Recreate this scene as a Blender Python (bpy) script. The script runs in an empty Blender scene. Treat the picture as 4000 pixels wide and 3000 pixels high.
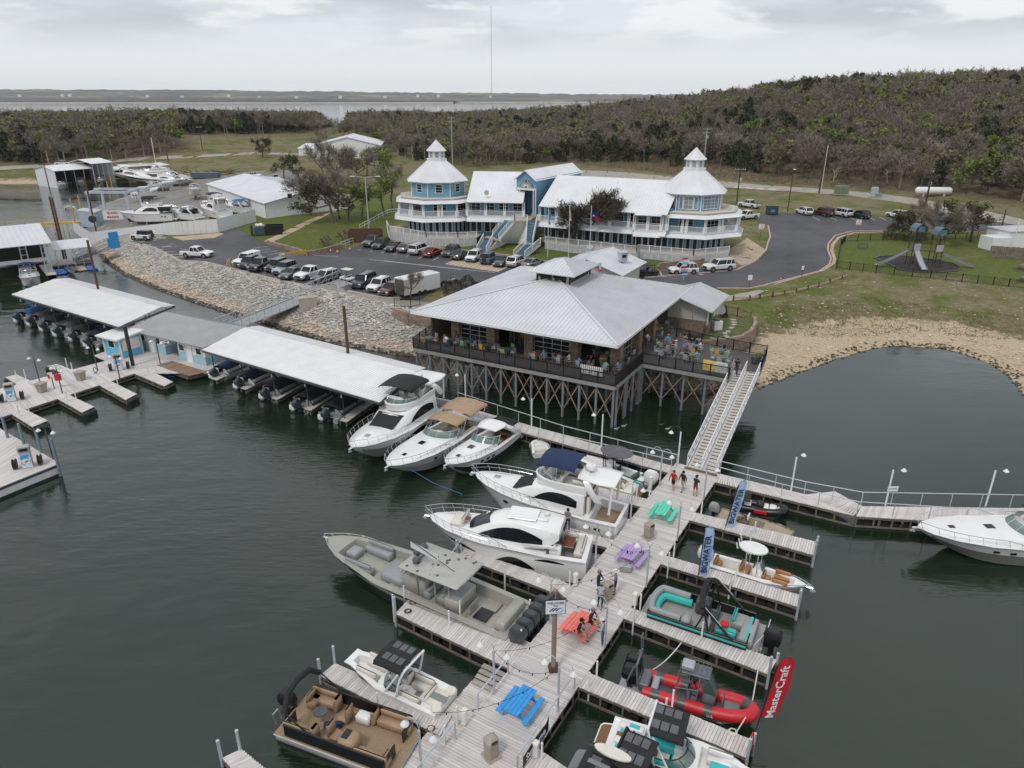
import bpy,bmesh,math,random
import numpy as np
from mathutils import Vector,Matrix
from mathutils.geometry import delaunay_2d_cdt
RN=random.Random(11)
SC=bpy.context.scene
COL=SC.collection
rad=math.radians
cos,sin,atan2,PI=math.cos,math.sin,math.atan2,math.pi
V3=Vector
# camera, sky, sun, exposure
F_PX,CAM_H=2774.0,28.5
PITCH=math.atan(1125.0/F_PX)
cam=bpy.data.objects.new('camera',bpy.data.cameras.new('camera'))
COL.objects.link(cam)
cam.location=(0,0,CAM_H)
cam.rotation_euler=(PI/2-PITCH,0,0)
cam.data.sensor_fit='HORIZONTAL'
cam.data.sensor_width=36.0
cam.data.lens=36.0*F_PX/4000.0
cam.data.clip_start=0.5
cam.data.clip_end=20000.0
SC.camera=cam
SUN_EL,SUN_AZ=rad(56),rad(215)
world=bpy.data.worlds.new('World')
SC.world=world
world.use_nodes=True
wn=world.node_tree
wn.nodes.clear()
def _n(nt,t,**kw):
 n=nt.nodes.new(t)
 for k,v in kw.items():setattr(n,k,v)
 return n
wout=_n(wn,'ShaderNodeOutputWorld')
sky=_n(wn,'ShaderNodeTexSky',sky_type='NISHITA',sun_disc=False,sun_elevation=SUN_EL,sun_rotation=SUN_AZ)
bg1=_n(wn,'ShaderNodeBackground');bg1.inputs[1].default_value=0.09
wn.links.new(sky.outputs[0],bg1.inputs[0])
wtc=_n(wn,'ShaderNodeTexCoord')
sep=_n(wn,'ShaderNodeSeparateXYZ');wn.links.new(wtc.outputs['Generated'],sep.inputs[0])
zab=_n(wn,'ShaderNodeMath',operation='ABSOLUTE');wn.links.new(sep.outputs[2],zab.inputs[0])
zof=_n(wn,'ShaderNodeMath',operation='ADD');wn.links.new(zab.outputs[0],zof.inputs[0]);zof.inputs[1].default_value=0.16
dx=_n(wn,'ShaderNodeMath',operation='DIVIDE');wn.links.new(sep.outputs[0],dx.inputs[0]);wn.links.new(zof.outputs[0],dx.inputs[1])
dy=_n(wn,'ShaderNodeMath',operation='DIVIDE');wn.links.new(sep.outputs[1],dy.inputs[0]);wn.links.new(zof.outputs[0],dy.inputs[1])
cmb=_n(wn,'ShaderNodeCombineXYZ');wn.links.new(dx.outputs[0],cmb.inputs[0]);wn.links.new(dy.outputs[0],cmb.inputs[1])
def wnoise(scale,detail,rough,off):
 mp=_n(wn,'ShaderNodeMapping');mp.inputs['Location'].default_value=off
 wn.links.new(cmb.outputs[0],mp.inputs[0])
 t=_n(wn,'ShaderNodeTexNoise');t.inputs['Scale'].default_value=scale;t.inputs['Detail'].default_value=detail;t.inputs['Roughness'].default_value=rough
 wn.links.new(mp.outputs[0],t.inputs['Vector'])
 return t
def wramp(src,stops):
 r=_n(wn,'ShaderNodeValToRGB');e=r.color_ramp.elements
 while len(e)<len(stops):e.new(0.5)
 for el,(p,c)in zip(e,stops):el.position=p;el.color=(*c,1)
 wn.links.new(src,r.inputs[0]);return r
hz=wramp(zab.outputs[0],[(0.0,(.86,.89,.925)),(0.05,(.785,.815,.855)),(0.12,(.74,.77,.82)),(0.4,(.73,.765,.83)),(1.0,(.68,.71,.76))])
n1=wnoise(0.9,5,0.52,(2.9,2.4,0))
g1=wramp(n1.outputs[0],[(0.44,(0,0,0)),(0.62,(1,1,1))])
n2=wnoise(1.5,7,0.55,(6.2,16.3,0))
g2=wramp(n2.outputs[0],[(0.50,(0,0,0)),(0.58,(1,1,1))])
fadeup=wramp(zab.outputs[0],[(0.045,(0,0,0)),(0.085,(1,1,1))])
def wmix(fac,a,b,k=1.0):
 m=_n(wn,'ShaderNodeMix',data_type='RGBA')
 mm=_n(wn,'ShaderNodeMath',operation='MULTIPLY');wn.links.new(fac,mm.inputs[0]);mm.inputs[1].default_value=k
 m2=_n(wn,'ShaderNodeMath',operation='MULTIPLY');wn.links.new(mm.outputs[0],m2.inputs[0]);wn.links.new(fadeup.outputs[0],m2.inputs[1])
 wn.links.new(m2.outputs[0],m.inputs[0])
 wn.links.new(a,m.inputs[6])
 if isinstance(b,tuple):m.inputs[7].default_value=(*b,1)
 else:wn.links.new(b,m.inputs[7])
 return m.outputs[2]
c1=wmix(g1.outputs[0],hz.outputs[0],(.54,.56,.59),0.9)
c2=wmix(g2.outputs[0],c1,(.90,.905,.91),0.85)
bg2=_n(wn,'ShaderNodeBackground');wn.links.new(c2,bg2.inputs[0]);bg2.inputs[1].default_value=1.0
mxs=_n(wn,'ShaderNodeMixShader');mxs.inputs[0].default_value=0.9
wn.links.new(bg1.outputs[0],mxs.inputs[1]);wn.links.new(bg2.outputs[0],mxs.inputs[2])
wn.links.new(mxs.outputs[0],wout.inputs[0])
sun=bpy.data.objects.new('sun',bpy.data.lights.new('sun','SUN'))
COL.objects.link(sun)
sun.data.energy=1.25
sun.data.angle=rad(12)
sun.data.color=(1.0,0.95,0.88)
sv=V3((sin(SUN_AZ)*cos(SUN_EL),cos(SUN_AZ)*cos(SUN_EL),sin(SUN_EL)))
sun.rotation_euler=sv.to_track_quat('Z','Y').to_euler()
sun.location=sv*200
SC.view_settings.view_transform='Standard'
SC.view_settings.look='None'
SC.view_settings.exposure=0.12
SC.view_settings.gamma=1.0
SC.view_settings.use_curve_mapping=False
SC.render.engine='CYCLES'
SC.cycles.use_denoising=True
SC.cycles.max_bounces=6
SC.cycles.diffuse_bounces=2
SC.cycles.glossy_bounces=2
SC.cycles.transmission_bounces=3
SC.cycles.transparent_max_bounces=6
SC.cycles.volume_bounces=0
SC.cycles.caustics_reflective=False
SC.cycles.caustics_refractive=False
# survey helper: where a sight line of the photograph meets height z
_s,_c=sin(PITCH),cos(PITCH)
def ray(u,v):
 x=(u-2000)/F_PX;y=(v-1500)/F_PX
 return V3((x,_c-y*_s,-(_s+y*_c)))
def at(q,z=0.0):
 d=ray(*q);t=(z-CAM_H)/d.z
 return V3((d.x*t,d.y*t,z))
def Qf(x0,y0,s):
 return lambda x,y:(x0+x/s,y0+y/s)
S=2.212
R1=Qf(0,0,S);R2=Qf(1000,300,S);R3=Qf(2000,300,S);R4=Qf(3000,300,S);R5=Qf(0,550,S);R6=Qf(0,1050,S)
R7=Qf(800,1200,S);R8=Qf(0,1300,2.074);R9=Qf(1600,950,2.765);R10=Qf(2300,950,2.765);R11=Qf(3000,800,S)
R12=Qf(3000,1400,1.843);R13=Qf(1250,1450,2.765);R14=Qf(1550,1750,S);R15=Qf(2050,1700,2.765);R16=Qf(1200,2000,S)
R17=Qf(1000,2400,2.458);R18=Qf(1700,2300,S);R19=Qf(2200,2400,S);R20=Qf(2400,1800,2.458);R21=Qf(2200,1300,2.765)
R22=Qf(1700,1400,2.765);R23=Qf(2550,1800,3.687);R24=Qf(800,880,S);R25=Qf(1500,500,2.765);R26=Qf(2200,550,2.765)
R27=Qf(0,850,3.16)
# materials
MATS={}
def lin(r,g,b):
 f=lambda v:(v/12.92 if v<=0.04045 else((v+0.055)/1.055)**2.4)
 return tuple(f(x/255.0)for x in(r,g,b))
def mat(name,col,rough=0.5,metal=0.0,var=0.12,scale=2.0,bump=0.0,bscale=20.0,stretch=(1,1,1),rnd=0.0,col2=None,alpha=None,emit=None,ior=None,detail=4.0,contrast=None,coat=0.0):
 if name in MATS:return MATS[name]
 m=bpy.data.materials.new(name);MATS[name]=m
 m.use_nodes=True;nt=m.node_tree;b=nt.nodes['Principled BSDF']
 b.inputs['Roughness'].default_value=rough;b.inputs['Metallic'].default_value=metal
 if ior:b.inputs['IOR'].default_value=ior
 if coat:b.inputs['Coat Weight'].default_value=coat
 if alpha is not None:b.inputs['Alpha'].default_value=alpha
 tc=_n(nt,'ShaderNodeTexCoord');mp=_n(nt,'ShaderNodeMapping');mp.inputs['Scale'].default_value=stretch
 nt.links.new(tc.outputs['Object'],mp.inputs[0])
 vec=mp.outputs[0]
 if rnd:
  oi=_n(nt,'ShaderNodeObjectInfo');va=_n(nt,'ShaderNodeVectorMath',operation='ADD')
  mu=_n(nt,'ShaderNodeMath',operation='MULTIPLY');mu.inputs[1].default_value=37.0
  nt.links.new(oi.outputs['Random'],mu.inputs[0]);nt.links.new(vec,va.inputs[0]);nt.links.new(mu.outputs[0],va.inputs[1]);vec=va.outputs[0]
 nz=_n(nt,'ShaderNodeTexNoise');nz.inputs['Scale'].default_value=scale;nz.inputs['Detail'].default_value=detail;nz.inputs['Roughness'].default_value=.6
 nt.links.new(vec,nz.inputs['Vector'])
 lo,hi=contrast or(0.3,0.7)
 rp=_n(nt,'ShaderNodeValToRGB');e=rp.color_ramp.elements
 ca=tuple(c*(1-var)for c in col)if col2 is None else col2
 cb=tuple(min(1,c*(1+var))for c in col)if col2 is None else col
 e[0].position=lo;e[0].color=(*ca,1);e[1].position=hi;e[1].color=(*cb,1)
 nt.links.new(nz.outputs[0],rp.inputs[0])
 out=rp.outputs[0]
 if rnd:
  hs=_n(nt,'ShaderNodeHueSaturation')
  mr=_n(nt,'ShaderNodeMapRange');mr.inputs[3].default_value=1-rnd;mr.inputs[4].default_value=1+rnd
  nt.links.new(oi.outputs['Random'],mr.inputs[0]);nt.links.new(mr.outputs[0],hs.inputs['Value']);nt.links.new(out,hs.inputs['Color']);out=hs.outputs[0]
 nt.links.new(out,b.inputs['Base Color'])
 if emit:
  b.inputs['Emission Color'].default_value=(*emit[0],1);b.inputs['Emission Strength'].default_value=emit[1]
 if bump:
  bz=_n(nt,'ShaderNodeTexNoise');bz.inputs['Scale'].default_value=bscale;bz.inputs['Detail'].default_value=3
  nt.links.new(vec,bz.inputs['Vector'])
  bp=_n(nt,'ShaderNodeBump');bp.inputs['Strength'].default_value=bump;bp.inputs['Distance'].default_value=0.05
  nt.links.new(bz.outputs[0],bp.inputs['Height']);nt.links.new(bp.outputs[0],b.inputs['Normal'])
 return m
WHITE=mat('white_gelcoat',(.78,.78,.77),.22,var=.05,scale=.7,coat=.3)
CREAM=mat('cream_gelcoat',(.74,.70,.61),.3,var=.06,scale=.8)
GREYG=mat('grey_gelcoat',(.33,.325,.29),.3,var=.07,scale=.8,coat=.2)
DGY=mat('dark_grey_paint',(.075,.08,.085),.35,var=.15)
HULLG=mat('hull_grey',(.30,.30,.29),.25,var=.08,coat=.3)
NAVYH=mat('hull_navy',(.02,.023,.03),.18,var=.1,coat=.5)
BK=mat('black_paint',(.012,.012,.013),.3,var=.2)
RUBBER=mat('black_rubber',(.02,.02,.021),.75,var=.3)
GLD=mat('dark_glass',(.008,.010,.012),.06,var=.2,ior=1.5)
GLASSB=mat('blue_dark_glass',(.012,.02,.03),.08,var=.3,scale=.6)
GLASST=mat('tinted_glass',(.16,.24,.21),.06,var=.1,alpha=.5)
CRM=mat('polished_steel',(.72,.73,.74),.2,.9,var=.05)
GALV=mat('galvanised_steel',(.52,.56,.60),.45,.35,var=.1,scale=4)
ALU=mat('aluminium',(.55,.56,.57),.4,.6,var=.1)
WP=mat('white_paint',(.76,.77,.78),.5,var=.06,scale=1.5)
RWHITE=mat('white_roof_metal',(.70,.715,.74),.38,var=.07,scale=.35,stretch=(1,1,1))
RGREY=mat('grey_and_shaded_roof_metal',(.50,.51,.535),.42,var=.08,scale=.35)  # grey wing and hut roofs, also restaurant slopes coloured as if in shade
RLIGHT=mat('pale_and_lit_roof_metal',(.61,.625,.65),.4,var=.07,scale=.3)  # pale shed roofs, also restaurant slopes coloured as if lit
OFFGREY=mat('office_grey_roof',(.40,.40,.415),.5,var=.08,scale=.8)
BLUEW=mat('blue_stucco',(.165,.35,.48),.8,var=.08,scale=1.5,bump=.1)
KIOSK=mat('sky_blue_paint',(.13,.50,.76),.6,var=.06)
STAIRB=mat('blue_grey_tread',(.09,.19,.27),.7,var=.1)
BRR=mat('rusted_steel',(.10,.045,.03),.8,var=.4,scale=5)
RUSTP=mat('rust_streaked_steel',(.24,.13,.08),.8,var=.0,scale=1.6,col2=(.30,.27,.23),detail=6)
PILEM=mat('pile_steel',(.20,.235,.26),.6,var=.0,scale=1.2,col2=(.26,.17,.12),stretch=(1,1,.5),contrast=(.28,.45))
WOOD=mat('weathered_plank',(.37,.335,.305),.85,var=.28,scale=3.0,stretch=(.35,6,6),rnd=.26,bump=.25,bscale=30)
WDD=mat('weathered_beam',(.17,.145,.12),.9,var=.35,scale=2,bump=.3)
WOODB=mat('brown_plank',(.25,.17,.115),.85,var=.25,scale=3,stretch=(.35,6,6),rnd=.15)
DECKD=mat('dark_deck_board',(.075,.068,.068),.7,var=.25,scale=3,rnd=.12)
FLOATB=mat('black_float',(.018,.018,.019),.6,var=.3)
CANB=mat('black_canvas',(.018,.018,.02),.85,var=.2,bump=.15)
CANN=mat('navy_canvas',(.014,.03,.085),.85,var=.15,bump=.15)
CANT=mat('tan_canvas',(.38,.27,.17),.85,var=.1,bump=.15)
CANG=mat('grey_canvas',(.11,.115,.125),.85,var=.15,bump=.15)
CANBL=mat('blue_canvas',(.03,.12,.32),.85,var=.15,bump=.15)
TANV=mat('tan_vinyl',(.33,.22,.135),.5,var=.1)
TAN2=mat('caramel_vinyl',(.38,.19,.07),.5,var=.1)
BRNV=mat('brown_vinyl',(.13,.075,.045),.5,var=.1)
CRMV=mat('cream_vinyl',(.68,.65,.58),.5,var=.06)
GRYV=mat('grey_vinyl',(.30,.31,.32),.5,var=.08)
TEAL=mat('teal_panel',(.04,.47,.42),.4,var=.08)
DTEAL=mat('dark_teal_pad',(.02,.21,.18),.7,var=.1)
TEAK=mat('teak_mat',(.20,.105,.045),.7,var=.15,scale=5,stretch=(.5,8,1))
SOLE=mat('tan_carpet',(.29,.21,.13),.9,var=.12,scale=12)
SOLEG=mat('grey_mat',(.22,.225,.23),.85,var=.1,scale=9)
RED=mat('red_tube',(.55,.02,.03),.45,var=.08)
REDF=mat('red_fabric',(.56,.015,.03),.7,var=.08)
ORANGE=mat('orange_plastic',(.75,.12,.03),.6,var=.1)
YELLOW=mat('yellow_paint',(.62,.42,.05),.6,var=.15)
CONC=mat('concrete',(.40,.36,.31),.9,var=.16,scale=1.2,bump=.15)
TANC=mat('tan_concrete',(.43,.34,.245),.9,var=.16,scale=.5,bump=.1)
KERB=mat('faded_red_kerb',(.46,.33,.30),.9,var=.25,scale=2)
MARK=mat('road_marking_white',(.62,.61,.58),.8,var=.25,scale=3)
STONE=mat('stacked_stone',(.28,.20,.135),.9,var=.0,scale=4,col2=(.12,.09,.07),rnd=.25)
BLOCK=mat('retaining_block',(.30,.225,.175),.9,var=.2,scale=4,rnd=.2,bump=.3)
GPN=mat('grey_panel',(.40,.385,.36),.7,var=.05)
CPANEL=mat('cream_panel',(.62,.58,.52),.7,var=.06)
SOLAR=mat('fawn_plastic',(.34,.30,.25),.7,var=.08)
PLW=mat('white_plastic',(.74,.74,.73),.4,var=.06)
LAVEN=mat('lavender_paint',(.42,.30,.56),.6,var=.1,scale=5)
CORAL=mat('coral_paint',(.80,.19,.15),.6,var=.1,scale=5)
MINT=mat('mint_paint',(.10,.62,.44),.6,var=.1,scale=5)
SKYB=mat('bright_blue_paint',(.03,.30,.70),.6,var=.12,scale=5)
LIME=mat('lime_plastic',(.20,.33,.11),.5,var=.1)
AMBER=mat('amber_plastic',(.55,.28,.04),.5,var=.1)
KAYAK=mat('blue_kayak_plastic',(.03,.15,.52),.4,var=.12)
SLATE=mat('slate_roof_plastic',(.09,.16,.21),.5,var=.1)
LGREYP=mat('light_grey_plastic',(.36,.36,.40),.45,var=.08)
HEDGEM=mat('dark_bush_leaf',(.05,.045,.03),.9,var=.4,scale=3)
SAND_P=mat('sandstone_block',(.42,.34,.24),.9,var=.2)
# mesh builder
class MB:
 def __init__(s):s.v=[];s.f=[];s.M=None;s.mi=[];s.cur=0
 def add(s,vs,fs):
  o=len(s.v)
  if s.M is not None:vs=[tuple(s.M@Vector(p))for p in vs]
  s.v+=[tuple(p)for p in vs];s.f+=[tuple(i+o for i in f)for f in fs];s.mi+=[s.cur]*len(fs);return s
 def box(s,c,d,rz=0.0,tap=1.0):
  x,y,z=c;a,b,h=d[0]/2,d[1]/2,d[2]/2;co,si=cos(rz),sin(rz)
  vs=[]
  for k,t in((-h,1),(h,tap)):
   for i,j in((-1,-1),(1,-1),(1,1),(-1,1)):
    px,py=a*i*t,b*j*t
    vs.append((x+px*co-py*si,y+px*si+py*co,z+k))
  return s.add(vs,[(0,3,2,1),(4,5,6,7),(0,1,5,4),(1,2,6,5),(2,3,7,6),(3,0,4,7)])
 def rbox(s,c,d,r=0.05,rz=0.0,tap=1.0):
  x,y,z=c;a,b,h=d[0]/2,d[1]/2,d[2]/2;r=min(r,a*.8,b*.8,h*.9);co,si=cos(rz),sin(rz)
  rings=[]
  for k,ins,t in((-h,r,1),(-h+r,0,1),(h-r,0,tap),(h,r,tap)):
   A,B=a*t-ins,b*t-ins;q=r*.9
   rings.append([(x+px*co-py*si,y+px*si+py*co,z+k)for px,py in((-A+q,-B),(A-q,-B),(A,-B+q),(A,B-q),(A-q,B),(-A+q,B),(-A,B-q),(-A,-B+q))])
  return s.loft(rings,True,True)
 def loft(s,rings,closed=True,cap=False):
  n=len(rings[0]);vs=[p for r in rings for p in r];fs=[]
  for i in range(len(rings)-1):
   for j in range(n if closed else n-1):
    k=(j+1)%n
    fs.append((i*n+j,i*n+k,(i+1)*n+k,(i+1)*n+j))
  if cap:
   fs.append(tuple(range(n-1,-1,-1)));fs.append(tuple((len(rings)-1)*n+j for j in range(n)))
  return s.add(vs,fs)
 def tube(s,pts,r,n=5,closed=False):
  pts=[Vector(p)for p in pts];rings=[];m=len(pts)
  for i,p in enumerate(pts):
   if closed:d=pts[(i+1)%m]-pts[i-1]
   else:d=pts[min(i+1,m-1)]-pts[max(i-1,0)]
   if d.length<1e-6:d=V3((0,0,1))
   d.normalize();u=d.cross(V3((0,0,1)))
   if u.length<1e-3:u=d.cross(V3((1,0,0)))
   u.normalize();w=u.cross(d);rr=r[i]if isinstance(r,(list,tuple))else r
   rings.append([tuple(p+(u*cos(2*PI*k/n)+w*sin(2*PI*k/n))*rr)for k in range(n)])
  if closed:rings.append(rings[0])
  return s.loft(rings,True,not closed)
 def prism(s,poly,z0,z1,top=None):
  n=len(poly);top=top or poly
  return s.loft([[(p[0],p[1],z0)for p in poly],[(p[0],p[1],z1)for p in top]],True,True)
 def lathe(s,prof,c=(0,0,0),n=10):
  return s.loft([[(c[0]+r*cos(2*PI*k/n),c[1]+r*sin(2*PI*k/n),c[2]+z)for k in range(n)]for r,z in prof],True,True)
 def quad(s,a,b,c,d):return s.add([a,b,c,d],[(0,1,2,3)])
 def poly(s,ps):return s.add(ps,[tuple(range(len(ps)))])
 def slab(s,ps,t):
  """a planar or nearly planar polygon given thickness t downwards along its normal"""
  P=[Vector(p)for p in ps];nrm=V3((0,0,0))
  for i in range(len(P)):
   nrm+=(P[i]-P[0]).cross(P[(i+1)%len(P)]-P[0])
  nrm.normalize();Qs=[p-nrm*t for p in P];n=len(P)
  return s.add(P+Qs,[tuple(range(n)),tuple(range(2*n-1,n-1,-1))]+[(i,i+n,(i+1)%n+n,(i+1)%n)for i in range(n)])
 def beam(s,a,b,w,h=None):
  """a rectangular bar from a to b"""
  a,b=Vector(a),Vector(b);h=h or w;d=(b-a)
  if d.length<1e-6:return s
  d.normalize();u=d.cross(V3((0,0,1)))
  if u.length<1e-3:u=V3((1,0,0))
  u.normalize();t=u.cross(d);vs=[]
  for p in(a,b):
   for i,j in((-1,-1),(1,-1),(1,1),(-1,1)):vs.append(tuple(p+u*(w/2*i)+t*(h/2*j)))
  return s.add(vs,[(0,3,2,1),(4,5,6,7),(0,1,5,4),(1,2,6,5),(2,3,7,6),(3,0,4,7)])
 def sheet(s,grid,t=0.0):
  """grid[i][j] of points; t>0 gives thickness downwards"""
  m,n=len(grid),len(grid[0]);vs=[p for r in grid for p in r]
  fs=[(i*n+j,(i+1)*n+j,(i+1)*n+j+1,i*n+j+1)for i in range(m-1)for j in range(n-1)]
  if t:
   o=m*n;vs+=[(p[0],p[1],p[2]-t)for r in grid for p in r]
   fs+=[tuple(o+k for k in reversed(f))for f in fs]
   e=[(i,0)for i in range(m)]+[(m-1,j)for j in range(1,n)]+[(i,n-1)for i in range(m-2,-1,-1)]+[(0,j)for j in range(n-2,0,-1)]
   ix=[i*n+j for i,j in e]
   fs+=[(ix[k],o+ix[k],o+ix[(k+1)%len(ix)],ix[(k+1)%len(ix)])for k in range(len(ix))]
  return s.add(vs,fs)
 def mesh(s,name,mt,smooth=None):
  me=bpy.data.meshes.new(name);me.from_pydata(s.v,[],s.f)
  for x in(mt if isinstance(mt,(list,tuple))else[mt]):me.materials.append(x)
  if any(s.mi):me.polygons.foreach_set('material_index',s.mi)
  if smooth:
   me.polygons.foreach_set('use_smooth',[True]*len(s.f));me.set_sharp_from_angle(angle=rad(smooth if smooth is not True else 42))
  me.update();return me
 def mk(s,name,mt,parent=None,smooth=None,fix=True):
  me=s.mesh(name,mt,smooth)
  if fix:
   bm=bmesh.new();bm.from_mesh(me);bmesh.ops.recalc_face_normals(bm,faces=bm.faces);bm.to_mesh(me);bm.free()
  return obj(name,me,parent)
KIDS={}
def obj(name,me,parent=None,loc=None,rz=None):
 o=bpy.data.objects.new(name,me);COL.objects.link(o)
 if parent is not None:o.parent=parent;KIDS.setdefault(parent.name,[]).append(o)
 if loc is not None:o.location=loc
 if rz is not None:o.rotation_euler=(0,0,rz)
 return o
def tag(o,label=None,cat=None,group=None,kind=None):
 if label:o['label']=label
 if cat:o['category']=cat
 if group:o['group']=group
 if kind:o['kind']=kind
 return o
def thing(name,label,cat,loc=(0,0,0),rz=0.0,group=None):
 o=bpy.data.objects.new(name,None);COL.objects.link(o);o.empty_display_size=.2
 o.location=loc;o.rotation_euler=(0,0,rz)
 return tag(o,label,cat,group)
def dup(root,loc,rz=0.0,label=None,scale=None):
 def cp(o,par):
  c=o.copy();COL.objects.link(c)
  if par is not None:c.parent=par;KIDS.setdefault(par.name,[]).append(c)
  for ch in KIDS.get(o.name,()):cp(ch,c)
  return c
 r=cp(root,None);r.location=loc;r.rotation_euler=(0,0,rz)
 if label:r['label']=label
 if scale:r.scale=(scale,scale,scale)
 return r
def tube(*a,**k):return MB().tube(*a,**k)
def rbox(*a,**k):return MB().rbox(*a,**k)
def box(*a,**k):return MB().box(*a,**k)
def beam(*a,**k):return MB().beam(*a,**k)
def lathe(*a,**k):return MB().lathe(*a,**k)
def sheet(*a,**k):return MB().sheet(*a,**k)
def prism(*a,**k):return MB().prism(*a,**k)
def ang(a,b):return atan2(b[1]-a[1],b[0]-a[0])
def lerp(a,b,t):return a+(b-a)*t
def vl(a,b,t):return Vector(a).lerp(Vector(b),t)
TMP=bpy.data.scenes.new('bench')
def bake(o):
 TMP.collection.objects.link(o);vl_=TMP.view_layers[0];vl_.update();return bpy.data.meshes.new_from_object(o.evaluated_get(vl_.depsgraph))
def text_mesh(txt,size,font_bold=False,extrude=0.004):
 cu=bpy.data.curves.new('lettering','FONT');cu.body=txt;cu.size=size;cu.extrude=extrude;cu.align_x='CENTER';cu.align_y='CENTER';cu.resolution_u=2
 if font_bold:cu.offset=size*.018
 o=bpy.data.objects.new('lettering',cu);me=bake(o)
 bpy.data.objects.remove(o);bpy.data.curves.remove(cu);return me
def lettering(txt,size,mt,parent,loc,rot,bold=True,extrude=.004):
 me=text_mesh(txt,size,bold,extrude);me.name='lettering';me.materials.clear();me.materials.append(mt)
 o=obj('lettering',me,parent);o.location=loc;o.rotation_euler=rot;return o
# terrain heights
_sh=[(0,719),(330,716),(680,712),(529,752),(497,775),(334,835),(289,898),(362,959),(416,1025),(479,1070),(619,1133),(791,1192),(1017,1263),(1175,1304),(1297,1340),(1541,1385),(1659,1392),(1900,1432),(2200,1488),(2489,1524),(2670,1550),(2808,1539),(2951,1521),(3059,1478),(3226,1415),(3402,1362),(3497,1351),(3678,1360),(3768,1383),(3859,1415),(3940,1464),(3967,1505),(4000,1541)]
SHORE=[at(q)[:2]for q in _sh]+[(53,60),(60,45),(90,20),(220,-30),(1600,-30),(1600,2600),(760,2600),(420,1500),(160,900),(10,720),(-90,630),(-230,565),(-420,530),(-760,480),(-760,300),(-420,262)]
_SL=[]
for i in range(len(SHORE)):
 if i<3:_SL.append(.16)
 elif i<8:_SL.append(.6)
 elif i<16:_SL.append(.42)
 elif i<22:_SL.append(.36)
 elif i<36:_SL.append(.17)
 else:_SL.append(.1)
SHA=np.array(SHORE,float);SLA=np.array(_SL)
def sdist(X,Y):
 """distance to the shoreline (positive on land) and the bank slope at the nearest point"""
 best=np.full(X.shape,1e9);sl=np.full(X.shape,.2);ins=np.zeros(X.shape,bool)
 n=len(SHA)
 for i in range(n):
  ax,ay=SHA[i];bx,by=SHA[(i+1)%n]
  dx,dy=bx-ax,by-ay;L=dx*dx+dy*dy
  t=np.clip(((X-ax)*dx+(Y-ay)*dy)/L,0,1)
  d=np.hypot(X-ax-t*dx,Y-ay-t*dy)
  m=d<best
  best=np.where(m,d,best);sl=np.where(m,SLA[i]*(1-t)+SLA[(i+1)%n]*t,sl)
  c=((ay>Y)!=(by>Y))
  xi=ax+(Y-ay)/(dy if abs(dy)>1e-9 else 1e-9)*dx
  ins^=c&(X<xi)
 return np.where(ins,best,-best),sl
CTRL=[(-74,145,3.1),(-92,160,2.8),(-58,128,3.2),(-40,110,3.3),(-28,129,3.4),(-60,140,3.3),(2,112,3.3),(-20,115,3.3),(-12,100,3.3),(15,105,3.3),(26,100,3.4),(-5,88,3.4),(10,80,3.6),(16,76,3.9),(44,118,3.6),(38,98,3.3),(30,88,3.0),(33,80,2.4),(-23,135,3.6),(-10,128,3.6),(12,124,3.6),(35,112,3.6),(45,128,3.9),(-35,148,4.6),(-48,150,4.2),(-10,145,4.6),(20,140,4.8),(0,160,5.2),(35,150,5),(60,150,4.8),(64,190,5),(96,170,5.2),(27,245,6),(0,230,5.5),(-40,220,4.5),(-60,180,3.4),(-110,190,2.2),(-100,220,2.2),(-70,210,3),(-112,230,2),(60,112,4.0),(75,110,4.2),(58,98,3.4),(62,88,2.6),(50,92,2.4),(80,90,3.2),(100,120,4.6),(90,60,3),(120,150,5.5),(37,265,7.5),(75,214,6.5),(95,182,6.2),(120,200,10),(110,260,15),(150,300,26),(150,380,29),(230,330,30),(200,230,20),(180,180,12),(60,320,12),(60,450,17),(90,380,19),(0,350,8),(0,500,12),(-60,480,9),(-60,300,5),(-80,350,6),(-110,290,4.5),(-130,320,7),(-180,290,4),(-184,320,9),(-150,350,12),(-170,400,12),(-250,340,11),(-260,400,10),(-400,330,10),(300,500,30),(600,300,34),(300,100,14),(700,1200,30),(300,900,18),(160,650,18),(1500,2000,40),(1500,300,40),(40,620,8),(-120,450,9)]
_cx=np.array([c[0]for c in CTRL],float);_cy=np.array([c[1]for c in CTRL],float);_cz=np.array([c[2]for c in CTRL],float)
_A=np.hypot(_cx[:,None]-_cx[None],_cy[:,None]-_cy[None])
_W=np.linalg.solve(_A+np.eye(len(_cx))*.3,_cz)
def H(X,Y):
 X=np.asarray(X,float);Y=np.asarray(Y,float);shp=X.shape;x=X.ravel();y=Y.ravel()
 z=np.zeros(len(x))
 for i in range(len(_cx)):z+=_W[i]*np.hypot(x-_cx[i],y-_cy[i])
 d,sl=sdist(x,y)
 k=1.1
 bank=sl*d
 zz=np.minimum(z,bank)-np.maximum(k-np.abs(z-bank),0)**2/(4*k)
 zz=np.where(d<0,np.maximum(sl*d,-2.5),np.maximum(zz,np.minimum(bank,.02*d)))
 return zz.reshape(shp)
def hz1(x,y):return float(H(np.array([x]),np.array([y]))[0])
def og(q,off=0.0):
 """where a sight line meets the terrain"""
 z=3.3
 for _ in range(14):
  p=at(q,z);z=lerp(z,hz1(p.x,p.y),.7)
 p=at(q,z);return V3((p.x,p.y,z+off))
def og_s(qs,off=0.0):return[og(q,off)for q in qs]
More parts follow.
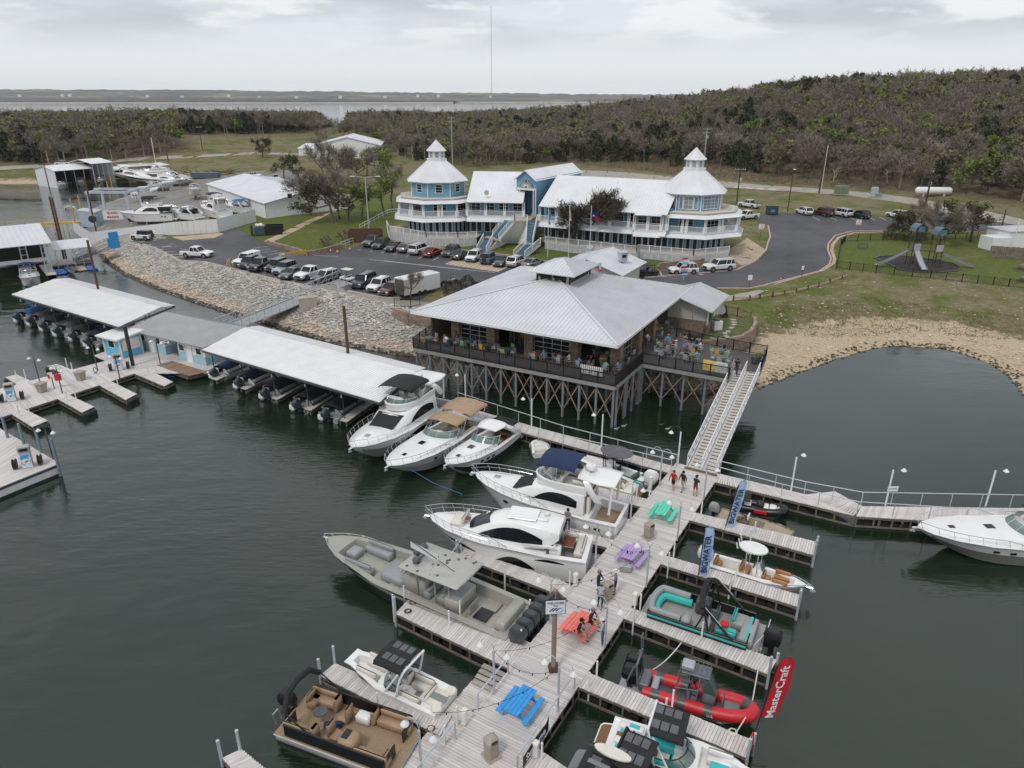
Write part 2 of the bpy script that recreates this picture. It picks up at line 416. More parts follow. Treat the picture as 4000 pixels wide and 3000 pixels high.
# ground sheet
LOT_Q=[(511,945),(620,935),(720,922),(854,907),(931,889),(940,900),(976,921),(1026,944),(1046,950),(1062,950),(1130,975),(1202,999),(1262,985),(1333,969),(1383,969),(1405,955),(1510,946),(1636,970),(1684,972),(1862,985),(2003,1003),(2046,1020),(2115,1027),(2300,1030),(2511,1037),(2569,1060),(2728,1042),(2869,1050),(2898,1046),(2960,1021),(2992,980),(3002,930),(3009,906),(3002,880),(2960,862),(2975,838),(3032,829),(3108,833),(3253,840),(3434,849),(3640,866),(3859,872),(4000,880),(4300,895),(4300,925),(4000,908),(3859,902),(3588,893),(3466,901),(3353,908),(3289,921),(3249,942),(3230,969),(3240,1005),(3242,1030),(3225,1048),(3199,1063),(3090,1089),(3000,1112),(2806,1130),(2600,1140),(2300,1165),(2050,1165),(1752,1124),(1700,1126),(1691,1135),(1645,1170),(1564,1168),(1478,1160),(1360,1138),(1320,1108),(1184,1115),(1071,1092),(890,1047),(800,1025),(705,1021),(606,972),(561,957)]
LOT=[og(q)for q in LOT_Q]
ROAD_Q=[(2150,655),(2420,672),(2700,698),(3000,724),(3300,744),(3560,772),(3800,812),(4000,858),(4000,884),(3860,862),(3700,832),(3520,792),(3300,762),(3000,744),(2700,722),(2420,700),(2150,690)]
ROAD=[og(q)for q in ROAD_Q]
ROAD2_Q=[(-200,672),(0,650),(300,634),(620,612),(800,604),(1000,594),(1180,600),(1180,607),(1000,603),(800,614),(620,622),(300,646),(0,664),(-200,690)]
ROAD2=[og(q)for q in ROAD2_Q]
YARD_Q=[(300,892),(345,838),(540,760),(690,718),(960,670),(1120,664),(1240,690),(1200,720),(1000,740),(880,800),(900,840),(700,880),(520,905),(380,950),(330,925)]
YARD=[og(q)for q in YARD_Q]
def inpoly(X,Y,poly):
 r=np.zeros(X.shape,bool);n=len(poly)
 for i in range(n):
  ax,ay=poly[i][0],poly[i][1];bx,by=poly[(i+1)%n][0],poly[(i+1)%n][1]
  c=((ay>Y)!=(by>Y));xi=ax+(Y-ay)/((by-ay)if abs(by-ay)>1e-9 else 1e-9)*(bx-ax)
  r^=c&(X<xi)
 return r
def axis(fine0,fine1,step,lo,hi,grow=1.14):
 a=list(np.arange(fine0,fine1+.001,step));st=step;x=fine1
 while x<hi:st*=grow;x+=st;a.append(x)
 st=step;x=fine0;b=[]
 while x>lo:st*=grow;x-=st;b.append(x)
 return np.array(b[::-1]+a)
gx=axis(-115,100,1.15,-760,1600);gy=axis(58,190,1.15,-30,2600)
GX,GY=np.meshgrid(gx,gy,indexing='ij')
GZ=H(GX,GY);GD,GS=sdist(GX,GY)
for poly in(LOT,ROAD,ROAD2,YARD):
 GZ=np.where(inpoly(GX,GY,poly),GZ-.12,GZ)
_rs=np.random.RandomState(3)
GZ+=np.where((GD>.5),_rs.uniform(-.05,.05,GZ.shape)*np.where(GY<200,1,4),0)
ni,nj=GX.shape
gv=np.stack([GX.ravel(),GY.ravel(),GZ.ravel()],1)
idx=np.arange(ni*nj).reshape(ni,nj)
gf=np.stack([idx[:-1,:-1].ravel(),idx[1:,:-1].ravel(),idx[1:,1:].ravel(),idx[:-1,1:].ravel()],1)
keep=(GD.ravel()[gf].max(1)>-7)
gf=gf[keep]
gme=bpy.data.meshes.new('ground');gme.from_pydata(gv.tolist(),[],gf.tolist())
gme.polygons.foreach_set('use_smooth',[True]*len(gf))
wet=GD.ravel()
rip=(GS.ravel()>.3)
sand=np.where(rip,np.clip((11.5-wet)/1.2,0,1),np.clip((9.5-wet)/3.5,0,1))*(GY.ravel()<330)
GRASSY=[[og(q)for q in[(900,880),(1100,790),(1300,720),(1560,760),(1540,930),(1400,950),(1200,1000),(1050,945)]],[og(q)for q in[(3260,930),(3480,900),(4200,930),(4300,1130),(3700,1080),(3260,1045)]],[og(q)for q in[(1680,975),(2000,900),(2600,990),(2560,1060),(2000,1010)]],[og(q)for q in[(2800,1250),(2935,1245),(2950,1290),(2870,1340),(2640,1340)]]]
gr=np.full(wet.shape,.42)
X1,Y1=GX.ravel(),GY.ravel()
for g in GRASSY:gr=np.where(inpoly(X1,Y1,g),.95,gr)
FOR_R=[(36,258),(75,217),(95,186),(130,150),(330,60),(1600,0),(1600,2600),(700,2600),(160,900),(-60,640),(-120,520),(-70,420),(-40,340),(-10,275)]
FOR_L=[(-760,320),(-330,290),(-184,283),(-150,296),(-140,318),(-150,345),(-120,380),(-95,430),(-120,520),(-220,495),(-420,465),(-760,420)]
soil=np.where(inpoly(X1,Y1,FOR_R)|inpoly(X1,Y1,FOR_L),1.0,0.0)
bankdry=[og(q)for q in[(2250,640),(2700,690),(3000,715),(3450,745),(3700,700),(3000,640),(2400,600)]]
soil=np.maximum(soil,np.where(inpoly(X1,Y1,bankdry),.85,0))
gr=np.where(soil>.5,.1,gr)
ca=gme.color_attributes.new('cover','FLOAT_COLOR','POINT')
colr=np.stack([gr,sand,soil,np.where(rip,1.0,0.0)],1).astype(np.float32)
ca.data.foreach_set('color',colr.ravel())
def ground_material():
 m=bpy.data.materials.new('ground_cover');m.use_nodes=True;nt=m.node_tree;b=nt.nodes['Principled BSDF'];b.inputs['Roughness'].default_value=.95
 b.inputs['Specular IOR Level'].default_value=.15
 at_=_n(nt,'ShaderNodeVertexColor',layer_name='cover');sp=_n(nt,'ShaderNodeSeparateColor');nt.links.new(at_.outputs[0],sp.inputs[0])
 tc=_n(nt,'ShaderNodeTexCoord')
 def nz(sc,det=5,ro=.6):
  t=_n(nt,'ShaderNodeTexNoise');t.inputs['Scale'].default_value=sc;t.inputs['Detail'].default_value=det;t.inputs['Roughness'].default_value=ro
  nt.links.new(tc.outputs['Object'],t.inputs['Vector']);return t.outputs[0]
 def rp(src,stops):
  r=_n(nt,'ShaderNodeValToRGB');e=r.color_ramp.elements
  while len(e)<len(stops):e.new(.5)
  for el,(p,c)in zip(e,stops):el.position=p;el.color=(*c,1)
  nt.links.new(src,r.inputs[0]);return r.outputs[0]
 def mx(f,a,c):
  q=_n(nt,'ShaderNodeMix',data_type='RGBA');nt.links.new(f,q.inputs[0]);nt.links.new(a,q.inputs[6]);nt.links.new(c,q.inputs[7]);return q.outputs[2]
 def ma(op,a,v):
  q=_n(nt,'ShaderNodeMath',operation=op);nt.links.new(a,q.inputs[0])
  if isinstance(v,(int,float)):q.inputs[1].default_value=v
  else:nt.links.new(v,q.inputs[1])
  return q.outputs[0]
 green=rp(nz(2.2),[(.3,(.070,.092,.022)),(.7,(.135,.155,.042))])
 dry=rp(nz(1.3,7,.7),[(.3,(.125,.105,.058)),(.55,(.20,.172,.10)),(.75,(.27,.235,.155))])
 f=ma('ADD',ma('MULTIPLY',ma('SUBTRACT',nz(.16,6,.65),.5),2.6),sp.outputs[0])
 f=rp(f,[(.30,(0,0,0)),(.66,(1,1,1))])
 c=mx(f,dry,green)
 litter=rp(nz(.8,6,.7),[(.3,(.085,.062,.042)),(.7,(.20,.155,.105))])
 c=mx(sp.outputs[2],c,litter)
 sandc=rp(nz(3.0,6,.7),[(.25,(.28,.215,.145)),(.5,(.45,.36,.245)),(.75,(.58,.48,.35))])
 gm=_n(nt,'ShaderNodeMix',data_type='RGBA');nt.links.new(at_.outputs[1],gm.inputs[0]);nt.links.new(sandc,gm.inputs[6]);gm.inputs[7].default_value=(.30,.28,.25,1);sandc=gm.outputs[2]
 gsf=ma('ADD',ma('MULTIPLY',ma('SUBTRACT',nz(.55,5,.6),.5),1.3),sp.outputs[1])
 gsf=rp(gsf,[(.36,(0,0,0)),(.62,(1,1,1))])
 c=mx(gsf,c,sandc)
 nt.links.new(c,b.inputs['Base Color'])
 bp=_n(nt,'ShaderNodeBump');bp.inputs['Strength'].default_value=.6;bp.inputs['Distance'].default_value=.12
 nt.links.new(nz(3.5,5,.7),bp.inputs['Height']);nt.links.new(bp.outputs[0],b.inputs['Normal'])
 return m
gme.materials.append(ground_material());gme.update()
tag(obj('ground',gme),kind='structure')
# draped sheets (asphalt, roads, pads)
def drape(name,poly,mt,off=.0,step=2.0,kind='structure',parent=None,hfun=None):
 P=[V3((p[0],p[1]))for p in poly]
 xs=[p.x for p in P];ys=[p.y for p in P]
 pts=[];n=len(P)
 for i in range(n):
  a,b=P[i],P[(i+1)%n];k=max(1,int((b-a).length/(step*1.5)))
  for j in range(k):pts.append(a.lerp(b,j/k))
 nb=len(pts)
 X,Y=np.meshgrid(np.arange(min(xs),max(xs),step),np.arange(min(ys),max(ys),step),indexing='ij')
 m=inpoly(X,Y,P)
 inner=[V3((float(a),float(b)))for a,b in zip(X[m],Y[m])]
 allp=pts+inner
 vs,es,fs,*_=delaunay_2d_cdt(allp,[(i,(i+1)%nb)for i in range(nb)],[list(range(nb))],1,1e-4)
 vx=np.array([v.x for v in vs]);vy=np.array([v.y for v in vs]);vz=(hfun or H)(vx,vy)+off
 me=bpy.data.meshes.new(name);me.from_pydata(list(zip(vx.tolist(),vy.tolist(),vz.tolist())),[],[list(f)for f in fs])
 bm=bmesh.new();bm.from_mesh(me);bmesh.ops.recalc_face_normals(bm,faces=bm.faces)
 if sum(f.normal.z for f in bm.faces)<0:bmesh.ops.reverse_faces(bm,faces=bm.faces)
 bm.to_mesh(me);bm.free()
 me.polygons.foreach_set('use_smooth',[True]*len(me.polygons));me.materials.append(mt)
 o=obj(name,me,parent)
 if kind:o['kind']=kind
 return o
def asphalt_material(name,ca,cb,crack=True):
 m=mat(name,ca,.85,var=.0,scale=.09,col2=cb,detail=9,contrast=(.3,.68),bump=.15,bscale=18)
 nt=m.node_tree;b=nt.nodes['Principled BSDF'];b.inputs['Specular IOR Level'].default_value=.3
 src=b.inputs['Base Color'].links[0].from_socket
 tc=_n(nt,'ShaderNodeTexCoord')
 v=_n(nt,'ShaderNodeTexNoise');v.inputs['Scale'].default_value=.33;v.inputs['Detail'].default_value=8;v.inputs['Roughness'].default_value=.65
 nt.links.new(tc.outputs['Object'],v.inputs['Vector'])
 r=_n(nt,'ShaderNodeValToRGB');e=r.color_ramp.elements
 e[0].position=.56;e[0].color=(1,1,1,1);e[1].position=.7;e[1].color=(.62,.6,.58,1)
 nt.links.new(v.outputs[0],r.inputs[0])
 q=_n(nt,'ShaderNodeMix',data_type='RGBA',blend_type='MULTIPLY');q.inputs[0].default_value=.8
 nt.links.new(src,q.inputs[6]);nt.links.new(r.outputs[0],q.inputs[7]);nt.links.new(q.outputs[2],b.inputs['Base Color'])
 return m
ASPH=asphalt_material('asphalt',(.066,.066,.072),(.12,.12,.126))
GRAVEL=mat('gravel_road',(.34,.31,.265),.95,scale=.6,var=.2,bump=.3)
drape('parking_lot',LOT,ASPH,.0,3.0)
drape('back_road',ROAD,GRAVEL,.02,5.0)
drape('peninsula_road',ROAD2,GRAVEL,.02,8.0)
drape('boat_yard_paving',YARD,mat('yard_paving',(.20,.195,.185),.9,scale=.3,var=.25),.02,4.0)
FAR_LAND=[]
# water
def water_material():
 m=bpy.data.materials.new('lake_water');m.use_nodes=True;nt=m.node_tree;b=nt.nodes['Principled BSDF']
 b.inputs['Base Color'].default_value=(.010,.0195,.0105,1);b.inputs['Roughness'].default_value=.03;b.inputs['IOR'].default_value=1.6
 tc=_n(nt,'ShaderNodeTexCoord')
 def wave(sc,st,rot,det,ro=.5):
  mp=_n(nt,'ShaderNodeMapping');mp.inputs['Scale'].default_value=st;mp.inputs['Rotation'].default_value=(0,0,rot)
  nt.links.new(tc.outputs['Object'],mp.inputs[0])
  t=_n(nt,'ShaderNodeTexNoise');t.inputs['Scale'].default_value=sc;t.inputs['Detail'].default_value=det;t.inputs['Roughness'].default_value=ro
  nt.links.new(mp.outputs[0],t.inputs['Vector']);return t.outputs[0]
 a=wave(1.3,(.55,1.9,1),rad(14),4.0,.62);c=wave(.22,(1,1.7,1),rad(-25),2.0)
 patch=wave(.03,(.6,1.8,1),rad(25),4.0)
 r=_n(nt,'ShaderNodeMapRange');r.inputs[1].default_value=.35;r.inputs[2].default_value=.65;r.inputs[3].default_value=.15;r.inputs[4].default_value=1.25
 nt.links.new(patch,r.inputs[0])
 mu=_n(nt,'ShaderNodeMath',operation='MULTIPLY');nt.links.new(a,mu.inputs[0]);nt.links.new(r.outputs[0],mu.inputs[1])
 lee=_n(nt,'ShaderNodeVectorMath',operation='DISTANCE');nt.links.new(tc.outputs['Object'],lee.inputs[0]);lee.inputs[1].default_value=(40,62,0)
 lr=_n(nt,'ShaderNodeMapRange');lr.inputs[1].default_value=14;lr.inputs[2].default_value=34;lr.inputs[3].default_value=.22;lr.inputs[4].default_value=1.0;nt.links.new(lee.outputs['Value'],lr.inputs[0])
 m2=_n(nt,'ShaderNodeMath',operation='MULTIPLY');nt.links.new(c,m2.inputs[0]);m2.inputs[1].default_value=1.6
 ad=_n(nt,'ShaderNodeMath',operation='ADD');nt.links.new(mu.outputs[0],ad.inputs[0]);nt.links.new(m2.outputs[0],ad.inputs[1])
 bp=_n(nt,'ShaderNodeBump');bp.inputs['Strength'].default_value=.5;bp.inputs['Distance'].default_value=.13
 ml=_n(nt,'ShaderNodeMath',operation='MULTIPLY');nt.links.new(ad.outputs[0],ml.inputs[0]);nt.links.new(lr.outputs[0],ml.inputs[1]);nt.links.new(ml.outputs[0],bp.inputs['Height']);nt.links.new(bp.outputs[0],b.inputs['Normal'])
 return m
wme=bpy.data.meshes.new('lake_water');wme.from_pydata([(-9000,-400,0),(9000,-400,0),(9000,9000,0),(-9000,9000,0)],[],[(0,1,2,3)])
wme.materials.append(water_material())
tag(obj('lake_water',wme),kind='structure')
# far shore across the lake
def far_hills(name,y0,zs,x0,x1,step,seed,cols,depth):
 rs=np.random.RandomState(seed);xs=np.arange(x0,x1,step);rows=[]
 base=np.interp(xs,*zip(*zs))
 def wob(s):
  k=np.arange(len(xs));w=np.zeros(len(xs))
  for p,a in((400,1),(170,.7),(60,.5),(23,.3)):w+=a*np.sin(k*step/p+rs.uniform(0,6))
  return w*s
 prof=[(0,-.5,0),(8,1.0,.0),(30,2.2,.02),(60,9,.10),(depth*.35,.32,1),(depth*.6,.62,1),(depth*.85,.93,1),(depth,1.0,1),(depth*1.3,.6,1)]
 sh=wob(22)
 for r,(d,z,w)in enumerate(prof):
  zz=base*z+wob(1.4)+rs.uniform(-3.5,3.5,len(xs))if r>3 else np.full(len(xs),z)+(rs.uniform(0,5,len(xs))if r==3 else 0)
  rows.append([(float(x),float(y0+d+s),float(max(q,-.5)))for x,s,q in zip(xs,sh,zz)])
 mb=MB()
 for i in range(len(rows)-1):
  mb.cur=0 if i<2 else 1
  mb.sheet([rows[i],rows[i+1]])
 me=mb.mesh(name,cols)
 bm=bmesh.new();bm.from_mesh(me);bmesh.ops.remove_doubles(bm,verts=bm.verts,dist=.01);bmesh.ops.recalc_face_normals(bm,faces=bm.faces)
 if sum(f.normal.z for f in bm.faces)<0:bmesh.ops.reverse_faces(bm,faces=bm.faces)
 bm.to_mesh(me);bm.free()
 return tag(obj(name,me),kind='structure')
BEACH=mat('far_beach',(.50,.41,.32),.95,var=.1,scale=.01)
FHILL=mat('far_hill_cover',(.30,.26,.19),.95,var=0,scale=.010,stretch=(.3,1.2,1),col2=(.085,.085,.08),detail=8,contrast=(.5,.66))
FHILL2=mat('far_wood_cover',(.075,.07,.07),.95,var=.2,scale=.02,detail=8)
far_hills('far_hills',3750,[(-6000,60),(-2800,64),(-1800,62),(-700,48),(300,40),(1500,34),(6000,34)],-5200,3800,26,5,[BEACH,FHILL],900)
far_hills('far_headland',3350,[(-6000,3),(-2700,14),(-2000,20),(-1500,20),(-1000,16),(-400,4),(-300,.4),(-250,-1),(6000,-1)],-4000,-240,22,8,[BEACH,FHILL2],500)
# loose stone on the banks
def scatter_rocks(name,n,mask,smin,smax,seed,cols):
 rs=np.random.RandomState(seed);x0,x1,y0,y1=mask['box'];pts=[]
 while len(pts)<n:
  X=rs.uniform(x0,x1,20000);Y=rs.uniform(y0,y1,20000)
  d,sl=sdist(X,Y);k=mask['f'](X,Y,d,sl,rs)
  for a,b in zip(X[k],Y[k]):
   pts.append((a,b))
   if len(pts)>=n:break
 P=np.array(pts);Z=H(P[:,0],P[:,1])
 base=np.array([(1,0,0),(-.9,.1,0),(0,1,0),(.1,-1,0),(0,0,.75),(0,0,-.6),(.6,.55,.42),(-.55,.5,.4),(-.5,-.6,.38),(.6,-.5,.4)])
 tri=[(0,6,4),(6,2,4),(2,7,4),(7,1,4),(1,8,4),(8,3,4),(3,9,4),(9,0,4),(0,2,6),(2,1,7),(1,3,8),(3,0,9)]
 V=[];Fc=[];nb=len(base)
 sc=smin+(smax-smin)*rs.uniform(0,1,n)**2.2
 for i in range(n):
  a=rs.uniform(0,6.28);c,s=cos(a),sin(a);j=base*rs.uniform(.65,1.3,(nb,3))*sc[i]*np.array([1,.75,.7])
  V.append(np.stack([P[i,0]+j[:,0]*c-j[:,1]*s,P[i,1]+j[:,0]*s+j[:,1]*c,Z[i]+j[:,2]+sc[i]*.12],1))
 V=np.concatenate(V)
 T=np.array(tri)[None]+(np.arange(n)*nb)[:,None,None]
 me=bpy.data.meshes.new(name);me.from_pydata(V.tolist(),[],T.reshape(-1,3).tolist())
 for m in cols:me.materials.append(m)
 d,_=sdist(P[:,0],P[:,1])
 mi=np.where(rs.uniform(0,1,n)<np.clip((Z-.55)/.7,.06,.94),0,1)
 mi=np.where(Z<.22,2,mi)
 me.polygons.foreach_set('material_index',np.repeat(mi,len(tri)).astype(np.int32))
 me.update();return tag(obj(name,me),kind='stuff')
RK_G=mat('grey_rock',(.44,.425,.395),.95,var=.35,scale=.8)
RK_T=mat('tan_rock',(.54,.44,.34),.95,var=.3,scale=.8)
RK_W=mat('wet_rock',(.075,.058,.035),.6,var=.4,scale=.8)
scatter_rocks('riprap_stones',23000,dict(box=(-80,36,62,140),f=lambda X,Y,d,sl,rs:(d>-.5)&(d<10.2)&(sl>.3)&~inpoly(X,Y,LOT)&(H(X,Y)<3.2)),.11,.34,4,[RK_G,RK_T,RK_W])
scatter_rocks('beach_stones',2600,dict(box=(18,62,60,98),f=lambda X,Y,d,sl,rs:(d>-.3)&(d<13)&(sl<.34)&(rs.uniform(0,1,d.shape)<np.clip(1.05-d/6.0,.05,1))),.05,.26,5,[RK_T,RK_T,RK_W])
scatter_rocks('grass_slope_stones',260,dict(box=(34,76,84,104),f=lambda X,Y,d,sl,rs:(d>9)&(d<24)),.06,.2,6,[RK_T,RK_T,RK_T])
# docks, piers and fingers
DZ=.95
def pj(X):
 x,y,z=X[0],X[1],X[2]-CAM_H;zc=y*_c-z*_s;yc=-z*_c-y*_s
 return 2000+F_PX*x/zc,1500+F_PX*yc/zc
def ztop(b,v):
 """height at which a plumb line over b crosses picture row v"""
 lo,hi=b[2]-1,b[2]+140
 for _ in range(40):
  m=(lo+hi)/2
  if pj((b[0],b[1],m))[1]>v:lo=m
  else:hi=m
 return lo
WOODP=mat('weathered_deck_plank',(.57,.54,.52),.85,var=.24,scale=2.2,stretch=(1.3,3.2,1),rnd=.13,bump=.15,bscale=12,detail=6)
FLAT_PL=box((0,0,0),(1,1,1)).mesh('plank',WOODP)
FLAT_BR=box((0,0,0),(1,1,1)).mesh('plank',WOODB)
FLAT_DK=box((0,0,0),(1,1,1)).mesh('plank',DECKD)
def planks(root,a0,a1,b0,b1,z,pitch,me=FLAT_PL,t=.05,name='plank',gap=.016,limit=300):
 """boards laid from edge a to edge b, one object each"""
 a0,a1,b0,b1=(V3((p[0],p[1],0))for p in(a0,a1,b0,b1))
 n=max(1,int(((a1-a0).length+(b1-b0).length)/2/pitch))
 for i in range(n):
  f=(i+.5)/n
  p,q=a0.lerp(a1,f),b0.lerp(b1,f);d=q-p
  if i<limit:
   o=obj(name,me,root);m=(p+q)/2-root.location
   w=((a1-a0).length+(b1-b0).length)/2/n-gap
   o.location=(m.x,m.y,z-root.location.z-t/2+RN.uniform(-.006,.006));o.rotation_euler=(0,0,atan2(d.y,d.x));o.scale=(d.length+RN.uniform(-.03,.03),w,t)
def dsec(name,label,cat,a0,a1,b0,b1,z=DZ,pitch=.16,floats=True,open_sides=('a','b','end'),me=FLAT_PL,group=None,post=1.15,depth=.85):
 """a0-a1 and b0-b1 are the two long edges"""
 a0,a1,b0,b1=(V3((p[0],p[1],0))for p in(a0,a1,b0,b1))
 root=thing(name,label,cat,(a0.x,a0.y,0),0,group)
 L=lambda p,zz:(p.x-a0.x,p.y-a0.y,zz)
 planks(root,a0,a1,b0,b1,z,pitch,me)
 wdt=(b0-a0).length
 for s,(p,q,c0,c1)in enumerate(((a0,a1,b0,b1),(b0,b1,a0,a1))):
  inn0,inn1=(c0-p).normalized()*.06,(c1-q).normalized()*.06
  P,Qq=p+inn0,q+inn1
  beam(L(P,z-.15),L(Qq,z-.15),.05,.18).mk('stringer',WDD,root)
  beam(L(P,z-depth),L(Qq,z-depth),.06,.14).mk('lower_rail',WDD,root)
  k=max(2,int((q-p).length/post));mb=MB()
  for i in range(k+1):
   c=P.lerp(Qq,i/k);mb.box((c.x-a0.x,c.y-a0.y,z-depth/2-.12),(.09,.09,depth-.1))
  tag(mb.mk('post_row',WDD,root),kind='stuff')if k>60 else tag(mb.mk('side_posts',WDD,root),kind='stuff')
 if floats:
  k=max(1,int((a1-a0).length/1.5));mb=MB()
  for i in range(k):
   f0,f1=(i+.08)/k,(i+.9)/k
   c=[a0.lerp(a1,f0).lerp(b0.lerp(b1,f0),.12),a0.lerp(a1,f1).lerp(b0.lerp(b1,f1),.12),a0.lerp(a1,f1).lerp(b0.lerp(b1,f1),.88),a0.lerp(a1,f0).lerp(b0.lerp(b1,f0),.88)]
   m=MB();m.prism([(p.x-a0.x,p.y-a0.y)for p in c],-.2,z-depth+.28);m.mk('float',FLOATB,root)
 mb=MB()
 k=max(1,int((a1-a0).length/2.3))
 for i in range(k):
  p,q=a0.lerp(a1,i/k),b0.lerp(b1,(i+1)/k)
  mb.beam(L(p,z-depth+.05),L(q,z-.2),.05,.1)
 mb.mk('brace',WDD,root)
 return root
A=lambda q,z=DZ:at(q,z)
mainL=[A((2650,1815)),A((2621,1845)),A((2448,2065)),A((2057,2530)),A((1835,2829)),A((1690,3040))]
mainR=[A((2830,1838)),A((2797,1877)),A((2522,2294)),A((2306,2612)),A((2089,2951)),A((2000,3100))]
md=(Vector(mainR[3][:2])-Vector(mainR[1][:2])).normalized()
mp=V3((md.y,-md.x));mp=mp if mp.x<0 else-mp
R0=Vector(mainR[1][:2])-md*1.2;R1e=R0+md*34
Lw=abs((Vector(mainL[3][:2])-Vector(mainR[3][:2])).dot(mp))
dockR0,dockR1,dockL0,dockL1=R0,R1e,R0+mp*Lw,R1e+mp*Lw
dsec('main_dock','wide weathered plank walkway between the boat slips carrying the coloured picnic tables','dock',dockR0,dockR1,dockL0,dockL1,DZ,.155)
def dk(s,t,z=DZ):
 """a point on the main dock: s metres along it from the ramp end, t metres in from its right edge"""
 p=R0+md*s+mp*t;return V3((p.x,p.y,z))
def s_of(p):return(V3((p[0],p[1]))-R0).dot(md)
def edge_pt(p,left):
 s=s_of(p);q=R0+md*s+mp*(Lw if left else 0);return V3((q.x,q.y,0))
FING=[('R',(2713,2001),(2691,2030),(3193,2117),(3181,2168),DZ,'dock finger between the camouflage jon boat and the white centre console boat'),('R',(2603,2170),(2577,2201),(3128,2325),(3118,2370),DZ,'dock finger between the white centre console boat and the teal pontoon,'),('R',(2465,2374),(2435,2414),(3036,2577),(3003,2634),DZ,'dock finger between the teal pontoon boat and the red inflatable boat'),('R',(2297,2626),(2266,2685),(2946,2893),(2919,2960),DZ,'dock finger with the tall red banner at its outer end'),('L',(2531,1950),(2502,1978),(2300,1893),(2333,1938),DZ,'short dock finger between the beige bowrider and the yacht with navy top'),('L',(2404,2112),(2382,2141),(2133,2035),(2110,2075),DZ,'dock finger between the two biggest white yachts, pair of shoes left on it'),('L',(2260,2292),(2224,2338),(1817,2143),(1785,2168),DZ,'dock finger between the white coupe yacht and the grey fishing boat'),('L',(2073,2525),(1960,2565),(1598,2339),(1544,2395),DZ,'long dock finger below the grey fishing boat with five outboards'),]
for side,i0,i1,o0,o1,z,lab in FING:
 left=side=='L'
 p0,p1=edge_pt(A(i0,z),left),edge_pt(A(i1,z),left)
 if lab.startswith('long dock'):p0,p1=edge_pt(A((2073,2510),z),True),edge_pt(A((1990,2612),z),True)
 f=dsec('dock_finger',lab,'dock',p0,A(o0,z),p1,A(o1,z),z,.158,group='dock fingers beside the main dock')
 e0,e1=A(o0,z),A(o1,z)
 for k,e in enumerate((e0,e1)):
  tube([(e.x,e.y,-.5),(e.x,e.y,z+(1.15 if k else.45))],.075,7).mk('end_pile',GALV,None if False else f).location=(-f.location.x,-f.location.y,0)
zl=.5
lw0,lw1=s_of(A((1990,2640))),s_of(A((1690,3040)))
land=dsec('lower_landing','lower plank landing along the dock edge beside the white bowrider','dock',dk(lw0+.9,Lw+.02),dk(lw1+1,Lw+.02),dk(lw0+.9,Lw+1.5),dk(lw1+1,Lw+1.5),zl,.158,depth=.5)
st=thing('dock_steps','short flight of plank steps from the main dock down to the lower landing','steps',dk(lw0,Lw,0))
for i in range(4):
 z=lerp(DZ-.1,zl+.08,i/3);a,b=dk(lw0+i*.3,Lw+.03,z),dk(lw0+i*.3,Lw+1.4,z)
 m=MB();m.beam(a-st.location,b-st.location,.28,.05);m.mk('tread',WOOD,st)
q0,q1=dk(lw1-3.2,Lw+1.5),dk(lw1-1.3,Lw+1.5)
dsec('dock_finger','low dock finger between the white bowrider and the tan pontoon boat','dock',A((1765,2800),zl),A((1309,2595),zl),A((1720,2880),zl),A((1250,2644),zl),zl+.1,.158,group='dock fingers beside the main dock',depth=.5)
for(u,v)in((1309,2597),(1252,2648)):
 e=A((u,v),zl);
 tag(tube([(e.x,e.y,-.5),(e.x,e.y,1.75)],.08,8).mk('mooring_pile',GALV),'grey steel pile at the outer end of the low finger, '+('beside the bowrider bow' if u>1300 else 'beside the pontoon canopy'),'pile')
dsec('dock_finger','dock finger cut off in the bottom left corner beside the tan pontoon','dock',A((1110,3060),zl),A((942,2925),zl),A((1000,3110),zl),A((868,2960),zl),zl,.158,group='dock fingers beside the main dock',depth=.5)
for(u,v,h)in((938,2928,1.4),(864,2962,1.3)):
 e=A((u,v),zl);tag(tube([(e.x,e.y,-.5),(e.x,e.y,h+.3)],.08,8).mk('mooring_pile',GALV),'grey steel pile on the corner finger at the bottom left, '+('farther one' if v<2950 else 'nearer one'),'pile')
dsec('dock_finger','dock finger at the bottom edge beyond the blue picnic table','dock',dk(s_of(A((2089,2951)))-.4,-.02),A((2330,3075)),dk(s_of(A((2089,2951)))+1.0,-.02),A((2300,3150)),DZ,.158,group='dock fingers beside the main dock')
pr=dsec('approach_pier','plank pier with steel railing running right from the ramp foot','pier',A((2810,1850)),A((3155,1934)),A((2791,1882)),A((3340,2014)),DZ,.16)
dsec('outer_pier','straight plank pier past the wide landing, beside the cruiser with black canvas','pier',A((3365,1977)),A((4080,1986)),A((3345,2016)),A((4080,2062)),DZ,.16)
ws=thing('widened_landing','five sided plank landing where the pier bends','dock',A((3146,1934),0))
planks(ws,A((3140,1932)),A((3340,2012)),A((3262,1920)),A((3365,1975)),DZ+.006,.16)
dsec('approach_pier','plank pier with steel railing running left from the ramp foot past the cruisers','pier',A((2638,1823)),A((1660,1545)),A((2616,1847)),A((1640,1578)),DZ,.16)
def railing(name,label,pts,h=1.05,posts=2.3,mt=GALV,r=.035,mid=True,ends=True):
 root=thing(name,label,'railing',pts[0]);o=Vector(pts[0])
 P=[Vector(p)-o for p in pts]
 tube([p+V3((0,0,h))for p in P],r,6).mk('top_rail',mt,root)
 if mid:tube([p+V3((0,0,h*.5))for p in P],r*.8,5).mk('middle_rail',mt,root)
 for i in range(len(P)-1):
  k=max(1,round((P[i+1]-P[i]).length/posts))
  for j in range(k+(1 if i==len(P)-2 else 0)):
   p=P[i].lerp(P[i+1],j/k);tube([p,p+V3((0,0,h))],r*.9,5).mk('rail_post',mt,root)
 return root
railing('pipe_railing','grey pipe railing along the lake side of the pier left of the ramp',[A((2642,1822)),A((2200,1706)),A((1790,1572))],mid=False)
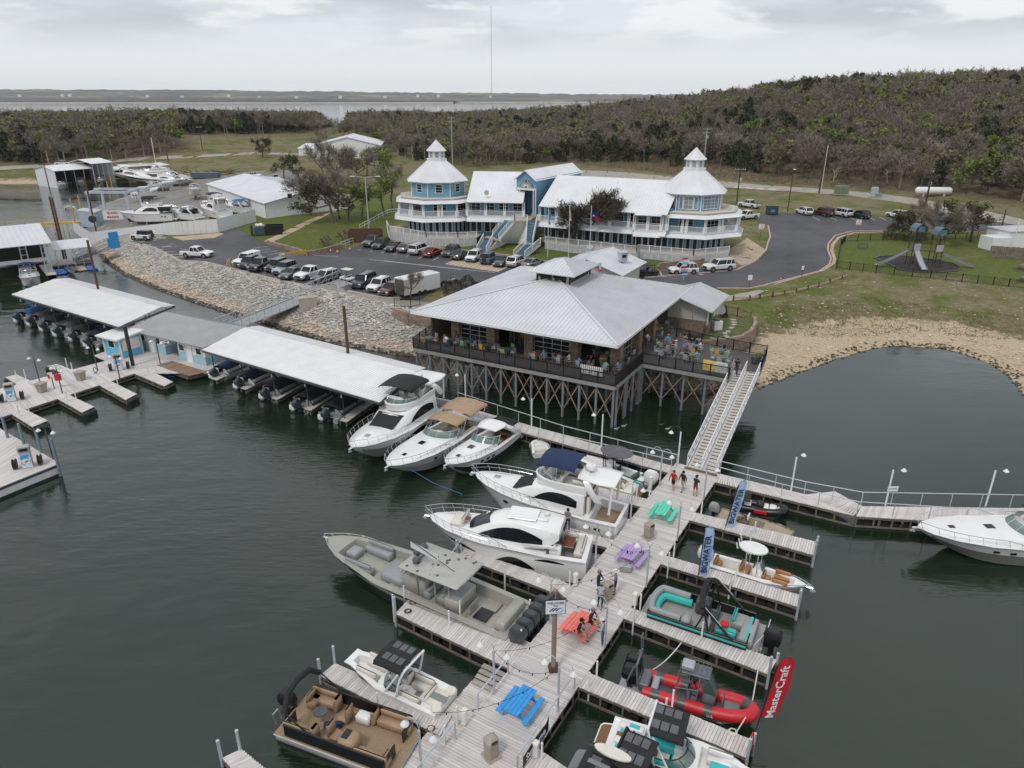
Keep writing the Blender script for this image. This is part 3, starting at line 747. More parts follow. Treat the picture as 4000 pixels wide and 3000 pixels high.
railing('pipe_railing','grey pipe railing on the boat side of the pier left of the ramp',[A((2620,1842)),A((2200,1742)),A((2010,1690))],mid=False)
railing('pipe_railing','grey pipe railing on the lake side of the pier right of the ramp',[A((2812,1848)),A((3140,1930)),A((3362,1972)),A((4060,1984))],mid=False)
railing('pipe_railing','grey pipe railing on the boat side of the bent pier, past the small black dinghy',[A((2800,1870)),A((3050,1940)),A((3345,2010)),A((4060,2056))],mid=False)
railing('pipe_railing','white pipe handrail down the left edge of the dock beside the lower landing',[dk(lw0-.1,Lw-.1),dk(lw1-4.1,Lw-.1)],posts=3.6,mid=False,r=.05)
railing('pipe_railing','white pipe handrail at the bottom left near the corner dock lamp',[dk(lw1-2.2,Lw-.1),dk(lw1+.5,Lw-.1)],posts=2.6,mid=False,r=.05)
sb0=s_of(A((2245,2690)))
railing('pipe_railing','white pipe handrail on the right dock edge opposite the blue picnic table',[dk(sb0,.12),dk(sb0+5.6,.12)],posts=5.6,mid=False,r=.05)
def gangway():
 b0,b1=A((2683,1822),1.05),A((2795,1850),1.05);t0,t1=at((2862,1446),4.25),at((2966,1456),4.25)
 root=thing('gangway','long double lane aluminium gangway with cleats sloping from the restaurant deck to the dock','gangway',(b0.x,b0.y,0));o=V3((b0.x,b0.y,0))
 B0,B1,T0,T1=b0-o,b1-o,t0-o,t1-o
 g=lambda u,v,dz=0.0:(B0.lerp(B1,u)).lerp(T0.lerp(T1,u),v)+V3((0,0,dz))
 pale=mat('pale_gangway_deck',(.50,.475,.44),.7,var=.1,scale=2)
 for l,(u0,u1)in enumerate(((.03,.475),(.525,.97))):
  MB().slab([g(u0,0),g(u1,0),g(u1,1),g(u0,1)],.06).mk('lane_deck',pale,root)
  n=34
  for i in range(n):
   v=(i+.6)/n;beam(g(u0+.09,v,.03),g(u1-.05,v,.03),.07,.05).mk('cleat',WDD,root)
 for u in(0.0,.5,1.0):
  beam(g(u,0,.0),g(u,1,.0),.08,.18).mk('side_beam',WP,root)
  tube([g(u,0,1.05),g(u,1,1.05)],.045,6).mk('handrail',WP,root)
  tube([g(u,0,.55),g(u,1,.55)],.03,5).mk('middle_rail',WP,root)
  n=15;mb=MB()
  for i in range(n+1):
   mb.tube([g(u,i/n),g(u,i/n,1.05)],.035,5)
   if i<n and u!=.5:mb.tube([g(u,i/n,.02),g(u,(i+.8)/n,1.0)],.022,4)
  mb.mk('rail_uprights',WP,root)
 MB().slab([g(-.06,0,-.06),g(1.06,0,-.06),g(1.06,-.055,-.085),g(-.06,-.055,-.085)],.03).mk('ramp_plate',BRNV,root)
gangway()
def truss_gangway(name,label,b0,b1,t0,t1,hgt,mt,nb,deckm):
 o=V3((b0.x,b0.y,0));root=thing(name,label,'gangway',o)
 B=[b0-o,b1-o,t0-o,t1-o];g=lambda u,v,dz=0.0:B[0].lerp(B[1],u).lerp(B[2].lerp(B[3],u),v)+V3((0,0,dz))
 MB().slab([g(.05,0),g(.95,0),g(.95,1),g(.05,1)],.06).mk('walkway',deckm,root)
 for u in(0,1):
  mb=MB();beam(g(u,0,0),g(u,1,0),.1,.14).mk('bottom_chord',mt,root);beam(g(u,0,hgt),g(u,1,hgt),.09,.09).mk('top_chord',mt,root)
  tube([g(u,0,hgt*.5),g(u,1,hgt*.5)],.03,4).mk('middle_rail',mt,root)
  for i in range(nb):
   mb.tube([g(u,i/nb),g(u,i/nb,hgt)],.035,4);mb.tube([g(u,i/nb),g(u,(i+1)/nb,hgt)],.028,4)
  mb.mk('truss_web',mt,root)
 return root
truss_gangway('truss_gangway','long grey truss gangway from the car park bank down to the grey roofed office dock',at((829,1290),.9),at((885,1302),.9),at((1325,1092),3.5),at((1376,1106),3.5),1.25,GALV,18,mat('grey_grating',(.30,.31,.32),.7,var=.1))
truss_gangway('truss_gangway','short grey truss gangway with blue gate at its top beside the white fence',at((283,1012),.8),at((300,1024),.8),at((430,956),2.8),at((445,968),2.8),1.3,ALU,9,WDD)
ab=MB();p0=og(R24(880,760));ab.box((p0.x,p0.y+1,p0.z+.5),(2.2,1.2,3.0),.35,1.05)
tag(ab.mk('gangway_abutment',CONC),'concrete footing block under the long truss gangway','abutment')
# lamps on the docks
def lamp_proto(two,h,colp):
 root=thing('dock_lamp','x','lamp',(0,0,0))
 tube([(0,0,0),(0,0,h)],.06,8).mk('lamp_pole',colp,root)
 for s in((-1,1)if two else(1,)):
  arm=[(s*.38*(1-cos(a)),0,h+.42*sin(a)*1.2)for a in[i*PI/9 for i in range(10)]]
  ao=tube(arm,.02,5).mk('gooseneck',DGY if colp is not GALV else GALV,root)
  sh=lathe([(.03,.12),(.07,.1),(.1,.03),(.19,-.04),(.20,-.09),(.0,-.09)],(s*.76,0,h),12).mk('lamp_shade',PLW,root,True)
  lathe([(0,-.1),(.06,-.12),(.07,-.17),(.0,-.2)],(s*.76,0,h),8).mk('bulb',PLW,sh,True)
 return root
dock_dir=atan2(mp.y,mp.x)
lampD=lamp_proto(True,2.75,GALV);lampS=lamp_proto(False,2.95,WP);lampB=lamp_proto(True,2.6,DGY)
LA=[(lampD,(2362,2530),DZ,'double gooseneck dock lamp on the right edge behind the man at the coral table',0),(lampD,(1930,2709),DZ,'double gooseneck dock lamp at the steps, number plate on its pole',0),(lampD,(2179,2779),DZ,'double gooseneck dock lamp above the black and blue banner',0),(lampD,(1648,3036),DZ,'double gooseneck dock lamp above the bow of the tan pontoon',0),(lampD,(2325,2213),DZ,'double gooseneck dock lamp between the stern platforms of the two big yachts',0),(lampD,(2524,2293),DZ,'double gooseneck dock lamp beside the lavender table',0),(lampD,(2645,2112),DZ,'double gooseneck dock lamp beside the mint table',0),(lampD,(2576,1899),DZ,'double gooseneck dock lamp by the stern of the grey topped boat',0),(lampD,(2748,1953),DZ,'double gooseneck dock lamp at the ramp foot by the bent pier',0),(lampD,(2462,2036),DZ,'double gooseneck dock lamp behind the stern of the navy topped yacht',0),(lampD,(2149,2437),DZ,'double gooseneck dock lamp half hidden behind the welcome sign',0),(lampS,(3089,1921),DZ,'single white pole lamp on the right pier, just left of the bend',.5),(lampS,(3458,1975),DZ,'single white pole lamp holding the no fishing notice',0),(lampS,(3849,1978),DZ,'single white pole lamp behind the cruiser with black canvas',0),(lampS,(1819,1574),DZ,'single white pole lamp behind the tan topped cruiser',PI),(lampS,(2076,1675),DZ,'single white pole lamp in the middle of the left pier',PI),(lampS,(2349,1742),DZ,'single white pole lamp on the left pier before the restaurant corner',PI),(lampS,(2647,1816),DZ,'single white pole lamp right at the foot of the double gangway',PI),(lampB,(156,1493),.7,'dark pole double lamp at the left end of the fuel dock',-.4),(lampB,(244,1536),.7,'dark pole double lamp beside the red extinguisher box',-.4),(lampB,(382,1448),.7,'dark pole double lamp with coiled hose before the blue kiosk',-.4),(lampB,(470,1486),.7,'dark pole double lamp in front of the kiosk fuel pump',-.4),(lampB,(626,1421),.7,'dark pole double lamp in front of the grey roofed office',-.4),(lampB,(208,1796),.9,'dark pole double lamp on the near left fuel platform',-.3)]
used=set()
for pr_,q,z,lab,rz in LA:
 r_=(dock_dir if pr_ is lampD else rz)
 if pr_ not in used:used.add(pr_);o=pr_;o.location=at(q,z);o.rotation_euler=(0,0,r_);o['label']=lab
 else:o=dup(pr_,at(q,z),r_,lab)
 o['group']='gooseneck lamps on the docks'
def strings(label,pts,sag=.5):
 o=Vector(pts[0]);root=thing('string_lights',label,'string lights',o);P=[]
 for i in range(len(pts)-1):
  a,b=Vector(pts[i])-o,Vector(pts[i+1])-o
  for k in range(11):
   f=k/10;p=a.lerp(b,f);P.append(p-V3((0,0,sag*4*f*(1-f))))
 tube(P,.012,3).mk('cable',BK,root)
 for i in range(1,len(P),2):
  p=P[i];lathe([(.0,.0),(.03,-.03),(.035,-.1),(0,-.15)],tuple(p),6).mk('bulb',BK,root)
lp=lambda q,h=2.7:at(q,DZ)+V3((0,0,h))
strings('string of bulbs zigzagging between the lamps over the lavender and coral tables',[lp((2325,2213)),lp((2524,2293)),lp((2149,2437)),lp((2362,2530))],.7)
strings('string of bulbs zigzagging between the lamps over the blue table',[lp((2362,2530)),lp((1930,2709)),lp((2179,2779)),lp((1700,2960))],.8)
# white mooring posts along the fingers
mpost=tube([(0,0,-.9),(0,0,1.05)],.05,7).mesh('mooring_post',WP)
MP=[((2738,2010),'at the inner end of the first right finger'),((2945,2090),'mid way along the first right finger, beside the jon boat'),((2930,2120),'on the near side of the first right finger'),((2631,2175),'at the inner end of the second right finger'),((2610,2212),'below the lavender table on the second right finger'),((2872,2260),'halfway along the second right finger by the brown seats'),((2852,2292),'near side middle of the second right finger'),((2500,2378),'at the inner end of the teal pontoon finger'),((2474,2430),'on the corner of the finger before the teal pontoon'),((2765,2465),'middle of the finger beside the teal pontoon stern'),((2740,2490),'middle of the finger above the red boat cabin'),((2330,2645),'at the inner end of the red boat finger, far side'),((2300,2690),'at the inner end of the red boat finger, near side'),((2625,2760),'middle of the red boat finger beside its hull'),((2598,2792),'near the tower of the wake boat'),((2116,2970),'at the bottom right corner of the dock by the banner'),((1580,2345),'at the tip of the long left finger, far side'),((1537,2380),'at the tip of the long left finger, near side'),((1797,2405),'halfway along the long finger beside the grey boat'),((1755,2445),'on the near side of the long left finger'),((2036,2520),'at the inner end of the long finger behind the black outboards'),((2070,2400),'on the dock edge left of the welcome sign'),((1802,2150),'at the tip of the finger behind the grey boat roof'),((2005,2190),'on the finger beside the coupe yacht, black ropes on it'),((1972,2260),'on the finger above the grey boat stern'),((2225,2290),'at the platform corner of the coupe yacht'),((2380,2100),'at the stern of the navy topped yacht'),((2485,1955),'at the inner end of the short beige boat finger'),((2535,1950),'at the stern of the white boat with grey oval top'),((1528,2700),'on the low finger beside the white bowrider seats'),((1478,2770),'on the low finger beside the tan captain chair'),((1787,2825),'at the swim platform of the white bowrider'),((1738,2900),'at the bow end of the tan pontoon')]
for i,(q,lab)in enumerate(MP):
 o=obj('mooring_post',mpost);o.location=at(q,DZ if i<29 else.6)
 tag(o,'short white mooring post '+lab,'post','white mooring posts along the dock fingers')
# picnic tables
def picnic(mt,label,qa,qb,L=1.85):
 a,b=at(qa,DZ+.75),at(qb,DZ+.75);m=(a+b)/2
 r=thing('picnic_table',label,'picnic table',(m.x,m.y,DZ),ang(a,b),'painted picnic tables on the main dock')
 for i in range(4):rbox((0,-.3+i*.2,.75),(L,.19,.045),.012).mk('top_board',mt,r)
 for s in(-1,1):
  rbox((0,s*.72,.45),(L,.27,.045),.012).mk('seat_board',mt,r)
  x=s*L*.33
  for t in(-1,1):beam((x,t*.28,.72),(x,t*.62,0),.045,.09).mk('leg',mt,r)
  beam((x,-.8,.40),(x,.8,.40),.045,.09).mk('cross_beam',mt,r)
  beam((x,0,.42),(s*.1,0,.72),.045,.08).mk('brace',mt,r)
 return r
picnic(MINT,'mint green picnic table on the dock near the ramp',R15(1540,727),R15(1460,848))
picnic(LAVEN,'lavender picnic table on the dock with bottles and papers on it',R15(1215,1195),R15(1115,1310))
picnic(CORAL,'coral red picnic table on the dock with two men sitting on it',R18(1300,222),R18(1190,345))
picnic(SKYB,'bright blue picnic table at the lower end of the dock',R18(808,867),R18(662,1057))
def bin_(q,label,z=DZ,s=1.0,rz=0.6):
 r=thing('litter_bin',label,'litter bin',at(q,z),rz,'fawn litter bins on the dock')
 rbox((0,0,.04),(.72*s,.72*s,.08),.02).mk('base',SOLAR,r)
 rbox((0,0,.52*s),(.5*s,.5*s,.9*s),.06,0,1.12).mk('bin_body',SOLAR,r)
 rbox((0,0,1.08*s),(.62*s,.6*s,.28*s),.1,0,.8).mk('lid',SOLAR,r)
 box((.0,-.3*s,1.07*s),(.3*s,.04,.12*s)).mk('slot',BK,r)
bin_(R15(1335,1105),'fawn litter bin between the mint and lavender tables');bin_(R14(1815,1300),'fawn litter bin with two men talking across it');bin_(R18(485,1445),'fawn litter bin at the bottom of the dock below the blue table')
def planter(q,label):
 r=thing('planter_bin',label,'planter',at(q,.7),-.3,'square fawn planters on the fuel dock')
 rbox((0,0,.45),(.62,.62,.9),.04,0,1.3).mk('pot',SOLAR,r);rbox((0,0,.93),(.92,.92,.12),.03).mk('rim',SOLAR,r)
planter(R6(703,960),'square fawn planter right of the red extinguisher box');planter(R6(368,1062),'square fawn planter left of the red extinguisher box')
# welcome sign on its rusty pile
b=at(R18(1020,700),DZ);zt=ztop(b,R14(1360,1225)[1])
sg=thing('welcome_sign','white welcome sign with blue wave logo high on a rusty steel pile','sign',b,.08)
tube([(0,0,-1.5),(0,0,zt-DZ)],.13,10).mk('pile',RUSTP,sg)
prism([(-.45,-.12),(.45,-.12),(.45,.12),(-.45,.12)],zt-DZ-.55,zt-DZ-.15,[(-.13,-.12),(.13,-.12),(.13,.12),(-.13,.12)]).mk('bracket',DGY,sg)
bd=rbox((0,-.17,zt-DZ-.92),(.98,.05,.82),.02).mk('board',WP,sg)
rbox((0,-.155,zt-DZ-.92),(1.04,.04,.88),.02).mk('board_rim',BK,sg)
INK=mat('navy_ink',(.01,.03,.09),.6);INKB=mat('light_blue_ink',(.05,.30,.60),.6)
lettering('WELCOME',.17,INK,bd,(0,-.198,zt-DZ-.66),(PI/2,0,0));lettering('TO',.15,INK,bd,(0,-.198,zt-DZ-.83),(PI/2,0,0))
m=MB()
for k in range(3):m.poly([(-.34+k*.15,-.199,zt-DZ-1.15),(-.24+k*.15,-.199,zt-DZ-1.15),(-.04+k*.15,-.199,zt-DZ-.95),(-.14+k*.15,-.199,zt-DZ-.95)])
m.mk('logo',INK,bd)
tube([(.02,-.199,zt-DZ-1.22),(.25,-.199,zt-DZ-1.2),(.38,-.199,zt-DZ-1.1),(.3,-.199,zt-DZ-1.0),(.15,-.199,zt-DZ-.98)],.018,4).mk('logo_swoosh',INKB,bd)
box((0,0,.15),(.5,.5,.25)).mk('pile_foot',BRR,sg)
# feather banners
def banner(name,label,q,z,h,w,mt,text,inkm,rz,tsize,tilt=.0,pole=True,z0=.8,extra=None):
 b=at(q,z);r=thing(name,label,'banner',b,rz,None);r.rotation_euler=(0,tilt,rz)
 tube([(0,0,-.3),(0,0,h*.92),(w*.25,0,h+z0*.2),(w*.7,0,h+z0*.15)],[.025,.02,.012,.008],6).mk('pole',BK,r)
 g=[]
 for i in range(15):
  f=i/14;zz=z0+(h-z0)*f
  ww=w*(1 if f<.86 else 1-((f-.86)/.14)**2*.45);ww=ww if f>.05 else w*.72
  g.append([(.03+ww*j/5,.05*sin(j*1.2+i*.7)*j/5,zz+(.16*(j/5)*(1 if f>.9 else 0)))for j in range(6)])
 c=sheet(g).mk('cloth',mt,r,True)
 lettering(text,tsize,inkm,c,(.03+w*.42,-.075,z0+(h-z0)*.46),(PI/2,-PI/2,0),True,.003)
 if extra:lettering(extra,tsize*.42,INKB,c,(.03+w*.82,-.085,z0+(h-z0)*.48),(PI/2,-PI/2,0),False,.003)
 tube([(0,0,z0),(0,0,h*.93)],.035,5).mk('pole_sleeve',BK,r)
 return r
PALEB=mat('pale_blue_fabric',(.42,.55,.78),.8,var=.2,scale=1.2)
banner('feather_banner','pale blue feather banner with dark letters standing beside the jon boat',R23(1035,985),DZ,3.75,.62,PALEB,'BIGWATER',INK,.15,.55,.17,True,.25,'MARINE')
banner('feather_banner','pale blue feather banner with dark letters standing in front of white console boat stern',R20(802,1130),DZ,3.65,.6,PALEB,'BIGWATER',INK,.0,.54,.02,True,.25,'BOAT CLUB')
WINK=mat('white_ink',(.8,.8,.8),.6)
banner('feather_banner','tall red feather banner with white lettering at the outer end of a finger',R19(1655,1030),DZ-.2,4.3,.95,REDF,'MasterCraft',WINK,.22,.62,.14,True,1.0)
ts=thing('teardrop_sign','small red teardrop sign with white letters at the finger end below the tall red banner','sign',at(R19(1600,1180),DZ),.9)
tube([(0,0,-.2),(0,0,.9)],.03,6).mk('pole',GALV,ts)
c=prism([(.34*sin(t)*(1-.35*cos(t)),.62*cos(t))for t in[2*PI*k/16 for k in range(16)]],-.02,.02).mk('board',REDF,ts);c.location=(0,-.05,.55);c.rotation_euler=(PI/2,0,0)
lettering('MasterCraft',.17,WINK,c,(0,0,.03),(0,0,PI/2),True)
bl=thing('leaning_banner','black and blue banner with white lettering tied along the dock handrail','banner',dk(sb0+3.0,-.02),atan2(md.y,md.x))
mdk=mat('black_blue_fabric',(.012,.013,.016),.7,var=0,scale=.9,col2=(.01,.10,.32),contrast=(.35,.5))
c=sheet([[(x,.02*sin(x*3+zz),.12+zz*(.72 if x>.2 else.95))for zz in(0,.5,1.0)]for x in[i*.3 for i in range(9)]]).mk('cloth',mdk,bl,True)
lettering('Supreme',.5,WINK,c,(1.25,.035,.5),(PI/2,0,PI),True)
for q,lab in((R14(1543,1190),'white utility pedestal by the coupe yacht platform'),(R14(2055,1360),'white utility pedestal before the bow of the teal pontoon'),(R17(2005,1050),'white utility pedestal behind the bowrider platform'),(R18(870,1450),'white utility pedestal below the black and blue banner'),(R15(1355,560),'white utility pedestal behind the white outboard')):
 r=thing('utility_pedestal',lab,'pedestal',at(q,DZ),dock_dir,'white utility pedestals along the dock')
 rbox((0,0,.42),(.24,.28,.8),.05).mk('pedestal_body',PLW,r);rbox((0,0,.86),(.27,.31,.08),.03).mk('cap',CREAM,r)
cl=thing('cool_box','light grey cool box on the dock in front of the lavender table','cool box',at(R15(1088,1465),DZ),dock_dir+.3)
rbox((0,0,.2),(.72,.42,.38),.05).mk('box_body',GRYV,cl);rbox((0,0,.43),(.75,.45,.1),.04).mk('lid',LGREYP,cl)
for s in(-1,1):box((s*.2,-.22,.36),(.06,.03,.14)).mk('latch',BK,cl)
for q,lab in((R15(540,1050),'left shoe'),(R15(575,1058),'right shoe')):
 m=rbox((0,0,.05),(.27,.1,.09),.03);o=m.mk('shoe',RUBBER);o.location=at(q,DZ);o.rotation_euler=(0,0,.3);tag(o,'dark shoe left on the finger behind the two men, '+lab,'shoe','pair of shoes on the finger')
for q,lab in((R15(1108,1275),'black bottle on the lavender table'),(R15(1140,1290),'clear bottle on the lavender table')):
 o=lathe([(.04,0),(.045,.15),(.015,.2),(.015,.26)],(0,0,0),8).mk('bottle',BK if 'black' in lab else GLASST);o.location=at(q,DZ+.78);tag(o,lab,'bottle')
nf=thing('fishing_notice','small white notice plate on the middle lamp pole of the right pier','sign',at((3470,1975),DZ),0)
bb=rbox((0,-.09,1.45),(.75,.03,.42),.01).mk('board',WP,nf);lettering('NO FISHING',.12,INK,bb,(0,-.11,1.45),(PI/2,0,0),True)
# boats
GT=mat('green_tint_glass',(.10,.17,.15),.05,var=.1,alpha=.72)
class Hull:
 def __init__(s,L,B,zs,zb,stern=.9,fine=.45,p=2.2,rake=.14,tip=.06,sh=1.7):
  s.L,s.B,s.zs,s.zb,s.stern,s.fine,s.p,s.rake,s.tip,s.sh=L,B,zs,zb,stern,fine,p,rake,tip,sh
 def w(s,t):
  b=s.B/2
  if t<s.fine:return b*(s.stern+(1-s.stern)*sin(min(1,t/s.fine)*PI/2))
  return max(s.tip,b*(1-min(1,(t-s.fine)/(1-s.fine))**s.p)**.66)
 def z(s,t):return s.zs+(s.zb-s.zs)*max(0,t)**s.sh
 def side(s,t,f,off=0.0):
  """point on the starboard-agnostic side: t along, f from chine 0 to sheer 1"""
  w=s.w(t);wc=w*(.9-.45*t**3);zc=.06+.78*t**8*s.z(t)
  y=wc+(w-wc)*f**1.25;z=zc+(s.z(t)-zc)*f
  x=s.L*t*(1-s.rake*t**3*(1-min(1,z/s.z(t))))
  return(x,y+off,z)
 def mk(s,root,m,name='hull',n=16):
  rings=[]
  for i in range(n+1):
   t=(i/n)**.85;h=[s.side(t,f)for f in(0,.3,.65,.92,1)];kz=-.45+(s.zb*.82+.45)*t**9;k=(s.L*t*(1-s.rake*t**3*(1-max(0,kz)/s.z(t))),0,kz)
   P=h[::-1]+[k]+[(x,-y,z)for x,y,z in h];rings.append(P)
  mb=MB();mb.loft(rings,False);mb.poly(rings[0]);mb.poly(rings[-1][::-1])
  return mb.mk(name,m,root,38)
 def strip(s,root,t0,t1,f0,f1,m,name,n=14,off=.015,sides=(1,-1)):
  r=None
  for sd in sides:
   g=[]
   for i in range(n+1):
    u=i/n;t=lerp(t0,t1,u);a=f0(u)if callable(f0)else f0;b=f1(u)if callable(f1)else f1
    g.append([(x,sd*y,z)for x,y,z in(s.side(t,a,off),s.side(t,(a+b)/2,off),s.side(t,b,off))])
   r=sheet(g).mk(name,m,root,True)
  return r
 def deck(s,root,m,prof,name='deck'):
  """prof rows: (t, side deck width, height of inner part over the sheer, crown)"""
  rings=[]
  for t,gw,h,cr in prof:
   w=s.w(t);z=s.z(t);x=s.L*t;gi=max(.02,w-gw)
   P=[(x,w,z),(x,w-.02,z+.04),(x,gi,z+.05),(x,max(.015,gi-.05-abs(h)*.08),z+h),(x,gi*.5,z+h+cr*.75),(x,0,z+h+cr)]
   rings.append(P+[(a,-b,c)for a,b,c in P[-2::-1]])
  return MB().loft(rings,False).mk(name,m,root,40)
 def rail(s,root,t0,h=.65,m=None,step=7,inset=.08,mid=True,name='bow_rail',back=.25):
  ts=[lerp(t0,.985,i/step)for i in range(step+1)]
  top=[(s.L*t*1.01+.1,s.w(t)-inset,s.z(t)+.05+h*min(1,.15+i/back/step))for i,t in enumerate(ts)]
  full=top+[(s.L*1.015+.15,0,s.zb+.05+h)]+[(x,-y,z)for x,y,z in top[::-1]]
  r=tube(full,.022,5).mk(name,m or CRM,root)
  if mid:tube([(x,y,z-h*.48)for x,y,z in full[2:-2]],.013,4).mk('lower_rail',m or CRM,r)
  for i,t in enumerate(ts[1:],1):
   for sd in(1,-1):tube([(s.L*t,sd*(s.w(t)-inset),s.z(t)+.03),(top[i][0],sd*top[i][1],top[i][2])],.016,4).mk('stanchion',m or CRM,r)
  return r
def boat(name,label,cat,bow,stern,zb,zst,L=None,group=None):
 b,s=at(bow,zb),at(stern,zst);d=V3((b.x-s.x,b.y-s.y));l=d.length
 r=thing(name,label,cat,(s.x,s.y,0),atan2(d.y,d.x),group)
 if L:r.location=(b.x-d.x/l*L,b.y-d.y/l*L,0)
 return r,(L or l)
def cabin(root,secs,m,name='cabin',smooth=45):
 """secs rows: (x, half width low, half width high, z low, z high, crown)"""
 rings=[]
 for x,a,b,z0,z1,cr in secs:
  P=[(x,a,z0),(x,lerp(a,b,.5),lerp(z0,z1,.5)),(x,b,z1-.06),(x,b-.08,z1),(x,b*.5,z1+cr*.75),(x,0,z1+cr)]
  rings.append(P+[(q[0],-q[1],q[2])for q in P[-2::-1]])
 mb=MB();mb.loft(rings,False);mb.poly(rings[0]);mb.poly(rings[-1][::-1]);return mb.mk(name,m,root,smooth)
def cab_at(secs,x,f):
 for i in range(len(secs)-1):
  a,b=secs[i],secs[i+1]
  if a[0]<=x<=b[0]or i==len(secs)-2:
   u=max(0,min(1,(x-a[0])/max(1e-6,b[0]-a[0])));q=[lerp(a[k],b[k],u)for k in range(6)]
   return(x,lerp(q[1],q[2],f),lerp(q[3],q[4],f))
def cab_window(root,secs,x0,x1,f0,f1,m=None,name='side_window',off=.02,n=12):
 for sd in(1,-1):
  g=[]
  for i in range(n+1):
   u=i/n;x=lerp(x0,x1,u);a=f0(u)if callable(f0)else f0;b=f1(u)if callable(f1)else f1
   p,q=cab_at(secs,x,a),cab_at(secs,x,b);g.append([(p[0],sd*(p[1]+off),p[2]),(q[0],sd*(q[1]+off),q[2])])
  sheet(g).mk(name,m or GLD,root,True)
def panel4(root,a,b,c,d,m,name,n=6,bulge=.0):
 g=[]
 for i in range(n+1):
  u=i/n;p,q=vl(a,b,u),vl(d,c,u);k=4*u*(1-u)*bulge
  g.append([tuple(p+V3((k,0,0))),tuple(q+V3((k*.8,0,0)))])
 return sheet(g,.02).mk(name,m,root,True)
def wrap_screen(root,xc,ax,by,z0,z1,m=GT,lean=.45,a1=105,n=14,mull=5,fr=CRM,name='windshield'):
 lo=[];hi=[]
 for i in range(n+1):
  t=rad(-a1+2*a1*i/n);lo.append((xc+ax*cos(t),by*sin(t),z0));hi.append((xc-lean+ax*.92*cos(t),by*.92*sin(t),z1-.12*(1-max(0,cos(t)))))
 w=sheet([[a,b]for a,b in zip(lo,hi)]).mk(name,m,root,True)
 tube(hi,.03,5).mk('screen_top_frame',fr,w);tube(lo,.03,5).mk('screen_sill',fr,w)
 for k in range(mull+1):
  i=round(n*k/mull);tube([lo[i],hi[i]],.022,4).mk('mullion',fr,w)
 return w
def canopy(root,x0,x1,w,z,m,crown=.2,drop=.12,name='bimini_top',legs=None,fr=CRM,slope=0.0,bows=3):
 g=[]
 for i in range(9):
  u=i/8;x=lerp(x0,x1,u);e=sin(PI*u)*crown*.4
  row=[(x,y*w/2,z+slope*u+crown*(1-y*y)+e-(drop if abs(y)>.98 else 0))for y in(-1,-.95,-.6,-.2,.2,.6,.95,1)]
  g.append(row)
 c=sheet(g,.04).mk(name,m,root,60)
 if legs is not None:
  for sd in(-1,1):
   xm=(x0+x1)/2
   for k in range(bows):tube([(xm+(k-1)*.15,sd*w/2*.96,legs),(lerp(x0,x1,.06+.44*k*2/(bows-1)if bows>1 else.5),sd*w/2*.95,z+slope*.5)],.022,4).mk('bimini_bow',fr,c)
 return c
def outboard(root,x,y,z,s=1.0,m=BK,tilt=0.0,name='outboard_motor',cowl=None):
 mo=bpy.data.objects.new(name,None)
 mb=MB();mb.box((-.3*s,0,-.35*s),(.26*s,.16*s,1.0*s));mb.lathe([(.05*s,-.3*s),(.09*s,0),(.05*s,.35*s)],(-.3*s,0,-.8*s),8)
 mb.box((-.3*s,0,-.62*s),(.5*s,.3*s,.03*s));mb.box((-.08*s,0,.0),(.22*s,.34*s,.4*s))
 o=mb.mk(name,m,root);o.location=(x,y,z);o.rotation_euler=(0,tilt,0)
 MB().loft([[(cx*s,cy*s,cz*s)for cx,cy in pts]for cz,pts in((.02,[(-.62,-.2),(-.05,-.22),(.1,-.12),(.1,.12),(-.05,.22),(-.62,.2)]),(.3,[(-.7,-.26),(-.1,-.28),(.14,-.16),(.14,.16),(-.1,.28),(-.7,.26)]),(.62,[(-.68,-.24),(-.15,-.25),(.08,-.14),(.08,.14),(-.15,.25),(-.68,.24)]),(.78,[(-.55,-.15),(-.2,-.17),(-.05,-.09),(-.05,.09),(-.2,.17),(-.55,.15)]))],True,True).mk('cowl',cowl or m,o,50)
 return o
def seat(root,x,y,z,m,w=.55,d=.55,back=.55,face=1,name='helm_seat',bm=None):
 o=rbox((x,y,z+.22),(d,w,.22),.07).mk(name,m,root,50)
 rbox((x-face*d*.42,y,z+.22+back/2),(.16,w,back),.06).mk('seat_back',bm or m,o,50);box((x,y,z+.06),(.2,.2,.12)).mk('pedestal',GRYV,o);return o
def bench(root,x,y,z,lx,ly,m,back=None,name='bench_seat',h=.42,bm=None):
 o=rbox((x,y,z+h/2),(lx,ly,h),.06).mk(name,m,root,50)
 if back:
  dx,dy=back;rbox((x+dx*(lx/2-.08),y+dy*(ly/2-.08),z+h+.16),(lx if dy else.18,ly if dx else.18,.36),.06).mk('seat_back',bm or m,o,50)
 return o
def hatch(root,x,y,z,lx,ly,m=GLD):
 f=rbox((x,y,z),(lx+.1,ly+.1,.05),.02).mk('hatch_frame',PLW,root);rbox((x,y,z+.025),(lx,ly,.05),.02).mk('deck_hatch',m,f)
def table(root,x,y,z,lx,ly,m,h=.62):
 t=rbox((x,y,z+h),(lx,ly,.05),.02).mk('cockpit_table',m,root);tube([(x,y,z),(x,y,z+h)],.04,6).mk('table_leg',CRM,t)
def anchor(root,H_):
 rbox((H_.L+.12,0,H_.zb-.02),(.5,.22,.08),.03).mk('bow_roller',CRM,root);prism([(H_.L+.2,-.12),(H_.L+.5,0),(H_.L+.2,.12)],H_.zb-.28,H_.zb-.16).mk('anchor',GALV,root)
def arch(root,x0,x1,w,z0,z1,m,th=.16,name='radar_arch',wid=.5):
 g=[]
 for i in range(13):
  t=PI*i/12;y=-cos(t)*w/2;f=sin(t)**.55;x=lerp(x0,x1,f);z=lerp(z0,z1,f);g.append([(x-wid/2,y,z),(x+wid/2,y,z+.02),(x+wid/2,y*.94,z-th),(x-wid/2,y*.94,z-th)])
 return MB().loft(g,True,True).mk(name,m,root,50)
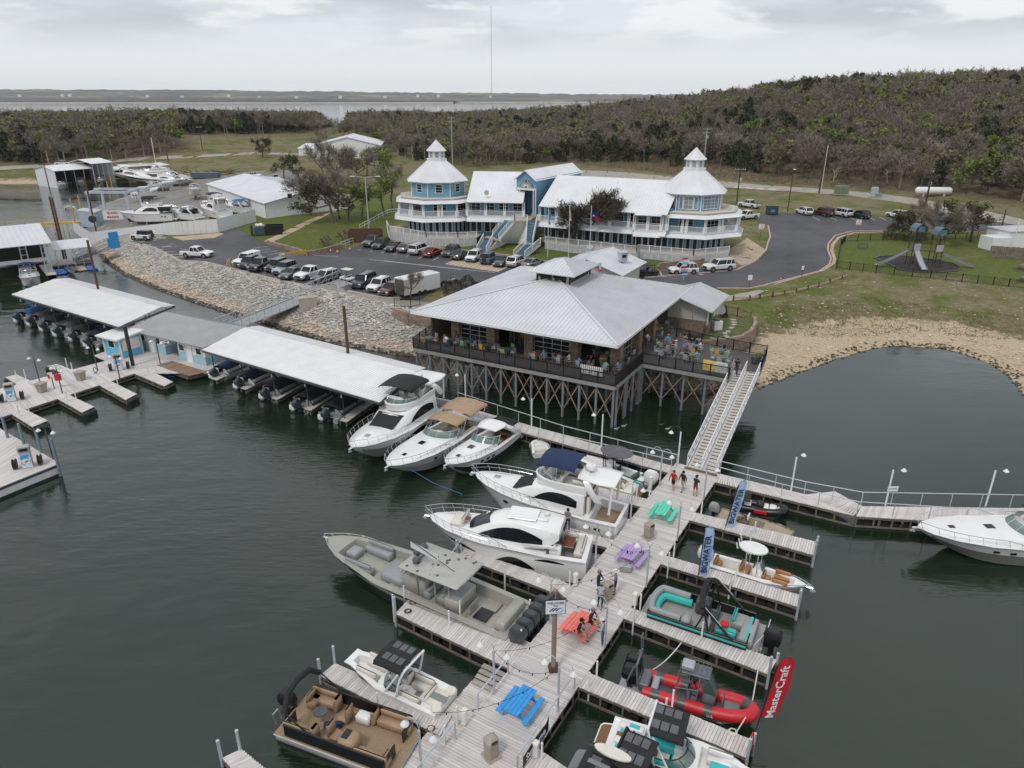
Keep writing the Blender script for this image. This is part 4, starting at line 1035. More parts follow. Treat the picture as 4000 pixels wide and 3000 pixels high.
def dome(root,x,y,z,s=1.0,m=PLW):
 o=lathe([(.1*s,0),(.14*s,.1*s),(.3*s,.13*s),(.32*s,.22*s),(.26*s,.34*s),(.1*s,.4*s),(0,.4*s)],(x,y,z),12).mk('radar_dome',m,root,True)
def port_lights(root,H_,ts,f=.62,r=.16,m=GLD):
 for t in ts:
  for sd in(1,-1):
   c=H_.side(t,f,.02);rbox((c[0],sd*c[1],c[2]),(r*2.6,.05,r*1.1),.02).mk('porthole',m,root)
def cruiser(root,L,B,hullm,canvas,seatm,arch_on=True,stripe=True,zs=1.2,zb=1.9,hard=False,two_tops=True,upper=WHITE):
 """open express cruiser: foredeck, wrap windshield, cockpit, arch with canvas, swim platform"""
 h=Hull(L*.94,B,zs,zb,.86,.40,2.75,.15);root_off=L*.06
 h.mk(root,upper)
 if hullm is not upper:h.strip(root,0.0,.97,.02,lambda u:.62-.1*u,hullm,'hull_side_band',16)
 h.strip(root,.01,.985,.93,1.0,mat('rub_rail_grey',(.5,.5,.5),.4),'rub_rail',16,.025)
 h.deck(root,upper,[(0,.25,-.02,0),(.03,.28,.02,0),(.035,.3,-.62,0),(.40,.32,-.62,0),(.405,.32,.34,.08),(.5,.36,.36,.1),(.7,.34,.24,.12),(.85,.28,.1,.1),(.95,.15,.04,.04),(1.0,.01,.02,0)])
 sheet([[(L*.94*t,y*(h.w(t)-.46),h.z(t)-.60)for y in(-1,0,1)]for t in(.04,.15,.27,.395)]).mk('cockpit_sole',SOLE,root)
 zw=h.z(.42)+.3
 wrap_screen(root,L*.40,L*.115,B*.40,zw,zw+.62,lean=.55)
 hatch(root,L*.60,0,h.z(.64)+.40,.62,.5);hatch(root,L*.78,0,h.z(.82)+.22,.42,.34)
 port_lights(root,h,(.52,.6,.68),.72)
 h.rail(root,.5,.55,step=8,mid=False);anchor(root,h)
 zc=h.z(.2)-.6
 seat(root,L*.34,-B*.18,zc,seatm,.6,.5,.6);seat(root,L*.34,B*.12,zc,seatm,.8,.5,.6)
 bench(root,L*.22,B*.3,zc,L*.16,.5,seatm,(0,1));bench(root,L*.065,0,zc,.55,B*.6,seatm,(-1,0));bench(root,L*.2,-B*.3,zc,L*.1,.45,CREAM)
 rbox((L*.395,-B*.2,zc+.75),(.4,.9,.5),.1).mk('helm_console',upper,root);tube([(L*.375+.06*cos(a)*0,-B*.2+.2*cos(a),zc+1.0+.2*sin(a))for a in[k*PI/5 for k in range(10)]],.018,4,True).mk('steering_wheel',BK,root)
 rbox((-L*.03,0,.42),(L*.1,B*.76,.14),.05).mk('swim_platform',upper,root)
 if arch_on:
  a=arch(root,L*.04,L*.23,B*.88,h.z(.1)+.1,h.z(.2)+1.45,upper,wid=.55)
  if hard:cabin(root,[(L*.2,B*.34,B*.3,h.z(.2)+1.4,h.z(.2)+1.48,.06),(L*.27,B*.38,B*.36,h.z(.2)+1.38,h.z(.2)+1.48,.08),(L*.37,B*.3,B*.28,h.z(.2)+1.32,h.z(.2)+1.4,.05)],upper,'hard_top')
  if canvas:
   canopy(root,L*.24,L*.38,B*.78,h.z(.2)+1.38,canvas,.14,.1,'front_canopy',h.z(.3)+.3)
   if two_tops:canopy(root,L*.0,L*.22,B*.84,h.z(.2)+1.52,canvas,.2,.12,'rear_canopy',h.z(.1)+.1)
 return h
def flybridge(root,L,B,hullm,canvas,sweep=True,zs=1.6,zb=2.4,hardtop=True,upper=WHITE,cover_screen=True):
 h=Hull(L*.93,B,zs,zb,.9,.40,2.75,.15);h.mk(root,upper)
 if hullm is not upper:h.strip(root,0,.97,.02,.6,hullm,'hull_side_band',16)
 h.strip(root,.01,.985,.93,1.0,mat('rub_rail_grey',(.5,.5,.5),.4),'rub_rail',16,.025)
 h.deck(root,upper,[(0,.25,-.02,0),(.02,.3,0,0),(.025,.3,-.55,0),(.17,.3,-.55,0),(.175,.3,.05,0),(.55,.34,.08,.03),(.6,.36,.36,.1),(.75,.36,.28,.14),(.88,.28,.14,.1),(.96,.14,.05,.04),(1.0,.01,.02,0)])
 sheet([[(L*.93*t,y*(h.w(t)-.4),h.z(t)-.53)for y in(-1,0,1)]for t in(.028,.1,.168)]).mk('cockpit_sole',SOLE,root)
 z0=h.z(.4)+.02;w=B/2-.32
 secs=[(L*.20,w,w*.88,z0,z0+1.5,.05),(L*.42,w,w*.88,z0,z0+1.5,.06),(L*.54,w*.98,w*.78,z0,z0+1.15,.08),(L*.62,w*.9,w*.66,z0+.1,z0+.62,.08),(L*.68,w*.8,w*.62,z0+.3,z0+.40,.06)]
 cabin(root,secs,upper,'cabin')
 cab_window(root,secs,L*.24,L*.585,lambda u:.30+.12*u,lambda u:.36+.5*sin(min(1,u*1.15+.12)*PI)**.6 if u<.86 else.42,GLD,'cabin_window')
 f=lambda x,fy:(x,fy,0)
 a,b=cab_at(secs,L*.655,1),cab_at(secs,L*.525,1)
 panel4(root,(a[0]+.02,-a[1]*.95,a[2]+.10),(a[0]+.02,a[1]*.95,a[2]+.10),(b[0],b[1]*.86,b[2]+.06),(b[0],-b[1]*.86,b[2]+.06),CANB if cover_screen else GLD,'front_screen',8,.14)
 if sweep:h.strip(root,.30,.66,lambda u:.62-.1*sin(u*3.14),lambda u:.64+.26*sin(min(1,u*1.1)*3.14)**.8,GLD,'hull_window')
 port_lights(root,h,(.12,.18,.74),.66)
 zf=z0+1.52;tub=[]
 for t in[k*PI/10 for k in range(11)]:
  tub.append((L*.36+L*.16*sin(t),-cos(t)*w*.86))
 tub=[(L*.19,-w*.84)]+tub+[(L*.19,w*.84)]
 sheet([[(x,y,zf-.1),(x+(.1 if x>L*.4 else 0),y*1.02,zf+.5),(x,y*.95,zf+.55),(x-.06,y*.9,zf+.48),(x-.12,y*.86,zf-.05)]for x,y in tub]).mk('flybridge_coaming',upper,root,50)
 prism([(x*.99,y*.88)for x,y in tub],zf-.06,zf+.01).mk('flybridge_sole',SOLE,root)
 wrap_screen(root,L*.38,L*.125,w*.78,zf+.5,zf+.8,GT,.18,85,12,4)
 rbox((L*.44,-w*.2,zf+.4),(.5,w*.9,.7),.12).mk('bridge_console',PLW,root,50)
 seat(root,L*.37,-w*.25,zf,CRMV,.55,.5,.6);seat(root,L*.37,w*.3,zf,CRMV,.7,.5,.6);bench(root,L*.24,w*.4,zf,L*.1,.5,CRMV,(0,1));bench(root,L*.2,-w*.1,zf,.5,w*1.1,CRMV,(-1,0))
 if canvas:canopy(root,L*.26,L*.48,w*1.75,zf+1.75,canvas,.22,.15,'bimini_top',zf+.55)
 if hardtop:
  arch(root,L*.12,L*.22,w*1.9,zf-.2,zf+1.35,upper,.2)
  cabin(root,[(L*.03,w*.78,w*.74,zf+.98,zf+1.1,.05),(L*.12,w*.86,w*.84,zf+.98,zf+1.14,.07),(L*.25,w*.7,w*.66,zf+1.05,zf+1.2,.05)],upper,'hard_top')
  for sd in(-1,1):beam((L*.06,sd*w*.74,h.zs+.5),(L*.05,sd*w*.7,zf+1.0),.14,.14).mk('hardtop_post',upper,root)
  dome(root,L*.2,0,zf+1.28,1.3);tube([(L*.17,w*.3,zf+1.2),(L*.14,w*.32,zf+2.4)],.012,4).mk('aerial',PLW,root)
 h.rail(root,.42,.62,step=9);anchor(root,h)
 rbox((-L*.035,0,.42),(L*.12,B*.84,.16),.05).mk('swim_platform',upper,root)
 hatch(root,L*.78,0,h.z(.83)+.3,.5,.45,GRYV)
 return h,secs
G_Y='cruisers and yachts moored by the main dock'
r,L=boat('motor_yacht','white flybridge yacht with charcoal bimini, moored next to the white slip roof','yacht',R13(262,880),R13(1255,395),2.4,.5,None,G_Y)
h,sc_=flybridge(r,L,L*.31,HULLG,CANB)
r,L=boat('express_cruiser','white express cruiser with two tan canvas tops and green tinted windshield','boat',R13(665,1075),R13(1650,560),1.85,.5,None,G_Y)
cruiser(r,L,L*.30,mat('hull_pale_grey',(.46,.46,.45),.25,var=.05),CANT,CRMV)
r,L=boat('express_cruiser','small white express cruiser with black hull sides, white hardtop and brown seats','boat',R13(1320,1050),R13(2040,690),1.8,.5,None,G_Y)
cruiser(r,L,L*.31,BK,None,BRNV,True,hard=True)
canopy(r,L*.02,L*.16,L*.22,2.2,CANB,.12,.1,'rear_canopy',1.1)
r,L=boat('motor_yacht','large cream flybridge yacht with navy blue bimini and open cockpit door','yacht',R14(590,195),R14(1945,705),2.4,.45,None,G_Y)
h,sc_=flybridge(r,L,L*.29,WHITE,CANN)
w_=L*.29/2-.35
rbox((L*.185,0,h.zs+.55),(.2,w_*1.5,1.9),.08).mk('aft_bulkhead',CREAM,r,50)
box((L*.178,-.1,h.zs+.42),(.04,1.3,1.55)).mk('cockpit_door',GLD,r);box((L*.174,-.1,h.zs+.42),(.05,.06,1.6)).mk('door_stile',CRM,r)
for k in range(9):box((-L*.055,-.55+k*.14,.515),(.5,.06,.02)).mk('platform_slat',BK,r)
r,L=boat('sport_yacht','sleek white coupe yacht with curved roof, long dark windows and grey swim platform','yacht',R14(138,560),R14(1660,1020),2.5,.45,None,G_Y)
B=L*.285;h=Hull(L*.9,B,1.75,2.5,.9,.42,2.7,.16);h.mk(r,WHITE)
h.strip(r,.01,.985,.93,1.0,mat('rub_rail_grey',(.5,.5,.5),.4),'rub_rail',16,.025)
h.strip(r,.3,.62,lambda u:.34,lambda u:.38+.36*sin(min(1,u*1.3)*3.0),GLD,'hull_window');h.strip(r,.68,.92,.52,lambda u:.55+.14*sin(u*3.1),GLD,'forward_hull_window');h.strip(r,.12,.3,.78,lambda u:.8+.1*sin(u*3.1),GLD,'hull_vent')
h.deck(r,WHITE,[(0,.25,-.02,0),(.03,.3,0,0),(.035,.32,-.5,0),(.235,.32,-.5,0),(.24,.34,.05,0),(.6,.4,.1,.05),(.7,.4,.3,.12),(.86,.28,.12,.1),(.96,.14,.05,.04),(1.0,.01,.02,0)])
sheet([[(L*.9*t,y*(h.w(t)-.42),h.z(t)-.48)for y in(-1,0,1)]for t in(.04,.13,.232)]).mk('cockpit_sole',SOLEG,r)
z0=h.z(.4)+.05;w=B/2-.42
secs=[(L*.15,w*.92,w*.84,z0+.9,z0+1.35,.05),(L*.22,w,w*.86,z0+.2,z0+1.5,.08),(L*.36,w,w*.82,z0,z0+1.62,.14),(L*.48,w*.98,w*.74,z0,z0+1.4,.16),(L*.57,w*.92,w*.62,z0+.05,z0+.98,.14),(L*.66,w*.8,w*.6,z0+.2,z0+.36,.08)]
cabin(r,secs,WHITE,'cabin',60)
cab_window(r,secs,L*.235,L*.61,lambda u:.18+.12*u,lambda u:.26+.56*sin(min(1,u*.95+.05)*3.14)**.6,GLD,'cabin_window')
a,b=cab_at(secs,L*.645,1),cab_at(secs,L*.53,1)
panel4(r,(a[0],-a[1]*.95,a[2]+.1),(a[0],a[1]*.95,a[2]+.1),(b[0],b[1]*.9,b[2]+.13),(b[0],-b[1]*.9,b[2]+.13),GLASSB,'windshield',8,.25)
rbox((L*.36,0,z0+1.75),(L*.16,w*1.1,.05),.02).mk('sunroof_panel',WHITE,r)
rbox((L*.26,w*.2,z0+1.66),(.9,.3,.16),.06).mk('roof_fairing',WHITE,r,50);dome(r,L*.24,-w*.3,z0+1.6,.6)
for sd in(-1,1):prism([(L*.16,sd*(w+.1)),(L*.34,sd*(w+.22)),(L*.30,sd*(w+.12)),(L*.17,sd*w)],z0+.35,z0+.5).mk('side_wing',WHITE,r);beam((L*.16,sd*w*.86,z0-.3),(L*.19,sd*w*.84,z0+1.3),.1,.16).mk('aft_pillar',WHITE,r)
box((L*.225,0,z0+.45),(.05,w*1.5,1.5)).mk('saloon_door',GLD,r)
zc=h.zs-.48
bench(r,L*.055,-.3,zc,.6,w*1.3,CRMV,(-1,0));bench(r,L*.12,-w*.78,zc,L*.08,.5,CRMV,(0,-1));table(r,L*.115,-w*.1,zc,.8,1.2,mat('mahogany',(.16,.045,.02),.3,var=.2,stretch=(1,8,1)),.7)
rbox((L*.17,w*.72,zc+.5),(L*.06,.55,1.0),.06).mk('wet_bar',WHITE,r,50)
p=rbox((-L*.03,0,.38),(L*.135,B*.88,.16),.05).mk('swim_platform',DGY,r,50);box((-L*.03,0,.47),(L*.12,B*.8,.02)).mk('platform_mat',SOLEG,p)
for y in(-B*.28,0,B*.28):tube([(-L*.03+.2*cos(k*.7),y+.2*sin(k*.7),.49)for k in range(9)],.02,4,True).mk('platform_emblem',CRMV,p)
table(r,L*.68,.2,h.z(.75)+.32,.6,.5,mat('mahogany',(.16,.045,.02)),.3);bench(r,L*.72,0,h.z(.8)+.2,.9,1.5,CRMV,(-1,0),'foredeck_lounge',.25)
h.rail(r,.45,.62,step=9);anchor(r,h)
r,L=boat('fishing_boat','long grey centre console fishing boat with hardtop and five black outboards','boat',R16(185,225),R16(1850,960),1.6,.9,None,None)
B=L*.27;h=Hull(L,B,1.0,1.65,.88,.4,3.0,.14,sh=1.5);h.mk(r,GREYG);h.strip(r,0.0,.975,.02,.72,NAVYH,'hull_side_band',16)
h.deck(r,GREYG,[(0,.3,-.02,0),(.05,.34,0,0),(.055,.36,-.62,0),(.62,.38,-.58,0),(.64,.38,-.5,0),(.88,.34,-.45,0),(.89,.3,0.02,.03),(.96,.15,.03,.03),(1,.01,.02,0)])
sheet([[(L*t,y*(h.w(t)-.5),h.z(t)-(.6 if t<.6 else.45))for y in(-1,0,1)]for t in(.06,.2,.4,.6)]).mk('cockpit_sole',mat('pale_deck_mat',(.38,.36,.32),.8,var=.08),r)
zc=h.z(.3)-.6
rbox((L*.49,0,zc+.62),(L*.13,1.5,1.25),.16,0,.92).mk('console',GREYG,r,50);rbox((L*.60,0,zc+.4),(L*.12,1.7,.75),.16).mk('console_lounge',GRYV,r,50)
panel4(r,(L*.555,-.68,zc+1.2),(L*.555,.68,zc+1.2),(L*.50,.6,zc+2.0),(L*.50,-.6,zc+2.0),GT,'windshield',6,.1)
t_=rbox((L*.375,0,zc+2.32),(L*.29,B*.74,.12),.05).mk('hardtop',mat('hardtop_grey',(.40,.395,.37),.35,var=.06),r,50)
for x in(.30,.37,.46):
 for sd in(-1,1):tube([(L*x,sd*.78,zc+.2),(L*x,sd*.85,zc+2.3)],.05,5).mk('hardtop_leg',GREYG,r)
RS=random.Random(2)
for k in range(16):lathe([(.09,0),(.09,.03),(0,.03)],(L*RS.uniform(.25,.5),RS.uniform(-B*.32,B*.32),zc+2.38),6).mk('top_fitting',DGY,t_)
for x,y in((.47,.55),(.50,-.1),(.5,-.75)):dome(t_,L*x,y,zc+2.38,.8,DGY)
beam((L*.46,-.3,zc+2.62),(L*.46,1.0,zc+2.62),.12,.12).mk('radar_bar',DGY,t_)
for sd in(-1,1):tube([(L*.38,sd*B*.3,zc+2.4),(L*.3,sd*B*.32+.5,zc+4.2)],.03,5).mk('outrigger',WP,t_)
for k in range(7):tube([(L*.232,-.9+k*.3,zc+2.2),(L*.215,-.9+k*.3,zc+2.62)],.035,5).mk('rod_holder',CRM,t_)
for x,w_ in((.42,1.5),(.345,1.5)):bench(r,L*x,0,zc,.5,w_,GRYV,(-1,0),'helm_bench',.6)
rbox((L*.285,0,zc+.5),(L*.07,2.0,1.0),.08).mk('rigging_station',GREYG,r,50)
box((L*.285,0,zc+1.01),(L*.06,1.8,.03)).mk('station_top',GRYV,r)
bench(r,L*.76,h.w(.76)*.55,h.z(.76)-.5,L*.14,.55,GRYV,(0,1),'bow_seat',.5);bench(r,L*.76,-h.w(.76)*.55,h.z(.76)-.5,L*.14,.55,GRYV,(0,-1),'bow_seat',.5);bench(r,L*.845,0,h.z(.85)-.5,.8,.9,GRYV,None,'bow_cushion',.5)
rbox((L*.05,0,zc+.55),(.7,B*.62,.9),.1).mk('transom_locker',GREYG,r,50)
box((L*.17,.1,zc+.02),(.9,1.0,.04)).mk('open_floor_hatch',BK,r);rbox((L*.215,.1,zc+.35),(.06,.95,.7),.02,0).mk('hatch_lid',GREYG,r)
for x in(.1,.135):box((L*x,-.8,zc+.01),(.05,.9,.03)).mk('hatch_seam',DGY,r)
for k in range(5):outboard(r,-.25,(k-2)*.72,1.05,1.15,mat('outboard_charcoal',(.045,.052,.058),.35,var=.2))
for k in range(9):box((-.02+L*.005,-1.0+k*.25,1.25),(.02,.1,.1)).mk('transom_light',WP,r)
h.rail(r,.8,.12,step=3,mid=False,name='bow_grab_rail')
prism([(L+.05,-.15),(L+.55,0),(L+.05,.15)],1.5,1.58).mk('bow_roller',CRM,r)
fl=sheet([[(L*.36+.45*i,.55+.25*i,zc+3.0+.32*i+j*.45)for j in(0,1)]for i in range(4)]).mk('flag',PALEB if False else WP,r)
tube([(L*.30,.2,zc+2.4),(L*.36+1.5,1.4,zc+4.6)],.02,5).mk('flag_staff',BK,r)
def seats_ring(root,h,x0,x1,z,m,w=.5,inset=.3,name='side_bench'):
 for sd in(1,-1):
  t0,t1=x0/h.L,x1/h.L;y=(h.w((t0+t1)/2)-inset-w/2)
  bench(root,(x0+x1)/2,sd*y,z,x1-x0,w,m,(0,sd),name,.4)
r,L=boat('bowrider','white bowrider with black tower canopy and wood grained swim platform','boat',R17(850,370),R17(1830,900),1.05,.5,None,None)
B=L*.33;h=Hull(L*.93,B,.85,1.1,.92,.5,2.6,.12,.55);h.mk(r,WHITE);h.strip(r,0,.98,.3,.55,GRYV,'hull_stripe',14)
prof_b=[(0,.2,0,0),(.17,.22,.02,.02),(.175,.24,-.5,0),(.52,.26,-.5,0),(.53,.26,.2,.02),(.60,.28,.2,.02),(.61,.3,-.4,0),(.93,.3,-.36,0),(.94,.3,.03,.02),(1,.02,.02,0)]
h.deck(r,WHITE,prof_b);zc=h.z(.3)-.5
sheet([[(L*.93*t,y*(h.w(t)-.36),zc+.012)for y in(-1,0,1)]for t in(.18,.35,.515)]).mk('cockpit_sole',SOLEG,r)
seats_ring(r,h,L*.18,L*.36,zc,CRMV);bench(r,L*.18,0,zc,.55,B*.5,CRMV,(-1,0));seat(r,L*.42,-B*.22,zc,CRMV,.5,.5,.55);seat(r,L*.42,B*.22,zc,CRMV,.5,.5,.5)
wrap_screen(r,L*.42,L*.14,B*.43,h.z(.5)+.18,h.z(.5)+.62,GT,.35,100,12,4,BK)
seats_ring(r,h,L*.6,L*.80,h.z(.7)-.4,CRMV,.42,.3,'bow_bench')
rbox((L*.075,0,h.zs+.06),(L*.13,B*.5,.12),.05).mk('sun_pad',CRMV,r,50);box((L*.07,0,h.zs+.13),(L*.14,.4,.02)).mk('pad_walkway',SOLEG,r)
for sd in(-1,1):lathe([(.26,0),(.3,.08),(.24,.18),(0,.18)],(L*.02,sd*B*.3,h.zs+.04),10).mk('round_cushion',CRMV,r,True)
def tower(root,x,w,z0,z1,m,lean=.5,name='wake_tower'):
 t=tube([(x,-w/2,z0),(x-lean*.6,-w/2*.95,z0+(z1-z0)*.7),(x-lean,-w/2*.8,z1),(x-lean,w/2*.8,z1),(x-lean*.6,w/2*.95,z0+(z1-z0)*.7),(x,w/2,z0)],.06,6).mk(name,m,root,True)
 tube([(x+.7,-w/2,z0),(x-lean*.4,-w/2*.93,z1-.25)],.05,5).mk('tower_strut',m,t);tube([(x+.7,w/2,z0),(x-lean*.4,w/2*.93,z1-.25)],.05,5).mk('tower_strut',m,t);return t
tw=tower(r,L*.36,B*.94,h.z(.4)+.03,h.z(.4)+1.75,WP)
c=canopy(r,L*.31,L*.57,B*.86,h.z(.4)+1.62,CANB,.16,.14,'tower_canopy')
for sd in(-1,1):
 for k in range(3):box((L*.36+k*.42,sd*B*.2,h.z(.4)+1.80+.02),(.34,B*.2,.05)).mk('canopy_window',CANG,c)
rbox((-L*.02,0,.38),(L*.13,B*.92,.1),.04).mk('swim_platform',WOOD,r)
def pontoon(root,L,B,railm,deckm,couch,tubes=2,accent=None,zdk=.72,railh=.68,tubem=ALU):
 rr=.32
 for y in((-B*.34,B*.34)if tubes==2 else(-B*.36,0,B*.36)):
  tube([(-.1,y,.22),(0,y,.22),(L*.88,y,.22),(L*.96,y,.30),(L*1.0,y,.42)],[rr*.9,rr,rr,rr*.7,.05],10).mk('float_tube',tubem,root,True)
 out=[(0,-B/2),(L*.93,-B/2),(L*.98,-B*.42),(L,-B*.3),(L,B*.3),(L*.98,B*.42),(L*.93,B/2),(0,B/2)]
 prism(out,zdk-.12,zdk).mk('deck',deckm,root);tube([(x,y,zdk-.06)for x,y in out],.05,5,True).mk('deck_trim',tubem,root)
 x0,x1,yb=L*.09,L*.92,B/2-.06
 for sd in(-1,1):
  p=rbox(((x0+x1)/2,sd*yb,zdk+railh/2+.03),(x1-x0,.06,railh),.02).mk('side_panel',railm,root)
  if accent:box(((x0+x1)/2,sd*(yb+.035),zdk+railh*.72),(x1-x0,.02,railh*.2)).mk('panel_stripe',accent,p)
  tube([(x0,sd*yb,zdk+railh+.05),(x1,sd*yb,zdk+railh+.05)],.03,5).mk('top_rail',railm,p)
 for x,ys in((x1,((-1,-.25),(.25,1))),(x0,((-1,-.3),(.3,1)))):
  for a,b in ys:rbox((x,(a+b)/2*yb,zdk+railh/2+.03),(.06,(b-a)*yb,railh),.02).mk('end_panel',railm,root)
 return zdk
r,L=boat('pontoon_boat','black sided pontoon boat with tan couches and folded black bimini','boat',R17(1470,1330),R17(350,930),.72,.72,None,None)
B=2.75;zd=pontoon(r,L,B,BK,SOLE,TANV,2)
for x,sd,lx in((.17,1,1.5),(.17,-1,1.5),(.80,1,1.7),(.80,-1,1.7)):
 bench(r,L*x+(.1 if x<.5 else 0),sd*(B/2-.4),zd,lx,.55,TANV,(0,sd),'couch',.42)
 rbox((L*x+(lx/2+.18)*(1 if x<.5 else-1),sd*(B/2-.45),zd+.4),(.28,.6,.8),.12).mk('couch_arm',TANV,r,50)
bench(r,L*.12,B*.27,zd,.5,.7,TANV,(-1,0),'couch');bench(r,L*.885,-B*.33,zd,.4,.5,TANV,(1,0),'couch')
rbox((L*.60,-B/2+.55,zd+.45),(.9,.85,.9),.14).mk('helm_console',TANV,r,50);box((L*.58,-B/2+.55,zd+.93),(.3,.5,.05)).mk('dashboard',BK,r)
seat(r,L*.45,-B*.2,zd,TANV,.6,.55,.7);seat(r,L*.42,B*.18,zd,TANV,.62,.6,.75,-1,'captain_chair')
rbox((L*.56,B*.28,zd+.24),(.75,.5,.46),.06).mk('white_cool_box',PLW,r,50)
o_=lathe([(0,0),(.34,0),(.34,.04),(0,.04)],(L*.26,.0,zd+.62),14).mk('pedestal_table',DGY,r,True);tube([(L*.26,0,zd),(L*.26,0,zd+.62)],.04,5).mk('table_leg',CRM,o_)
tube([(L*.31,-.2,zd+.14),(L*.43,.15,zd+.14)],.14,8).mk('rolled_mat',CANN,r,True)
tube([(L*.12,-B/2+.02,zd+1.5),(L*.10,-B*.3,zd+2.1),(L*.09,0,zd+2.2),(L*.10,B*.3,zd+2.1),(L*.12,B/2-.02,zd+1.5)],.14,8).mk('folded_bimini',CANB,r,True)
for sd in(-1,1):
 for dx_ in(0,.12):tube([(L*.30+dx_,sd*(B/2-.03),zd+.75),(L*.12+dx_*.3,sd*(B/2-.02),zd+1.55)],.03,5).mk('bimini_bow',BK,r)
tube([(-.25,-.9,zd),(-.4,-.9,zd+.5),(-.4,-.5,zd+.5),(-.25,-.5,zd)],.025,5).mk('boarding_ladder',CRM,r)
outboard(r,-.1,.25,.78,1.05,BK)
r,L=boat('sport_boat','white and grey sport boat with teal pads, grey oval top and white outboard','boat',R15(540,215),R15(1290,515),1.0,.6,None,None)
B=L*.31;h=Hull(L,B,.85,1.05,.92,.5,2.4,.12,.3);h.mk(r,mat('lilac_white_gelcoat',(.66,.66,.72),.3));h.deck(r,WHITE,[(0,.3,0,0),(.08,.3,0,0),(.085,.3,-.5,0),(.9,.3,-.42,0),(.91,.3,.03,.02),(1,.02,.02,0)])
zc=h.z(.3)-.48
sheet([[(L*t,y*(h.w(t)-.4),zc+.01+.04*t)for y in(-1,0,1)]for t in(.09,.4,.7,.88)]).mk('cockpit_sole',mat('pale_deck_mat',(.38,.36,.32)),r)
for t,y in((.04,.34),(.04,-.34)):box((L*t,B*y,h.zs+.06),(.6,.5,.03)).mk('teal_pad',DTEAL,r)
box((L*.955,0,h.zb+.06),(.5,.5,.03)).mk('teal_pad',DTEAL,r);box((L*.25,.0,zc+.03),(1.1,1.1,.03)).mk('teal_pad',DTEAL,r)
bench(r,L*.15,0,zc,.5,B*.62,CANG,(-1,0));bench(r,L*.35,B*.3,zc,1.2,.4,GRYV,(0,1));rbox((L*.5,-.2,zc+.5),(.7,.8,1.0),.1).mk('console',WHITE,r,50);seat(r,L*.4,-.2,zc,BK,.6,.5,.6)
tube([(L*.47,-.7,zc+.4),(L*.5,-.7,zc+1.9),(L*.5,.7,zc+1.9),(L*.47,.7,zc+.4)],.05,5).mk('top_frame',BK,r)
prism([(L*.40+1.35*cos(a)*(1 if cos(a)>0 else 1),1.0*sin(a))for a in[k*PI/9 for k in range(18)]],zc+2.1,zc+2.16).mk('oval_top',CANG,r)
for x in(.36,.5):
 for sd in(-1,1):tube([(L*x,sd*.75,zc+.2),(L*x+.15,sd*.7,zc+2.1)],.04,5).mk('top_leg',BK,r)
outboard(r,-.15,0,.85,1.25,PLW)
r,L=boat('bowrider','beige bowrider behind the navy topped yacht, folded blue bimini and wood swim step','boat',R15(500,380),R15(1200,625),1.0,.5,None,None)
B=L*.32;h=Hull(L*.95,B,.8,1.05,.9,.5,2.4,.14,.2);h.mk(r,CREAM);h.deck(r,CREAM,prof_b);zc=h.z(.3)-.5
sheet([[(L*.93*t,y*(h.w(t)-.36),zc+.012)for y in(-1,0,1)]for t in(.18,.35,.515)]).mk('cockpit_sole',TEAK,r)
seats_ring(r,h,L*.18,L*.36,zc,TANV);bench(r,L*.19,0,zc,.5,B*.55,CRMV,(-1,0));seat(r,L*.43,-B*.2,zc,TANV);seat(r,L*.43,B*.2,zc,TANV);wrap_screen(r,L*.44,L*.12,B*.42,h.z(.5)+.18,h.z(.5)+.6,GT,.3,100,12,4)
tube([(L*.36,-B*.5,h.zs+.2),(L*.32,-B*.2,h.zs+1.1),(L*.32,B*.2,h.zs+1.1),(L*.36,B*.5,h.zs+.2)],.08,6).mk('folded_bimini',CANN,r)
rbox((L*.08,0,h.zs+.05),(L*.14,B*.7,.12),.05).mk('sun_pad',CRMV,r,50);rbox((-L*.02,0,.36),(L*.12,B*.8,.1),.04).mk('swim_step',TEAK,r)
r,L=boat('dinghy','tiny white tender floating behind the navy topped yacht','boat',R22(1105,890),R22(1150,1040),.45,.3,None,None)
h=Hull(L,1.75,.42,.55,.9,.5,2.6,.1,.25);h.mk(r,PLW);h.deck(r,WHITE,[(0,.2,0,0),(.04,.22,-.25,0),(.85,.24,-.22,0),(.87,.2,.02,0),(1,.02,.02,0)]);bench(r,L*.35,0,.2,.5,1.0,CRMV);rbox((L*.5,0,.5),(.3,.4,.5),.06).mk('console',PLW,r)
def rib(root,L,B,tubem,rr,z=.5,patches=None,pm=None):
 P=[]
 for i in range(9):P.append((L*.03+i*L*.075,-B/2+rr,z))
 for a in[k*PI/8 for k in range(1,8)]:P.append((L*.66+L*.30*sin(a)**.9,-cos(a)*(B/2-rr),z+.22*sin(a)))
 for i in range(8,-1,-1):P.append((L*.03+i*L*.075,B/2-rr,z))
 t=tube(P,rr,12).mk('inflatable_tube',tubem,root,True)
 if patches:
  for i,j in patches:tube(P[i:j+1],rr*1.015,12).mk('tube_patch',pm,t,True)
 return P
r,L=boat('inflatable_boat','small black inflatable boat with white seats and red fender','boat',R23(1935,720),R23(1225,600),.6,.5,None,None)
rib(r,L,L*.44,BK,.28,.42);prism([(0.1,-.6),(L*.75,-.6),(L*.9,0),(L*.75,.6),(.1,.6)],.0,.3).mk('hull',DGY,r)
bench(r,L*.2,0,.3,.5,.95,PLW,(-1,0));rbox((L*.45,0,.6),(.5,.6,.7),.1).mk('console',BK,r,50);bench(r,L*.58,0,.3,.35,.7,PLW);bench(r,L*.72,0,.3,.5,.8,PLW);bench(r,L*.83,0,.3,.2,.5,PLW)
rbox((L*.48,-L*.22,.5),(.9,.12,.34),.08).mk('red_fender',RED,r);rbox((L*.93,.0,.62),(.3,.35,.2),.05).mk('bow_step',REDF,r)
